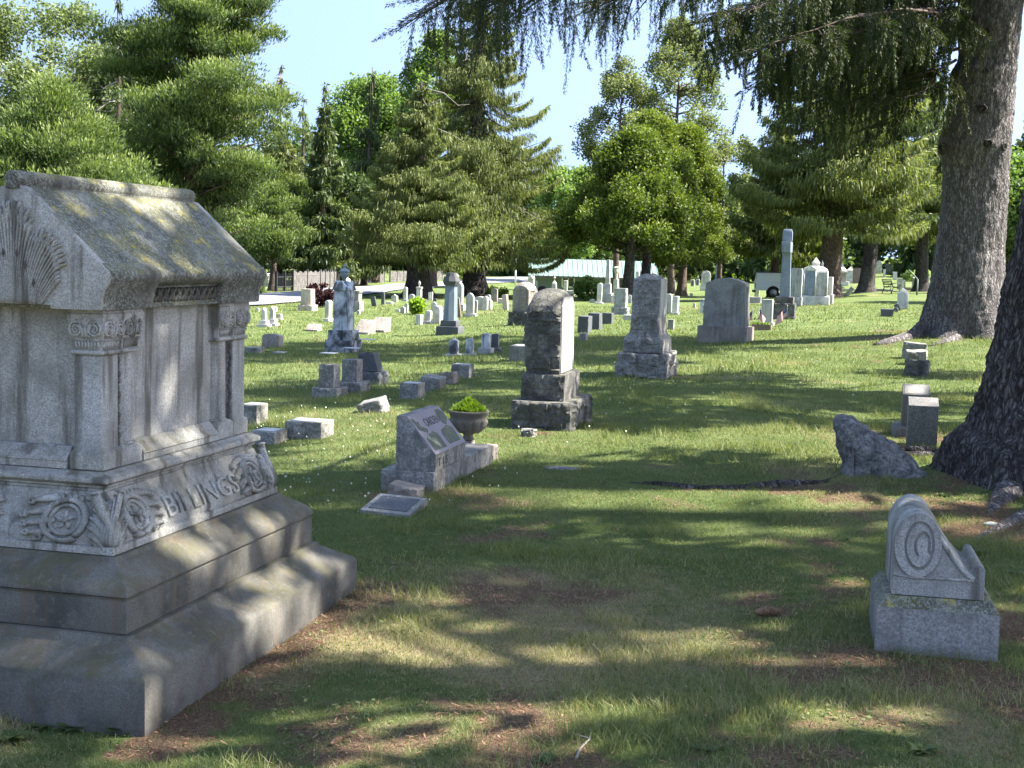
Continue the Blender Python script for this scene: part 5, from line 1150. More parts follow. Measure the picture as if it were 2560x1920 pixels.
# ------------------------------------------------------------------ slanted name stone, its base, and the planter
def quadgrave():
    Yc = YAW; bc = G(1083, 1233); k = bc[1] / FPX
    L, Dp, hb = 1.50, .37, .135   # along v, along u, base height
    uv, vv = np.array([math.cos(Yc), -math.sin(Yc)]), np.array([math.sin(Yc), math.cos(Yc)])
    # front-right bottom corner of base is bc ; base extends -u and +v
    c = bc[:2] - uv * Dp / 2 + vv * L / 2
    e = empty('slant_monument', (c[0], c[1], bc[2]), -Yc, 'slanted pinkish granite stone engraved CARDEN on a long base', 'monument')
    rblock('base', 'granite_rough', e, Dp, L, hb + .08, (0, 0, -.08), amp=.008, faces='FBL', n=(7, 16, 5))
    x0, x1 = -.185 + .09, .184; y0, y1 = -L / 2 + .035, -L / 2 + .035 + .72
    z0, zf, zt = hb + .001, hb + .115, hb + .365; xt = x0 + .065
    m = MB(); pr = [(x0, z0), (x1, z0), (x1, zf), (xt, zt), (x0, zt)]; m.loft([[(x, y, z) for x, z in pr] for y in (y0, y1)])
    m.build('slant_block', M['granite_rough'], e, smooth=True, bevel=.004)
    a0, a1 = Vector((x1, 0, zf)), Vector((xt, 0, zt)); s = a1 - a0; nn = Vector((-s.z, 0, s.x)).normalized(); nn = nn if nn.x > 0 else -nn
    P = lambda X, Y, h: tuple(Vector((0, y0 + (y1 - y0) * X, 0)) + a0 + s * Y + nn * h)
    m = MB(); q = [(0.005, .005), (.995, .005), (.995, .995), (.005, .995)]; m.add([P(a, b, -.002) for a, b in q] + [P(a, b, .004) for a, b in q], [(3, 2, 1, 0), (4, 5, 6, 7), (0, 1, 5, 4), (1, 2, 6, 5), (2, 3, 7, 6), (3, 0, 4, 7)])
    f = m.build('polished_face', M['granite_sky_pink'], e)
    place_text('engraved_name', 'CARDEN', lambda X, Y, h: P(.31 + X * .42, .63 + Y * .19, .0045 + h * .0012), 'engraved', f, -.004, 'dark engraved letters reading CARDEN')
    def patch(poly, nm):
        m = MB(); m.add([P(a, b, .003) for a, b in poly] + [P(a, b, .0062) for a, b in poly], [tuple(range(len(poly) - 1, -1, -1)), tuple(range(len(poly), 2 * len(poly)))] + [(i, (i + 1) % len(poly), (i + 1) % len(poly) + len(poly), i + len(poly)) for i in range(len(poly))]); m.build(nm, M['frost'], f)
    patch([(.06, .09), (.42, .07), (.43, .42), (.33, .50), (.28, .47), (.16, .47), (.08, .38)], 'carved_panel')
    patch([(.55, .10), (.90, .09), (.92, .44), (.80, .52), (.74, .49), (.60, .46), (.54, .36)], 'carved_panel')
    patch([(.77, .58), (.84, .54), (.93, .62), (.985, .70), (.97, .84), (.92, .92), (.80, .93), (.76, .80)], 'carved_vase')
    patch([(.04, .90), (.09, .91), (.12, .80), (.17, .80), (.15, .68), (.20, .64), (.26, .58), (.22, .50), (.14, .56), (.05, .62), (.07, .74)], 'carved_flowers')
    place_text('lower_marks', 'T I S', lambda X, Y, h: (x1 + .001 + h * .0015, y0 + .06 + X * .22, z0 + .03 + Y * .055), 'engraved', f, .0)
    # planter at the far end
    pc = G(1166, 1152)[:2] + vv * .10 - uv * .02
    # separate stepped block and bowl
    p = empty('stone_planter', (pc[0], pc[1], hz(pc[0], pc[1])), -Yc, 'fluted concrete urn planter full of green fern behind the slanted stone', 'planter')
    m = MB(); m.rect([(.085, -.1), (.085, .075), (.065, .085), (.065, .105), (.045, .11), (.045, .145)]); m.build('foot', M['concrete'], p, smooth=True, bevel=.006)
    M['planter'] = stone('mossy_planter_concrete', (.20, .175, .14), (.08, .07, .055), speck=.4, sscale=110, stain=.7, streak=.5, moss=.3, bump=.6)
    m = MB(); n = 120; loops = []
    for r0, z, fl in [(.035, .20, 0), (.062, .215, 0), (.045, .25, 0), (.055, .27, 0), (.12, .285, .5), (.165, .33, 1), (.185, .38, 1), (.188, .405, .3), (.178, .415, 0), (.183, .44, 0), (.192, .462, 0), (.200, .475, 0), (.203, .488, 0), (.195, .498, 0), (.178, .494, 0), (.170, .46, 0)]:
        r0 *= .80; z = .145 + (z - .20) * .82
        loops.append([((r0 * (1 + .15 * fl * (abs(math.sin(6 * t)) ** .7 - .7))) * math.cos(t), (r0 * (1 + .15 * fl * (abs(math.sin(6 * t)) ** .7 - .7))) * math.sin(t), z) for t in [2 * math.pi * k / n for k in range(n)]])
    m.loft(loops, cap=True); b = m.build('bowl', M['planter'], p, smooth='all')
    m = MB(); m.lathe([(.134, .350), (.134, .358), (.02, .366)], 20); m.build('soil', M['soil'], p)
    fr_ = empty('fern', (pc[0], pc[1], hz(pc[0], pc[1]) + .357), 0, 'bright green feathery fern growing in the stone planter', 'plant')
    r = np.random.default_rng(4); k = 2600; a = r.uniform(0, 6.28, k); t = r.random(k); Rr = .138 * t * r.uniform(.5, 1, k); z = .015 + .085 * r.random(k) * (1.1 - t) + .03 * (vn(np.cos(a) * 3, np.sin(a) * 3, 2) - .3)
    pp = np.stack([Rr * np.cos(a), Rr * np.sin(a), z], -1); d = np.stack([np.cos(a), np.sin(a), np.full(k, .8)], -1) + r.normal(0, .5, (k, 3))
    quads_obj('fronds', leafquads(pp, d, .042, .011, r), M['brightleaf'], fr_, np.clip(r.normal(.42, .2, k), 0, 1))
    m = MB()
    for q in range(9): m.tube([(0, 0, -.02), (.05 * math.cos(q * .7), .05 * math.sin(q * .7), .06)], [.003, .002], 4)
    m.build('stem', M['brightleaf'], fr_)
    # block standing before the planter
quadgrave()
slab = block(962, 1288, 132, 22, 'low slanting slate grey tablet lying in the grass in front of the slanted stone', 'granite_block', d=.36, amp=.01, faces='FL', tilt=(R(7), R(2)), slope=.0, n=(9, 12, 4), name='flush_marker', frost='granite_charcoal')
block(1000, 1250, 76, 38, 'broken brown stone fragment leaning behind the low tablet', 'concrete', d=.16, amp=.02, tilt=(0, R(8)), name='stone_fragment', cat='stone')
block(1222, 1150, 26, 40, 'small tan stone post at the far end of the slanted stone base', 'concrete', d=.12, amp=.012, name='stone_post', cat='stone')
# ------------------------------------------------------------------ three big rock-pitched monuments
def dark_stone():
    g = G(1424, 1079); e0 = g[:2]; uv, vv = np.array([math.cos(YAW), -math.sin(YAW)]), np.array([math.sin(YAW), math.cos(YAW)])
    wb, db = .56, 1.0; c = e0 - uv * wb / 2 + vv * db / 2
    e = empty('family_headstone', (c[0], c[1], g[2] - .01), -YAW, 'blackened rock faced headstone with one smooth pale side on two rough bases', 'headstone')
    rblock('base', 'granite_dark', e, wb, db, .33, (0, 0, -.06), amp=.045, faces='FBLR', n=(20, 26, 14), seed=2, freq=6)
    rblock('plinth', 'granite_dark', e, .41, .74, .245, (-.02, 0, .271), amp=.025, faces='FBLe', n=(16, 20, 12), seed=5)
    def dome(q, fx, fy, fz): 
        k = max(0, (q.z / .80 - .62) / .38)
        q.z -= .16 * k * (max(0, abs(q.y) / .30) ** 2.4) + .045 * k * max(0, abs(q.x + .0) / .15) ** 2.4; q.x += -.03 * (1 if q.x < 0 else 0) * math.sin(math.pi * min(1, q.z / .75)); return q
    rblock('tablet', 'granite_dark', e, .32, .64, .80, (-.03, 0, .517), amp=.034, faces='FBL', n=(18, 26, 40), seed=8, warp=dome, taper=.93, freq=8)
    m = MB(); x = .16 - .03; m.loft([[(x - .004, -.292, .53), (x + .006, -.292, .53), (x + .006, .292, .53), (x - .004, .292, .53)], [(x - .0115, -.276, 1.15), (x - .0015, -.276, 1.15), (x - .0015, .276, 1.15), (x - .0115, .276, 1.15)], [(x - .014, -.20, 1.24), (x - .004, -.20, 1.24), (x - .004, .20, 1.24), (x - .014, .20, 1.24)]]); m.build('smooth_face', M['granite_light'], e.children[-1] if False else e)
dark_stone()
block(1318, 1092, 32, 22, 'small loose rock leaning against the blackened headstone base', 'fieldstone', d=.10, amp=.03, name='loose_rock', cat='rock', n=(7, 6, 6))
block(1455, 1060, 30, 12, 'small heap of reddish dead leaves beside the blackened headstone', 'brownstone', d=.12, amp=.03, name='leaf_heap', cat='leaf heap', n=(8, 6, 4))
def stone_two():
    g = G(1664, 948); uv, vv = np.array([math.cos(YAW), -math.sin(YAW)]), np.array([math.sin(YAW), math.cos(YAW)]); wb, db = .66, 1.02; c = g[:2] - uv * wb / 2 + vv * db / 2
    e = empty('family_headstone', (c[0], c[1], g[2] - .01), -YAW, 'tall grey rock faced headstone with bell shaped middle on a wide rough base', 'headstone')
    rblock('base', 'granite_rough', e, wb, db, .40, (0, 0, -.06), amp=.05, faces='FBLRe', n=(22, 28, 14), seed=12, freq=6)
    def bell(q, fx, fy, fz):
        k = fz; s = 1.0 if k < .5 else 1 - .24 * smoothi(min(1, (k - .5) / .42)); q.x *= s; q.y *= (1 + s) / 2 if s < 1 else 1; return q
    rblock('bell_base', 'granite_rough', e, .53, .88, .30, (0, 0, .341), amp=.03, faces='FBL', n=(16, 20, 16), seed=15, warp=bell)
    def top(q, fx, fy, fz):
        if fz > .9: q.z -= .05 * fx ** 2 * (fz - .9) * 10 + .04 * fy ** 2 * (fz - .9) * 10
        return q
    rblock('tablet', 'granite_rough', e, .395, .74, .76, (0, 0, .642), amp=.030, faces='FBT', n=(20, 26, 36), seed=17, taper=.90, warp=top)
    rblock('smooth_face', 'granite_light', e, .02, .66, .70, (.182, 0, .648), amp=0, faces='', n=(2, 4, 4), taper=1)
stone_two()
def stone_three():
    Y3 = R(23); g = G(1866, 857); k = g[1] / FPX; uv, vv = np.array([math.cos(Y3), -math.sin(Y3)]), np.array([math.sin(Y3), math.cos(Y3)]); wb, db = 1.02, .62; c = g[:2] - uv * wb / 2 + vv * db / 2
    e = empty('family_headstone', (c[0], c[1], g[2] - .01), -Y3, 'smooth weathered grey headstone with low curved top and brown stained base', 'headstone')
    rblock('base', 'concrete', e, wb, db, .36, (0, 0, -.05), amp=.006, faces='', n=(16, 10, 8))
    def top(q, fx, fy, fz):
        t = max(0, fz - .55) / .45; q.z -= .13 * t * max(0, abs(q.x) / .43) ** 2 * t; return q
    o = rblock('tablet', 'concrete', e, .88, .36, .98, (0, .0, .311), amp=.004, faces='e', n=(20, 10, 20), warp=top, taper=.93, seed=3)
    o.data.materials.clear(); o.data.materials.append(M['granite_block'])
    m = MB(); 
    for s in (-.10, 0, .10): m.tube([(.44, s, .33), (.425, s, .8), (.415, s, 1.12)], [.012, .012, .012], 6)
    m.build('side_ribs', M['granite_block'], o if False else e, smooth='all')
stone_three()
# ------------------------------------------------------------------ boulder and right-hand row
def boulder():
    g = G(2150, 1192); e = empty('boulder', (g[0] + .12, g[1] + .16, g[2]), -R(4), 'leaning grey boulder with a long tapering right tail near the dark trunk', 'boulder')
    m = MB(); k = g[1] / FPX; X = lambda p: (p - 2190) * k; Zz = lambda p: (1192 - p) * k
    out = [(X(2084), Zz(1078)), (X(2098), Zz(1130)), (X(2110), Zz(1190)) , (X(2112), -.06), (X(2262), -.06), (X(2330), .0), (X(2312), Zz(1176)), (X(2275), Zz(1146)), (X(2238), Zz(1116)), (X(2200), Zz(1090)), (X(2160), Zz(1064)), (X(2125), Zz(1050)), (X(2094), Zz(1054))]
    bm = bmesh.new(); n = 9; rings = []
    for j in range(n):
        t = j / (n - 1); s = math.sin(math.pi * (t * .8 + .14)) ** .5; cx = sum(p[0] for p in out) / len(out); rings.append([bm.verts.new((cx + (x - cx) * s + .05 * t, -.22 + .46 * t, z * (s if z > 0 else 1))) for x, z in out])
    for j in range(n - 1):
        for i in range(len(out)): bm.faces.new((rings[j][i], rings[j][(i + 1) % len(out)], rings[j + 1][(i + 1) % len(out)], rings[j + 1][i]))
    bm.faces.new(rings[0][::-1]); bm.faces.new(rings[-1])
    bmesh.ops.triangulate(bm, faces=[f for f in bm.faces if len(f.verts) > 4])
    bmesh.ops.subdivide_edges(bm, edges=bm.edges[:], cuts=4, use_grid_fill=True); bm.normal_update()
    for v in bm.verts:
        p = v.co * 4; q = Vector((v.co.x * 3 + v.co.z * 2, v.co.y * 9, v.co.z * 5 - v.co.x * 3)); v.co += v.normal * (.03 * mnoise.fractal(p, .8, 2.2, 6) + .034 * mnoise.noise(q * 2.2) + .02 * abs(mnoise.noise(q * 4.5)))
    bmesh.ops.recalc_face_normals(bm, faces=bm.faces); bm_obj(bm, 'rock', 'fieldstone', e, ang=60)
boulder()
slant(2304, 1117, 73, 123, 'nearest speckled dark granite slant marker right of the boulder', 'speckled', d=.24, hb=.87, top=.3, face=None, name='slant_marker')
def sl2(px, py, w, h, label, base=None, **kw):
    return slant(px, py, w, h, label, 'speckled', d=.26, hb=.80, top=.25, face='granite_block', base=base, **kw)
sl2(2286, 1090, 66, 128, 'second speckled slant marker, directly behind the nearest one and on a base', base=(104, 26))
block(2284, 985, 27, 20, 'small dark block peeking over the speckled slant markers', 'granite_charcoal', d=.12, amp=.004, faces='')
block(2292, 941, 51, 42, 'nearest of three rough mossy blocks in a row before the grey trunk', 'granite_dark', d=.28, amp=.03, tilt=(R(-3), R(2)))
block(2292, 912, 46, 36, 'middle of three rough mossy blocks in a row before the grey trunk', 'granite_rough', d=.28, amp=.03, tilt=(R(5), R(-3)))
block(2284, 897, 54, 40, 'farthest of three rough mossy blocks before the grey trunk, pale topped', 'granite_rough', d=.3, amp=.02, tilt=(0, R(4)), frost=None)
# ------------------------------------------------------------------ mid-left rows
def based_block(px, py, w, h, bw, bh, label, mat='granite_rough', slantf=0, d=.20, yaw=YAW, tilt=(0, 0), top='polished_sky_top', group=None):
    loc, k = at_ground(px, py, d + .12, yaw); e = empty('pedestal_marker', loc, -yaw, label, 'marker', group)
    rblock('base', mat, e, bw * k, d + .16, bh * k + .05, (0, 0, -.05), amp=.022, faces='FBLRe', n=(10, 8, 5), seed=px % 9)
    W_, H_ = w * k, (h - bh) * k; s_ = slantf * d
    def wp(q, fx, fy, fz): q.x += -s_ * fz * 0 + (-slantf * fz * W_ if slantf else 0) * (1 if q.x > 0 else 0); return q
    o = rblock('shaft', mat, e, W_, d, H_, (-.01, 0, bh * k + .001), amp=.010, faces='FBL', n=(9, 8, 12), seed=px % 7, warp=wp)
    m = MB(); kx = W_ * (1 - (slantf if slantf else 0) / 2); m.box((-.01 - (slantf * W_ / 2 if slantf else 0), 0, bh * k + H_ + .0025), (W_ * (1 - slantf) * .96, d * .92, .004)); m.build('dressed_top', M[top], o)
    return e
based_block(812, 996, 40, 86, 66, 28, 'leftmost of three rough pedestal markers on rough bases, plain square top')
based_block(870, 982, 40, 84, 66, 28, 'middle of three rough pedestal markers, smooth right side')
based_block(918, 962, 54, 80, 66, 34, 'right of three rough pedestal markers, with slanted inscribed right face', slantf=.28, mat='granite_charcoal')
block(1022, 998, 48, 42, 'nearest rough block of the diagonal row left of the planter', 'granite_rough', d=.26, frost='polished_sky_top', amp=.012)
block(1073, 978, 50, 38, 'second block of the diagonal row, chipped and slightly sunk', 'granite_rough', d=.24, tilt=(R(4), R(5)), amp=.02)
block(1119, 960, 34, 30, 'third and smallest block of the diagonal row', 'granite_tan', d=.22, tilt=(R(-4), R(-8)), amp=.02)
block(1150, 946, 46, 36, 'farthest flat topped block of the diagonal row', 'granite_rough', d=.24, frost='polished_sky_top', amp=.010)
block(932, 1032, 60, 34, 'rough block tipped over on its side in the lawn', 'granite_rough', d=.22, tilt=(R(8), R(-16)), amp=.02)
block(757, 1098, 98, 46, 'long low flat topped granite marker with polished top coloured pale for sky sheen', 'granite_rough', d=.30, frost='polished_sky_top', amp=.012, n=(14, 8, 7))
block(655, 1112, 66, 36, 'low grey marker touching the right edge of the big monument', 'granite_rough', d=.28, frost='polished_sky_top', amp=.012)
block(620, 1062, 46, 52, 'pale topped block half hidden behind the big monument columns', 'granite_rough', d=.26, frost='polished_sky_top', amp=.010)
block(628, 883, 34, 16, 'low grey stone just right of the big monument capitals', 'granite_rough', d=.3, amp=.02)
block(694, 884, 30, 5, 'flush pale stone in front of the round topped marker', 'granite_light', d=.3, amp=.004)
tablet(675, 871, 46, 38, 'small round shouldered brown and grey marker alone on the sunny lawn', 'granite_tan', 'seg', .22)
slant(777, 828, 33, 18, 'tiny slant marker between the round marker and the urn monument', 'granite_tan', d=.35, hb=.25, top=.3)
slant(903, 836, 36, 36, 'left of two wide leaning rock faced slants', 'granite_tan', d=.55, hb=.18, top=.3, group='pair of leaning slants')
slant(942, 831, 38, 37, 'right of two wide leaning rock faced slants', 'granite_tan', d=.55, hb=.18, top=.3, group='pair of leaning slants')
tablet(1131, 889, 21, 44, 'small blackened tablet on a pale foot, left of a pair', 'marble_black', 'peak', .16, base=(38, 5))
tablet(1172, 888, 17, 43, 'small blackened tablet on a pale foot, right of a pair', 'marble_black', 'seg', .12, base=(30, 5))
tablet(1212, 884, 20, 52, 'streaked small tablet with dark twin at its right', 'marble_black', 'seg', .14, base=(34, 15))
tablet(1236, 880, 18, 47, 'dark twin tablet behind the streaked small tablet', 'granite_charcoal', 'seg', .14, base=(30, 12))
block(1294, 905, 45, 42, 'plain square cut grey block behind the planter', 'granite_block', d=.5, amp=.002, faces='', frost='polished_sky_top')
block(1318, 880, 40, 22, 'grey block mostly hidden behind the square cut block', 'granite_block', d=.4, amp=.002, faces='')
tablet(1320, 858, 15, 36, 'small grey tablet left of the blackened headstone', 'marble_grey', 'peak', .12, base=(24, 5))
block(1457, 832, 26, 42, 'first dark block right behind the blackened headstone', 'granite_charcoal', d=.5, amp=.012)
block(1483, 824, 30, 42, 'second dark block with rounded shoulders behind the blackened headstone', 'granite_charcoal', d=.45, amp=.012, taper=.92)
block(1516, 810, 26, 28, 'dark block standing alone between the two tall headstones', 'granite_charcoal', d=.35, amp=.012, taper=.95)
block(1456, 852, 16, 20, 'low grey foot stone right of the blackened headstone', 'granite_block', d=.25, amp=.002, faces='')
block(1676, 824, 14, 26, 'small grey stump of stone right of the tall bell based headstone', 'granite_block', d=.2, amp=.005)
# urn monument and column monument
k_ = G(844, 883)[1] / FPX
pillar(845, 883, [('lower_base', 'box', 72, 72, 33), ('upper_base', 'box', 62, 60, 25), ('shaft', 'box', 42, 40, 100), ('gabled_cap', 'gable', 48, 0, 24)], 'streaked bluish marble monument with gabled cap and urn', 'marble_black', name='urn_monument', mats={'lower_base': 'marble_dark', 'upper_base': 'marble_dark'})
e = bpy.data.objects['urn_monument']; zt = (34 + 25 + 100 + 14) * k_
m = MB(); m.rect([(16 * k_, zt - .05), (11 * k_, zt + 6 * k_)]); m.build('urn_foot', M['zinc'], e, smooth=True, bevel=.005)
m = MB(); a = 13 * k_; zt += 6 * k_; m.lathe([(q * a, zt + f * 46 * k_) for q, f in ((.55, 0), (.35, .06), (.3, .12), (.5, .22), (.85, .40), (.9, .46), (.75, .50), (1.0, .54), (1.02, .60), (.8, .66), (.5, .72), (.2, .78), (.3, .84), (.22, .9), (.03, 1))], 20); m.build('urn', M['zinc'], e, smooth='all')
pillar(1117, 838, [('lower_base', 'box', 58, 58, 22), ('upper_base', 'box', 42, 41, 15), ('shaft', 'oct', 37, 32, 88), ('capital', 'oct', 38, 46, 10), ('gabled_head', 'oct', 46, 38, 12), ('cap', 'oct', 30, 27, 9)], 'eight sided dark and bluish column monument with a faceted gabled head', 'granite_charcoal', mats={'shaft': 'zinc'}, name='column_monument')
# arched rough monument
def arched():
    Y=R(30); g = G(1322, 816); k = g[1] / FPX; uv, vv = np.array([math.cos(Y), -math.sin(Y)]), np.array([math.sin(Y), math.cos(Y)]); wb = 60 * k; db = 60 * k; c = g[:2] - uv * wb / 2 + vv * db / 2
    e = empty('family_headstone', (c[0], c[1], g[2] - .01), -Y, 'pinkish rock faced monument with double arched top on a dark rough base', 'headstone')
    rblock('base', 'granite_dark', e, wb, db, 38 * k, (0, 0, -.03), amp=.05, faces='FBLRe', n=(14, 14, 9))
    H_ = 76 * k; w = 46 * k
    def arch(q, fx, fy, fz):
        t = max(0, fz - .70) / .30; a = max(abs(q.x) / (w / 2), 0); q.z -= t * H_ * .16 * a ** 2.4 ; b = abs(q.y) / (w / 2); q.z -= t * H_ * .13 * b ** 2.4; return q
    rblock('die', 'granite_tan', e, w, w, H_, (0, 0, 38 * k - .029), amp=.03, faces='FBLR', n=(16, 16, 20), warp=arch, margin=.25)
arched()
# ------------------------------------------------------------------ tall cross, white gothic monument
def cross_mon():
    g = G(1958, 798); k = g[1] / FPX; loc, k = at_ground(1958, 798, .7); e = empty('cross_monument', loc, -YAW, 'very tall slender blue grey cross monument seen from its narrow side', 'monument')
    rblock('base', 'granite_dark', e, 54 * k, .75, 44 * k, (0, 0, -.04), amp=.03, faces='FBLRe', n=(10, 12, 8)); rblock('plinth', 'granite_dark', e, 44 * k, .62, 16 * k, (0, 0, 40 * k), amp=.02, faces='FBLRe', n=(9, 10, 4))
    m = MB(); m.rect([(13 * k, 54 * k), (10.5 * k, 166 * k)]); m.build('shaft', M['zinc'], e, smooth=True, bevel=.012)
    m = MB(); m.rect([(11.5 * k, 166 * k), (11.5 * k, 193 * k)]); m.box((0, 0, 180 * k), (22 * k, 1.25, 26 * k)); m.build('cross_arm', M['zinc'], e, smooth=True, bevel=.01)
    m = MB(); m.rect([(11 * k, 193 * k), (12 * k, 199 * k), (12 * k, 218 * k), (9 * k, 225 * k)]); m.build('head', M['zinc'], e, smooth=True, bevel=.01)
cross_mon()
def white_gothic():
    loc, k = at_ground(2034, 763, 1.0); e = empty('gothic_monument', loc, -YAW, 'bright white gabled marble monument with inset panels in shade colour and pyramid top', 'monument')
    m = MB(); m.rect([(37 * k, -.05), (37 * k, 22 * k), (35 * k, 24 * k)]); m.build('base', M['marble'], e, smooth=True, bevel=.01)
    m = MB(); m.box((-15 * k, -36 * k, 3 * k), (34 * k, 8 * k, 8 * k)); m.build('step', M['marble'], e)
    m = MB(); m.rect([(31 * k, 24 * k), (31 * k, 84 * k), (27 * k, 92 * k), (16 * k, 98 * k)]); d = m.build('die', M['marble'], e, smooth=True, bevel=.01)
    m = MB(); m.box((-12 * k, -31.5 * k, 56 * k), (24 * k, .03, 62 * k)); m.build('shade_panel', M['zinc'], d)  # blue-grey panel colour stands in for shade on the front face
    m = MB(); m.box((-12 * k, -31.8 * k, 14 * k + 5 * k), (24 * k, .02, 8 * k)); m.build('shade_panel', M['zinc'], d)
    m = MB(); m.box((18 * k, -31.5 * k, 54 * k), (20 * k, .03, 56 * k)); m.build('pale_panel', M['marble_grey'], d)
    m = MB(); m.prism([(-28 * k, 86 * k), (4 * k, 86 * k), (4 * k, 90 * k), (-12 * k, 100 * k), (-28 * k, 90 * k)], -34 * k, -28 * k); m.build('small_gable', M['marble'], d, smooth=True, bevel=.006)
    for x in (-26 * k, 2 * k, 30 * k): m = MB(); m.tube([(x, -33 * k, 22 * k), (x, -33 * k, 86 * k)], 2 * k, 10); m.build('colonnette', M['marble'], d, smooth='all')
    m = MB(); m.rect([(9 * k, 98 * k), (9 * k, 104 * k), (10.5 * k, 105 * k), (.3 * k, 120 * k)]); m.build('pyramid_top', M['marble'], e, smooth=True, bevel=.004)
    m = MB(); m.lathe([(3 * k, 94 * k), (1.5 * k, 98 * k), (3 * k, 104 * k), (1.2 * k, 108 * k), (.2 * k, 112 * k)], 8, (16 * k, 0, 0)); m.build('finial', M['zinc'], e, smooth='all')
white_gothic()
pillar(1988, 766, [('base', 'rough', 30, 30, 24), ('die', 'rough', 26, 22, 72)], 'rugged rock faced grey stone between the tall cross and the white gabled monument', 'granite_light')
tablet(2070, 760, 18, 68, 'thin pale slab just right of the white gabled monument', 'marble_grey', 'flat', .5, base=(24, 24))
tablet(1916, 814, 27, 66, 'grey flat topped tablet behind the wooden planter box', 'marble_grey', 'flat', .22, base=(36, 8))
# ------------------------------------------------------------------ far headstones
T = tablet; P_ = pillar
wh, gr = 'marble', 'marble_grey'
# left lawn
P_(654, 818, [('base', 'box', 28, 28, 8), ('plinth', 'box', 20, 20, 10), ('shaft', 'box', 12, 10, 24), ('cap', 'dome', 12, 0, 8)], 'left white column of a twin grave beside the big monument', wh, group=None)
P_(675, 815, [('base', 'box', 28, 28, 8), ('plinth', 'box', 20, 20, 10), ('shaft', 'box', 12, 10, 24), ('cap', 'dome', 12, 0, 8)], 'right white column of a twin grave beside the big monument', wh)
T(642, 779, 10, 10, 'tiny white stone left of the twin columns', wh, 'round', .1)
T(685, 779, 11, 14, 'tiny tan stone behind the twin columns', 'marble_tan', 'broken', .12)
T(697, 799, 11, 15, 'tiny white stone with dark foot right of the twin columns', wh, 'flat', .12, base=(14, 4))
P_(762, 777, [('base', 'rough', 38, 36, 15), ('die', 'box', 28, 26, 40)], 'tan rock edged monument standing left of the purple bush', 'marble_tan')
T(817, 804, 11, 54, 'slim white domed post just left of the urn monument', wh, 'round', .25, base=(15, 9))
P_(883, 779, [('base', 'box', 32, 32, 27), ('panel_die', 'box', 24, 24, 20), ('cornice', 'box', 27, 31, 6)], 'square grey tomb with overhanging cornice right of the urn monument', 'granite_block')
T(868, 779, 8, 16, 'tiny white stone at the foot of the square grey tomb', wh, 'round')
T(876, 779, 6, 12, 'narrow white stone at the foot of the square grey tomb', wh, 'flat')
T(895, 786, 8, 11, 'tiny white stone right of the square grey tomb', wh, 'round')
T(868, 804, 10, 12, 'low pale stone against the right side of the urn monument', wh, 'seg')
T(936, 766, 12, 25, 'dark leaning tablet in tree shade', 'granite_charcoal', 'flat', .1, tilt=(0, R(-12)))
T(956, 762, 8, 33, 'dark upright post stone in tree shade', 'granite_charcoal', 'peak', .12)
T(985, 755, 15, 19, 'white triangular stone beyond the shade', wh, 'peak', .2)
T(972, 760, 16, 6, 'row of very low white stones in shade', wh, 'flat', .2)
T(1012, 753, 10, 36, 'tall thin white tablet left of the two spruce trunks', wh, 'round', .12, base=(14, 5))
T(1026, 778, 15, 43, 'grey white tablet in front of the left spruce trunk', gr, 'round', .16)
P_(1045, 753, [('base', 'box', 17, 17, 8), ('die', 'box', 12, 11, 24), ('cap', 'box', 14, 14, 4), ('urn', 'urn', 7, 0, 16)], 'white urn topped pedestal against the left spruce trunk', wh)
T(1072, 751, 5, 21, 'left of two thin white posts between the spruce trunks', wh, 'flat'); T(1078, 751, 5, 22, 'right of two thin white posts between the spruce trunks', wh, 'flat')
T(1059, 757, 9, 9, 'small black stone between the spruce trunks, left', 'granite_charcoal', 'flat', .2); T(1086, 754, 9, 8, 'small black stone between the spruce trunks, right', 'granite_charcoal', 'flat', .2)
T(1015, 782, 8, 25, 'narrow white tablet left of the yellow plant', wh, 'round'); T(1005, 783, 12, 17, 'short white tablet left of the yellow plant', wh, 'round', .15); T(993, 780, 12, 8, 'lowest white stone at the left end of its row', wh, 'flat', .2)
T(1045, 812, 13, 26, 'stubby white block below the yellow plant', wh, 'flat', .25)
T(1068, 809, 15, 33, 'pale tablet on a low foot left of the dark column', wh, 'seg', .2, base=(24, 7))
T(1084, 782, 14, 28, 'white tablet peeking over the large white one by the dark column', wh, 'round')
T(1091, 810, 19, 46, 'large bright white tablet just left of the dark column', wh, 'round', .25)
T(1080, 810, 16, 14, 'broken white slab leaning beside the large white tablet', wh, 'broken', .1, tilt=(R(-30), R(10)))
T(1143, 778, 22, 74, 'tall pointed pale tablet right of the dark column', gr, 'gothic', .3, base=(34, 18))
T(1147, 794, 11, 52, 'brownish tablet leaning left beside the dark column', 'brownstone', 'round', .12, tilt=(0, R(-7)))
T(1173, 792, 19, 60, 'arched grey and white tablet on a low base, centre left', gr, 'gothic', .2, base=(32, 8))
P_(1139, 724, [('die', 'box', 10, 9, 22), ('urn', 'urn', 13, 0, 20)], 'distant white urn on a pedestal beyond the dark column', wh)
T(1187, 782, 10, 32, 'small grey tablet in front of the right spruce trunk', gr, 'round')
T(1198, 775, 23, 34, 'broad white square tablet at the right spruce trunk', wh, 'seg', .3); T(1212, 776, 11, 36, 'narrow white rounded tablet beside the broad one', wh, 'round', .2); T(1223, 775, 9, 26, 'low white tablet at the right end of the trunk row', wh, 'round', .2)
T(1219, 756, 11, 20, 'small grey tablet behind the white trunk row', gr, 'round', .2)
T(1235, 754, 16, 33, 'dark grey round topped tablet alone in the sun', 'concrete', 'seg', .14, base=(20, 4))
T(1263, 775, 13, 39, 'pale tablet leaning left of the pinkish arched monument', 'marble_tan', 'seg', .18, tilt=(0, R(-5)))
T(1250, 759, 12, 13, 'low pinkish block left of the pinkish arched monument', 'marble_tan', 'flat', .3)
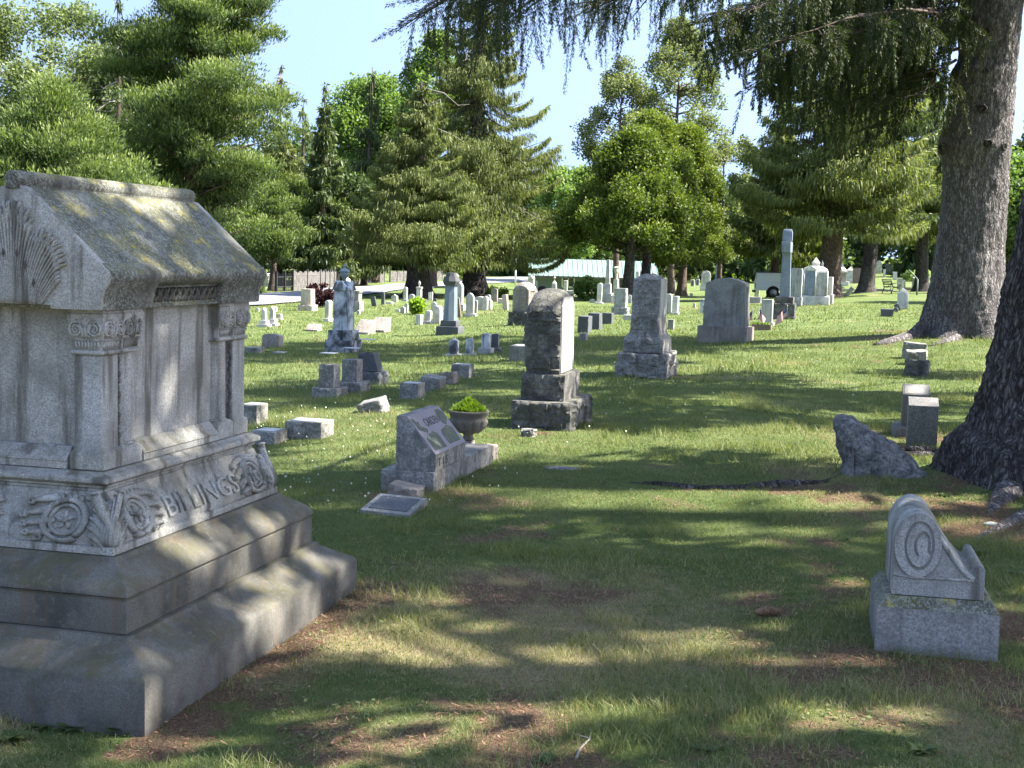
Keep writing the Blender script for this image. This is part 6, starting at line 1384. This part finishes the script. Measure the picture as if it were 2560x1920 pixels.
T(1342, 762, 10, 32, 'white tablet right of the pinkish arched monument', wh, 'round'); T(1348, 762, 12, 18, 'white boulder like stone beside the blackened headstone top', wh, 'seg', .3)
T(1354, 742, 20, 28, 'dark arched stone in the middle distance', 'granite_charcoal', 'round', .2); P_(1364, 746, [('die', 'box', 15, 14, 20), ('cap', 'pyr', 15, 0, 6)], 'grey block stone with a hipped cap in the middle distance', gr)
P_(1325, 728, [('base', 'box', 20, 20, 12), ('die', 'box', 14, 13, 18), ('cap', 'gable', 16, 0, 9), ('urn', 'urn', 8, 0, 17)], 'white gabled pedestal with a small urn behind the arched monument', wh)
T(1339, 727, 9, 26, 'white round topped tablet left of the grey building', wh, 'round'); P_(1347, 722, [('die', 'box', 12, 12, 18), ('ledge', 'box', 17, 17, 4), ('book', 'box', 14, 10, 10)], 'yellowish stone with a slanted white top by the grey building', 'marble_tan')
P_(1384, 731, [('die', 'box', 12, 10, 22), ('shoulder', 'pyr', 11, 0, 9), ('finial', 'urn', 5, 0, 10)], 'small white obelisk in front of the building window', wh)
T(1413, 731, 9, 30, 'white tablet in front of the building window', wh, 'flat', .2); T(1435, 731, 5, 21, 'thin white post right of the building window', wh, 'round'); T(1398, 732, 22, 7, 'low white kerb stone before the building', wh, 'flat', .3); T(1424, 732, 20, 6, 'second low white kerb stone before the building', wh, 'flat', .3)
P_(1477, 722, [('base', 'box', 14, 12, 6), ('trunk', 'drape', 9, 0, 16), ('head', 'drape', 13, 0, 16)], 'white carved tree stump monument above the green bush', wh)
T(1480, 757, 13, 10, 'small low grey stone in the dark shade of the cedars', gr, 'seg')
T(1420, 744, 25, 12, 'pale flat topped stone just behind the blackened headstone', wh, 'seg', .3)
T(1497, 760, 12, 53, 'tall bullet shaped white tablet left of the grey obelisk', wh, 'round', .18, base=(19, 4))
P_(1515, 757, [('base', 'box', 27, 26, 24), ('plinth', 'box', 20, 17, 24), ('shaft', 'box', 12, 7, 60)], 'tall grey obelisk against the cedar trunks', gr)
P_(1538, 732, [('die', 'box', 12, 11, 34), ('column', 'round', 7, 7, 16), ('draped_urn', 'drape', 12, 0, 16)], 'white draped column in front of the dark twin cedar trunk', wh)
P_(1548, 787, [('base', 'rough', 38, 36, 18), ('die', 'rough', 28, 25, 48)], 'grey rock faced stone on a white base between the tall headstones', 'granite_light')
T(1532, 759, 8, 22, 'white stone left behind the grey rock faced stone', wh, 'round'); T(1572, 758, 11, 22, 'round white stone right behind the grey rock faced stone', wh, 'round', .2); T(1563, 742, 5, 34, 'thin dark post in the cedar shade', 'granite_charcoal', 'round')
block(1570, 801, 25, 14, 'low white rough stone near the tall bell based headstone', 'marble_grey', d=.3)
P_(1604, 742, [('base', 'box', 30, 28, 12), ('die', 'box', 22, 20, 38), ('canopy', 'box', 26, 28, 6), ('shoulder', 'dome', 28, 0, 12), ('urn', 'urn', 12, 0, 26)], 'white canopy monument with urn rising behind the bell based headstone', wh)
P_(1582, 730, [('base', 'box', 22, 20, 10), ('die', 'box', 12, 12, 16), ('canopy', 'dome', 20, 0, 12)], 'small white canopied tomb left of the bell based headstone', wh)
T(1591, 758, 9, 80, 'narrow white pillar against the left edge of the bell based headstone', wh, 'flat', .2)
T(1673, 732, 11, 38, 'tall white tablet right of the bell based headstone', wh, 'round', .2); T(1684, 727, 8, 27, 'smaller white tablet beside the tall one', wh, 'round'); T(1671, 784, 13, 50, 'grey white tablet nearest the bell based headstone', gr, 'round', .2); T(1687, 786, 14, 46, 'flat capped white stone right of the bell based headstone', wh, 'flat', .25, base=(18, 6))
# right half
T(1763, 727, 22, 50, 'white round arched stone on a block base beyond the cedars', wh, 'round', .5, base=(28, 14), panel=gr)
P_(1790, 708, [('base', 'box', 14, 14, 8), ('column', 'round', 8, 7, 42), ('capital', 'box', 10, 11, 4)], 'grey round column with a square capital left of the pickup', 'zinc')
P_(1811, 696, [('base', 'box', 14, 12, 7), ('shaft', 'box', 7, 3, 26)], 'small white pointed obelisk beyond the round column', wh)
T(1833, 694, 9, 14, 'tiny white dome topped stone left of the pickup', wh, 'round', .3); T(1862, 702, 9, 14, 'tiny white stone with dark panel left of the pickup', wh, 'flat', .2)
T(1731, 716, 9, 18, 'small dark faced white stone beyond the cedar trunk, left', wh, 'seg', .2, panel='granite_charcoal'); T(1743, 714, 9, 17, 'small dark faced white stone beyond the cedar trunk, right', wh, 'flat', .2, panel='granite_charcoal')
T(1735, 770, 6, 13, 'tiny grey foot stone right of the cedar trunk', gr, 'seg'); T(1757, 783, 17, 36, 'short pale stone with two dark bands left of the curved grey headstone', 'marble_black', 'seg', .2)
T(1894, 742, 6, 26, 'thin white pointed stone in front of the pickup wheel', wh, 'gothic', .12); T(1889, 742, 6, 18, 'shorter white stone in front of the pickup wheel', wh, 'round', .12)
block(1884, 758, 34, 16, 'pale rough block in front of the pickup', 'granite_light', d=.35)
block(1938, 744, 24, 14, 'pale rounded rock beside the pickup wheel', 'marble_tan', d=.4, amp=.04)
P_(2100, 716, [('base', 'rough', 42, 40, 12), ('die', 'box', 30, 29, 22), ('ledge', 'box', 33, 33, 4), ('roof', 'dome', 28, 0, 10)], 'cottage shaped pale tomb with a dark panel right of the brown trunk', wh, mats={'die': 'granite_tan'})
P_(2104, 700, [('die', 'box', 24, 22, 20), ('spire', 'pyr', 18, 0, 24)], 'bluish pyramid topped stone behind the cottage shaped tomb', 'zinc')
P_(2124, 708, [('base', 'box', 20, 18, 10), ('die', 'box', 15, 14, 22), ('cap', 'pyr', 17, 0, 8)], 'white stone with a dark side right of the cottage shaped tomb', wh)
T(2143, 708, 22, 38, 'brown mottled round topped stone left of the leaning trunk', 'brownstone', 'seg', .4)
T(2112, 740, 11, 28, 'white slab toppled sideways on the grass by the brown trunk', wh, 'flat', .12, tilt=(0, R(38)))
T(2197, 684, 14, 32, 'white pedestal stone with flared head in the far right shade', wh, 'shoulder', .4); T(2189, 682, 6, 22, 'thin white stone beside the flared head one', wh, 'round'); T(2210, 694, 6, 22, 'narrow bright white stone before the dark hedge', wh, 'peak')
T(2222, 686, 18, 26, 'black polished stone in the far right shade', 'granite_charcoal', 'flat', .3); T(2240, 676, 14, 13, 'white square stone far right', wh, 'flat', .3); T(2256, 680, 16, 9, 'pale low stone far right', 'marble_tan', 'flat', .4)
T(2184, 688, 7, 12, 'small white stone just right of the leaning trunk', wh, 'round'); T(2237, 700, 10, 20, 'white stone visible through the bench back', wh, 'flat', .2)
T(2250, 724, 14, 28, 'grey slab stone right of the bench', gr, 'seg', .25); T(2261, 724, 6, 24, 'thin grey stone right of the bench', gr, 'flat'); block(2272, 726, 22, 8, 'rough pale kerb rock by the bench', 'granite_tan', d=.3)
P_(2283, 727, [('post', 'box', 8, 7, 26), ('ball', 'ball', 10, 0, 9)], 'grey post with a white ball beside the hydrangea', gr)
T(2256, 773, 27, 52, 'white shield shaped carved stone leaning back near the bench', wh, 'gothic', .25, tilt=(R(-14), 0), panel=gr)
block(2217, 792, 30, 20, 'square dark block in the shade edge left of the grey trunk', 'granite_charcoal', d=.45, amp=.003, faces='')
T(2236, 780, 12, 13, 'small dark pointed stone leaning beside the square block', 'granite_charcoal', 'peak', .2, tilt=(0, R(20))); T(2247, 776, 12, 18, 'dark rounded stone leaning against its neighbour', 'granite_charcoal', 'round', .2, tilt=(0, R(-20)))
T(2308, 668, 16, 6, 'faint pale stone on the far right slope', wh, 'flat', .4); T(2503, 684, 6, 22, 'white post stone in the gap between the two big trunks', wh, 'gothic'); 
for i, px in enumerate((2120, 2200)): T(px, 728, 62, 6, ('low tan kerb left of the leaning trunk', 'low tan kerb between the leaning trunk and the bench')[i], 'marble_tan', 'flat', .4, name='kerb_stone', cat='kerb')
# fenced plot on the far left
P_(711, 690, [('base', 'box', 14, 13, 12), ('die', 'box', 9, 7, 22), ('figure', 'drape', 6, 0, 12)], 'farthest white monument with a small figure on top, far left', wh)
P_(738, 688, [('base', 'box', 16, 14, 10), ('die', 'box', 10, 9, 14), ('cone', 'pyr', 9, 0, 10), ('figure', 'drape', 5, 0, 9)], 'white figure topped spire left of the bluish column', wh)
P_(750, 698, [('base', 'box', 16, 14, 10), ('plinth', 'box', 10, 10, 12), ('shaft', 'box', 8, 6, 42)], 'slender bluish obelisk column inside the fence', 'zinc')
for px, h, lab in ((760, 13, 'first'), (765, 14, 'second'), (768, 13, 'third'), (774, 14, 'fourth'), (783, 18, 'fifth and tallest')): T(px, 686, 5, h, lab + ' of the small white stones in a row right of the bluish obelisk', wh, 'round')
P_(806, 688, [('base', 'box', 12, 10, 7), ('robe', 'drape', 8, 0, 18), ('head', 'ball', 4, 0, 5)], 'white angel figure on a base inside the fence', wh); T(797, 686, 14, 26, 'grey leaning rock slab left of the white angel figure', 'fieldstone', 'peak', .5)
T(828, 687, 5, 8, 'tiny white stone right of the angel figure', wh, 'round')
block(664, 716, 24, 32, 'big white rough lump of stone at the left fence end', 'marble', d=1.2, amp=.12); block(697, 706, 18, 18, 'white tent shaped tomb right of the fence tree', 'marble', d=1.0, taper=.7, amp=.04)
P_(885, 692, [('base', 'box', 12, 10, 8), ('figure', 'drape', 9, 0, 14)], 'grey carved figure in the fenced plot, centre', gr); T(893, 694, 10, 16, 'bluish round stone beside the grey carved figure', 'zinc', 'round', .4)
# a few stones lost in the far right and centre distance
fr = np.random.default_rng(77)
for i, (px, py, h) in enumerate([(1700, 716, 14), (1712, 722, 12), (1826, 704, 9), (1845, 706, 9), (1728, 742, 9), (2168, 690, 12), (2330, 690, 12), (1360, 720, 16), (1452, 724, 10)]):
    T(px, py, 7, h, 'small white stone ' + ['left of the cedar trunk', 'close left of the straight cedar trunk', 'far behind the round column', 'far behind, nearer the pickup', 'in the cedar shade edge', 'behind the leaning trunk', 'low on the slope left of the grey trunk', 'near the left corner of the building', 'beside the green bush'][i], wh, ('round', 'flat', 'seg')[i % 3], .15)
# white ball-topped post behind the urn monument
P_(864, 792, [('post', 'round', 10, 8, 78), ('ball', 'ball', 19, 0, 20)], 'bright white ball on a pale post just behind the urn monument', wh, mats={'ball': 'globe'}, name='ball_post')
# ------------------------------------------------------------------ grey building
def building():
    d = 131.; k = d / FPX; a = atd(1330, 688, d); b = atd(1640, 688, d); x0, x1 = a[0], b[0]; ze = a[2]; zg = hz((x0 + x1) / 2, d) - .3
    e = empty('grey_building', (x0, d, zg), 0, 'low grey green building with a pale green metal roof', 'building'); w = x1 - x0; he = ze - zg; dep = 7.
    m = MB(); m.box((w / 2 + .2, dep / 2 + .3, he / 2), (w - .4, dep, he)); m.build('wall', M['wall_grey'], e)
    rise = 42 * k; m = MB(); m.loft([[(x, -.25, he - .02), (x, dep / 2, he + rise), (x, dep + .6, he - .02), (x, dep + .6, he - .14), (x, dep / 2, he + rise - .12), (x, -.25, he - .14)] for x in (-.35, w + .3)]); r_ = m.build('roof', M['roof_green'], e)
    m = MB(); n = int(w / .45)
    for i in range(n + 1):
        x = -.33 + (w + .6) * i / n; m.add([(x - .02, -.26, he + .0), (x + .02, -.26, he + .0), (x + .02, dep / 2, he + rise + .02), (x - .02, dep / 2, he + rise + .02), (x - .02, -.26, he + .035), (x + .02, -.26, he + .035), (x + .02, dep / 2, he + rise + .055), (x - .02, dep / 2, he + rise + .055)], [(3, 2, 1, 0), (4, 5, 6, 7), (0, 1, 5, 4), (1, 2, 6, 5), (2, 3, 7, 6), (3, 0, 4, 7)])
    m.build('roof_seams', M['roof_green'], r_)
    m = MB(); m.box((w / 2, -.27, he - .10), (w + .6, .05, .2)); m.build('fascia', M['fence_wood'], r_)
    for xa in (1421, 1560):
        wx = (xa - 1330) * k; f = MB(); ww, hh, z0 = 30 * k, 24 * k, he - 3 * k - 24 * k
        for (cx, cz, sx, sz) in ((wx, z0, ww, .10), (wx, z0 + hh, ww, .10), (wx - ww / 2, z0 + hh / 2, .10, hh), (wx + ww / 2, z0 + hh / 2, .10, hh), (wx, z0 + hh / 2, .10, hh)): f.box((cx, .28, cz), (sx, .08, sz))
        fo = f.build('window', M['white_paint'], e); g = MB(); g.box((wx, .30, z0 + hh / 2), (ww - .1, .04, hh - .1)); g.build('pane', M['glass'], fo)
building()
# ------------------------------------------------------------------ fences beyond the lane
def fence(pts, h, label, board=True, name='board_fence'):
    W3 = [G(x, y) for x, y in pts]; e = empty(name, W3[0], 0, label, 'fence'); o = W3[0]; bd = MB(); ps = MB(); rl = MB(); seed = 0
    for a, b in zip(W3[:-1], W3[1:]):
        L = np.linalg.norm(b[:2] - a[:2]); n = max(2, int(L / (.22 if board else .16)))
        for i in range(n):
            t = (i + .5) / n; p = a + (b - a) * t; p[2] = hz(p[0], p[1]); ang = math.atan2(b[1] - a[1], b[0] - a[0]); hh = h * (1 + .05 * math.sin(i * 7.3))
            if board: bd.box(p - o + np.array([0, 0, hh / 2]), (.20, .03, hh), ang)
            else: bd.box(p - o + np.array([0, 0, hh / 2]), (.025, .025, hh), ang)
        m_ = max(2, int(L / 2.6))
        for i in range(m_ + 1):
            p = a + (b - a) * i / m_; p[2] = hz(p[0], p[1]); ps.box(p - o + np.array([0, 0, h * .55]), (.12, .14, h * 1.15), math.atan2(b[1] - a[1], b[0] - a[0]))
        for zz in (.25, .8):
            q0, q1 = a.copy(), b.copy(); q0[2] = hz(*q0[:2]) + h * zz; q1[2] = hz(*q1[:2]) + h * zz; rl.tube([q0 - o, (q0 + q1) / 2 - o, q1 - o], .035, 4)
    mt = M['fence_wood' if board else 'iron']; bd.build('boards' if board else 'pickets', mt, e); ps.build('posts', mt, e); rl.build('rails', mt, e)
fence([(732, 727), (800, 722), (880, 713), (960, 706)], 1.15, 'weathered dark board fence beyond the lane, left stretch')
fence([(690, 729), (731, 727)], 1.05, 'thin wire picket gate panel between the fence tree and the board fence', False, 'picket_fence')
fence([(560, 733), (655, 731)], 1.3, 'short dark fence stretch behind the big monument eave')
fence([(975, 705), (1040, 702), (1105, 699)], 1.0, 'weathered board fence seen between the two spruce trunks')
# ------------------------------------------------------------------ pickup, car, bench, flags, poles
def wheel(parent, x, y, r, w=.22):
    m = MB(); n = 24; m.loft([[(x + q * r * math.cos(2 * math.pi * k / n), y + yy, r + q * r * math.sin(2 * math.pi * k / n)) for k in range(n)] for q, yy in ((.62, -w / 2), (.95, -w / 2), (1, -w / 2 + .03), (1, w / 2 - .03), (.95, w / 2), (.62, w / 2))]); t = m.build('wheel', M['rubber'], parent, smooth=True)
    m = MB(); m.loft([[(x + q * r * math.cos(2 * math.pi * k / n), y + yy, r + q * r * math.sin(2 * math.pi * k / n)) for k in range(n)] for q, yy in ((.66, -w / 2 - .004), (.58, -w / 2 + .015), (.3, -w / 2 + .0), (.01, -w / 2 - .01))]); m.build('rim', M['chrome'], t, smooth='all'); return t
def car_body(parent, prof, w, mat, name='body', z_cut=None):
    m = MB(); loops = []
    for y, s, dz in ((-w / 2, .97, 0), (-w / 2 + .06, 1, 0), (w / 2 - .06, 1, 0), (w / 2, .97, 0)):
        loops.append([(x * (1 if s == 1 else .985), y, z if s == 1 else .3 + (z - .3) * .97) for x, z in prof])
    m.loft(loops); return m.build(name, M[mat], parent, smooth=True, bevel=.03, seg=3)
def arcp(cx, cz, r, a0, a1, n=8): return [(cx + r * math.cos(R(a0 + (a1 - a0) * i / n)), cz + r * math.sin(R(a0 + (a1 - a0) * i / n))) for i in range(n + 1)]
def pickup():
    g = G(1930, 746); d = 100.; x = (1878 - 1280) / FPX * d; e = empty('pickup_truck', (x, d, hz(x, d) + .02), R(-6), 'white pickup truck with a raised cargo cap, parked behind the stones', 'truck')
    body = [(.0, .52)] + arcp(1.28, .42, .46, 165, 15) + [(3.9, .42)] + arcp(4.55, .42, .46, 165, 15) + [(5.45, .45), (5.5, .85), (4.3, 1.05), (.02, 1.12)]
    b = car_body(e, body, 1.85, 'van_paint')
    cap = [(.02, 1.13), (.10, 1.80), (2.05, 1.86), (2.08, 1.13)]; c = car_body(e, cap, 1.70, 'van_paint', 'cargo_cap')
    m = MB(); m.box((1.08, 0, 1.85), (2.1, 1.74, .06)); m.build('cap_roof_rim', M['iron'], c, smooth=True, bevel=.02)
    cab = [(2.12, 1.06), (2.2, 1.70), (2.5, 1.82), (3.2, 1.80), (3.9, 1.06)]; c2 = car_body(e, cab, 1.66, 'van_paint', 'cab')
    m = MB()
    for sy in (-1, 1): m.loft([[(2.3, sy * .835, 1.14), (3.65, sy * .835, 1.14), (3.15, sy * .80, 1.68), (2.36, sy * .80, 1.66)], [(2.3, sy * .80, 1.14), (3.65, sy * .80, 1.14), (3.15, sy * .77, 1.68), (2.36, sy * .77, 1.66)]])
    m.build('window', M['glass'], c2)
    m = MB(); m.box((.0, -.72, .85), (.05, .22, .34)); m.build('tail_light', M['iron'], b); m = MB(); m.box((-.06, 0, .45), (.16, 1.8, .16)); m.build('bumper', M['iron'], b, bevel=.02)
    for xx in (1.28, 4.55):
        for yy in (-.82, .82): wheel(e, xx, yy * 1.07, .38)
pickup()
def car():
    d = 92.; x = (2524 - 1280) / FPX * d; e = empty('parked_car', (x, d, hz(x, d) + .02), R(-60), 'dark blue car glimpsed between the grey trunk and the dark trunk', 'car')
    body = [(0, .35)] + arcp(.8, .33, .36, 165, 15) + [(2.9, .3)] + arcp(3.5, .33, .36, 165, 15) + [(4.25, .35), (4.3, .7), (3.4, .88), (.5, .95), (.02, .8)]
    b = car_body(e, body, 1.75, 'blue_paint'); cab = [(.55, .9), (1.0, 1.38), (2.3, 1.42), (3.1, .9)]; c = car_body(e, cab, 1.5, 'blue_paint', 'cabin')
    m = MB()
    for sy in (-1, 1): m.box((1.75, sy * .755, 1.14), (1.5, .02, .30))
    m.build('window', M['glass'], c)
    m = MB(); m.loft([[(2.42, -.6, 1.36), (3.02, -.66, .95), (3.02, .66, .95), (2.42, .6, 1.36)], [(2.46, -.6, 1.38), (3.06, -.66, .97), (3.06, .66, .97), (2.46, .6, 1.38)]]); m.build('windscreen', M['glass'], c)
    for xx in (.8, 3.5):
        for yy in (-.78, .78): wheel(e, xx, yy, .32)
    m = MB(); m.box((4.28, .6, .62), (.06, .3, .14)); m.build('headlight', M['white_paint'], b); m = MB(); m.box((4.28, -.6, .62), (.06, .3, .14)); m.build('headlight', M['white_paint'], b)
car()
def bench():
    g = G(2229, 735); e = empty('garden_bench', g, R(10), 'black cast iron bench with a curled end frame near the leaning trunk', 'bench'); k = g[1] / FPX
    for y in (-.6, .6):
        m = MB(); m.tube([(-.34, y, 0), (-.26, y, .18), (-.20, y, .40), (-.28, y, .62), (-.38, y, .88)], .028, 6); m.tube([(-.20, y, .40), (0, y, .38), (.24, y, .42)], .026, 6); m.tube([(.24, y, .42), (.20, y, .22), (.30, y, 0)], .028, 6); m.tube([(-.27, y, .62), (0, y, .66), (.22, y, .63), (.26, y, .53), (.18, y, .48)], .024, 6); m.tube([(.1, y, .40), (.05, y, .52), (.16, y, .60)], .018, 5); m.tube([(-.26, y, .18), (0, y, .12), (.20, y, .22)], .016, 5)
        m.build('end_frame', M['iron'], e, smooth='all')
    m = MB(); 
    for i in range(6): m.box((-.17 + i * .08, 0, .43), (.055, 1.25, .03))
    m.build('seat', M['iron'], e); m = MB()
    for i in range(4): m.box((-.26 - i * .033, 0, .56 + i * .09), (.03, 1.25, .055))
    m.build('backrest', M['iron'], e)
bench()
def flag(px, py, h, label, ang, furl=.5, mat=None):
    g = G(px, py); k = g[1] / FPX; e = empty('small_flag', g, 0, label, 'flag'); H_ = h * k
    m = MB(); m.tube([(0, 0, -.03), (0, 0, H_)], .006, 6); m.build('staff', M['fence_wood'], e, smooth='all')
    m = MB(); m.lathe([(.004, H_), (.013, H_ + .01), (.001, H_ + .05)], 6); m.build('finial', M['chrome'], e)
    W_, Hf = H_ * .62, H_ * .42; nu, nv = 24, 26; bm = bmesh.new(); gr_ = []
    for i in range(nu + 1):
        row = []
        for j in range(nv + 1):
            u, v = i / nu, j / nv; x = math.sin(ang) * 0 + W_ * u * (1 - .55 * furl); drop = W_ * u * furl * 1.15
            row.append(bm.verts.new((math.cos(ang) * x + .03 * math.sin(u * 9 + v * 2) * u, math.sin(ang) * x + .035 * math.sin(u * 8), H_ * .97 - v * Hf - drop)))
        gr_.append(row)
    for i in range(nu):
        for j in range(nv):
            f = bm.faces.new((gr_[i][j], gr_[i + 1][j], gr_[i + 1][j + 1], gr_[i][j + 1])); f.smooth = True
            u, v = (i + .5) / nu, (j + .5) / nv; s = int(v * 13)
            if u < .4 and v < 7 / 13: f.material_index = 3 if (i % 3 == 1 and j % 3 == 1) else 2
            else: f.material_index = 0 if s % 2 == 0 else 1
    me = bpy.data.meshes.new('cloth'); bm.to_mesh(me); bm.free()
    for n_ in ('flag_red', 'flag_white', 'flag_blue', 'flag_white'): me.materials.append(M[n_])
    o = bpy.data.objects.new('cloth', me); COL.objects.link(o); o.parent = e
for n_, c in (('flag_red', (.42, .03, .05)), ('flag_white', (.72, .70, .68)), ('flag_blue', (.025, .04, .14))): M[n_] = plain(n_, c, .8, var=.05)
flag(1966, 822, 56, 'small american flag drooping on a staff in front of the tall cross', R(180), .55)
flag(1879, 826, 52, 'small american flag at the left of the wooden planter box', R(190), .65)
flag(1895, 824, 62, 'small furled flag directly left of the grey flat topped tablet', R(30), .8)
def box_planter():
    loc, k = at_ground(1903, 826, .3); e = empty('wooden_planter', loc, -YAW, 'low brown wooden planter box with sprigs behind the small flags', 'planter'); w = 44 * k
    m = MB(); 
    for (cx, cy_, sx, sy) in ((0, -.14, w, .03), (0, .14, w, .03), (-w / 2, 0, .03, .25), (w / 2, 0, .03, .25)): m.box((cx, cy_, .07), (sx, sy, .16))
    m.build('boards', M['brownstone'], e); m = MB(); m.box((0, 0, .06), (w - .03, .25, .12)); m.build('soil', M['soil'], e)
    r = np.random.default_rng(2); n = 160; p = np.stack([r.uniform(-w / 2, w / 2, n), r.uniform(-.1, .1, n), np.full(n, .12)], -1); quads_obj('sprigs', leafquads(p, r.normal(0, .5, (n, 3)) + [0, 0, 1], .10, .03, r), M['maple'], e, r.random(n))
box_planter()
def pole(name, px, py, h, rad, mat, label, cat, arm=None):
    g = G(px, py); k = g[1] / FPX; e = empty(name, g, 0, label, cat); m = MB(); m.tube([(0, 0, -.2), (0, 0, h * k)], rad, 8); m.build('post', M[mat], e, smooth='all')
    if arm: m = MB(); m.tube([(0, 0, h * k * .98), (arm[0] * k * .5, 0, (h + arm[1] * .5) * k), (arm[0] * k, 0, (h + arm[1]) * k)], rad * .9, 8); m.build('arm', M[mat], e, smooth='all')
    return e
pole('marker_pole', 1288, 716, 78, .09, 'white_paint', 'thin white pole rising behind the pinkish arched monument', 'pole')
pole('sign_post', 2292, 738, 40, .05, 'wall_grey', 'grey green post with a slanting arm beside the hydrangea', 'post', (-24, 22))
pole('lamp_post', 957, 704, 36, .05, 'metal', 'thin lamp post beyond the lane at the fence gap', 'lamp post')
# overhead wires
for (a, b, da, db, lab) in [((-40, 518), (70, 527), 40, 40, 'thin wire crossing the sky behind the monument ridge')]:
    p, q = atd(*a, da), atd(*b, db); m = MB(); m.tube([tuple(p * (1 - t) + q * t - np.array([0, 0, .25 * math.sin(math.pi * t)]) - p) for t in np.linspace(0, 1, 12)], .008, 4); o = m.build('overhead_wire', M['metal'], None); o.location = p; tag(o, lab, 'wire')
# far right block wall in the gap
w0, w1 = atd(2490, 690, 120), atd(2680, 690, 120); zb = hz((w0[0] + w1[0]) / 2, 120); m = MB(); m.box(((w1[0] - w0[0]) / 2, 0, 1.0), (w1[0] - w0[0], .4, 2.4)); o = m.build('retaining_wall', M['concrete'], None); o.location = (w0[0], 120, zb); tag(o, 'grey wall behind the parked car at the right edge', 'wall')
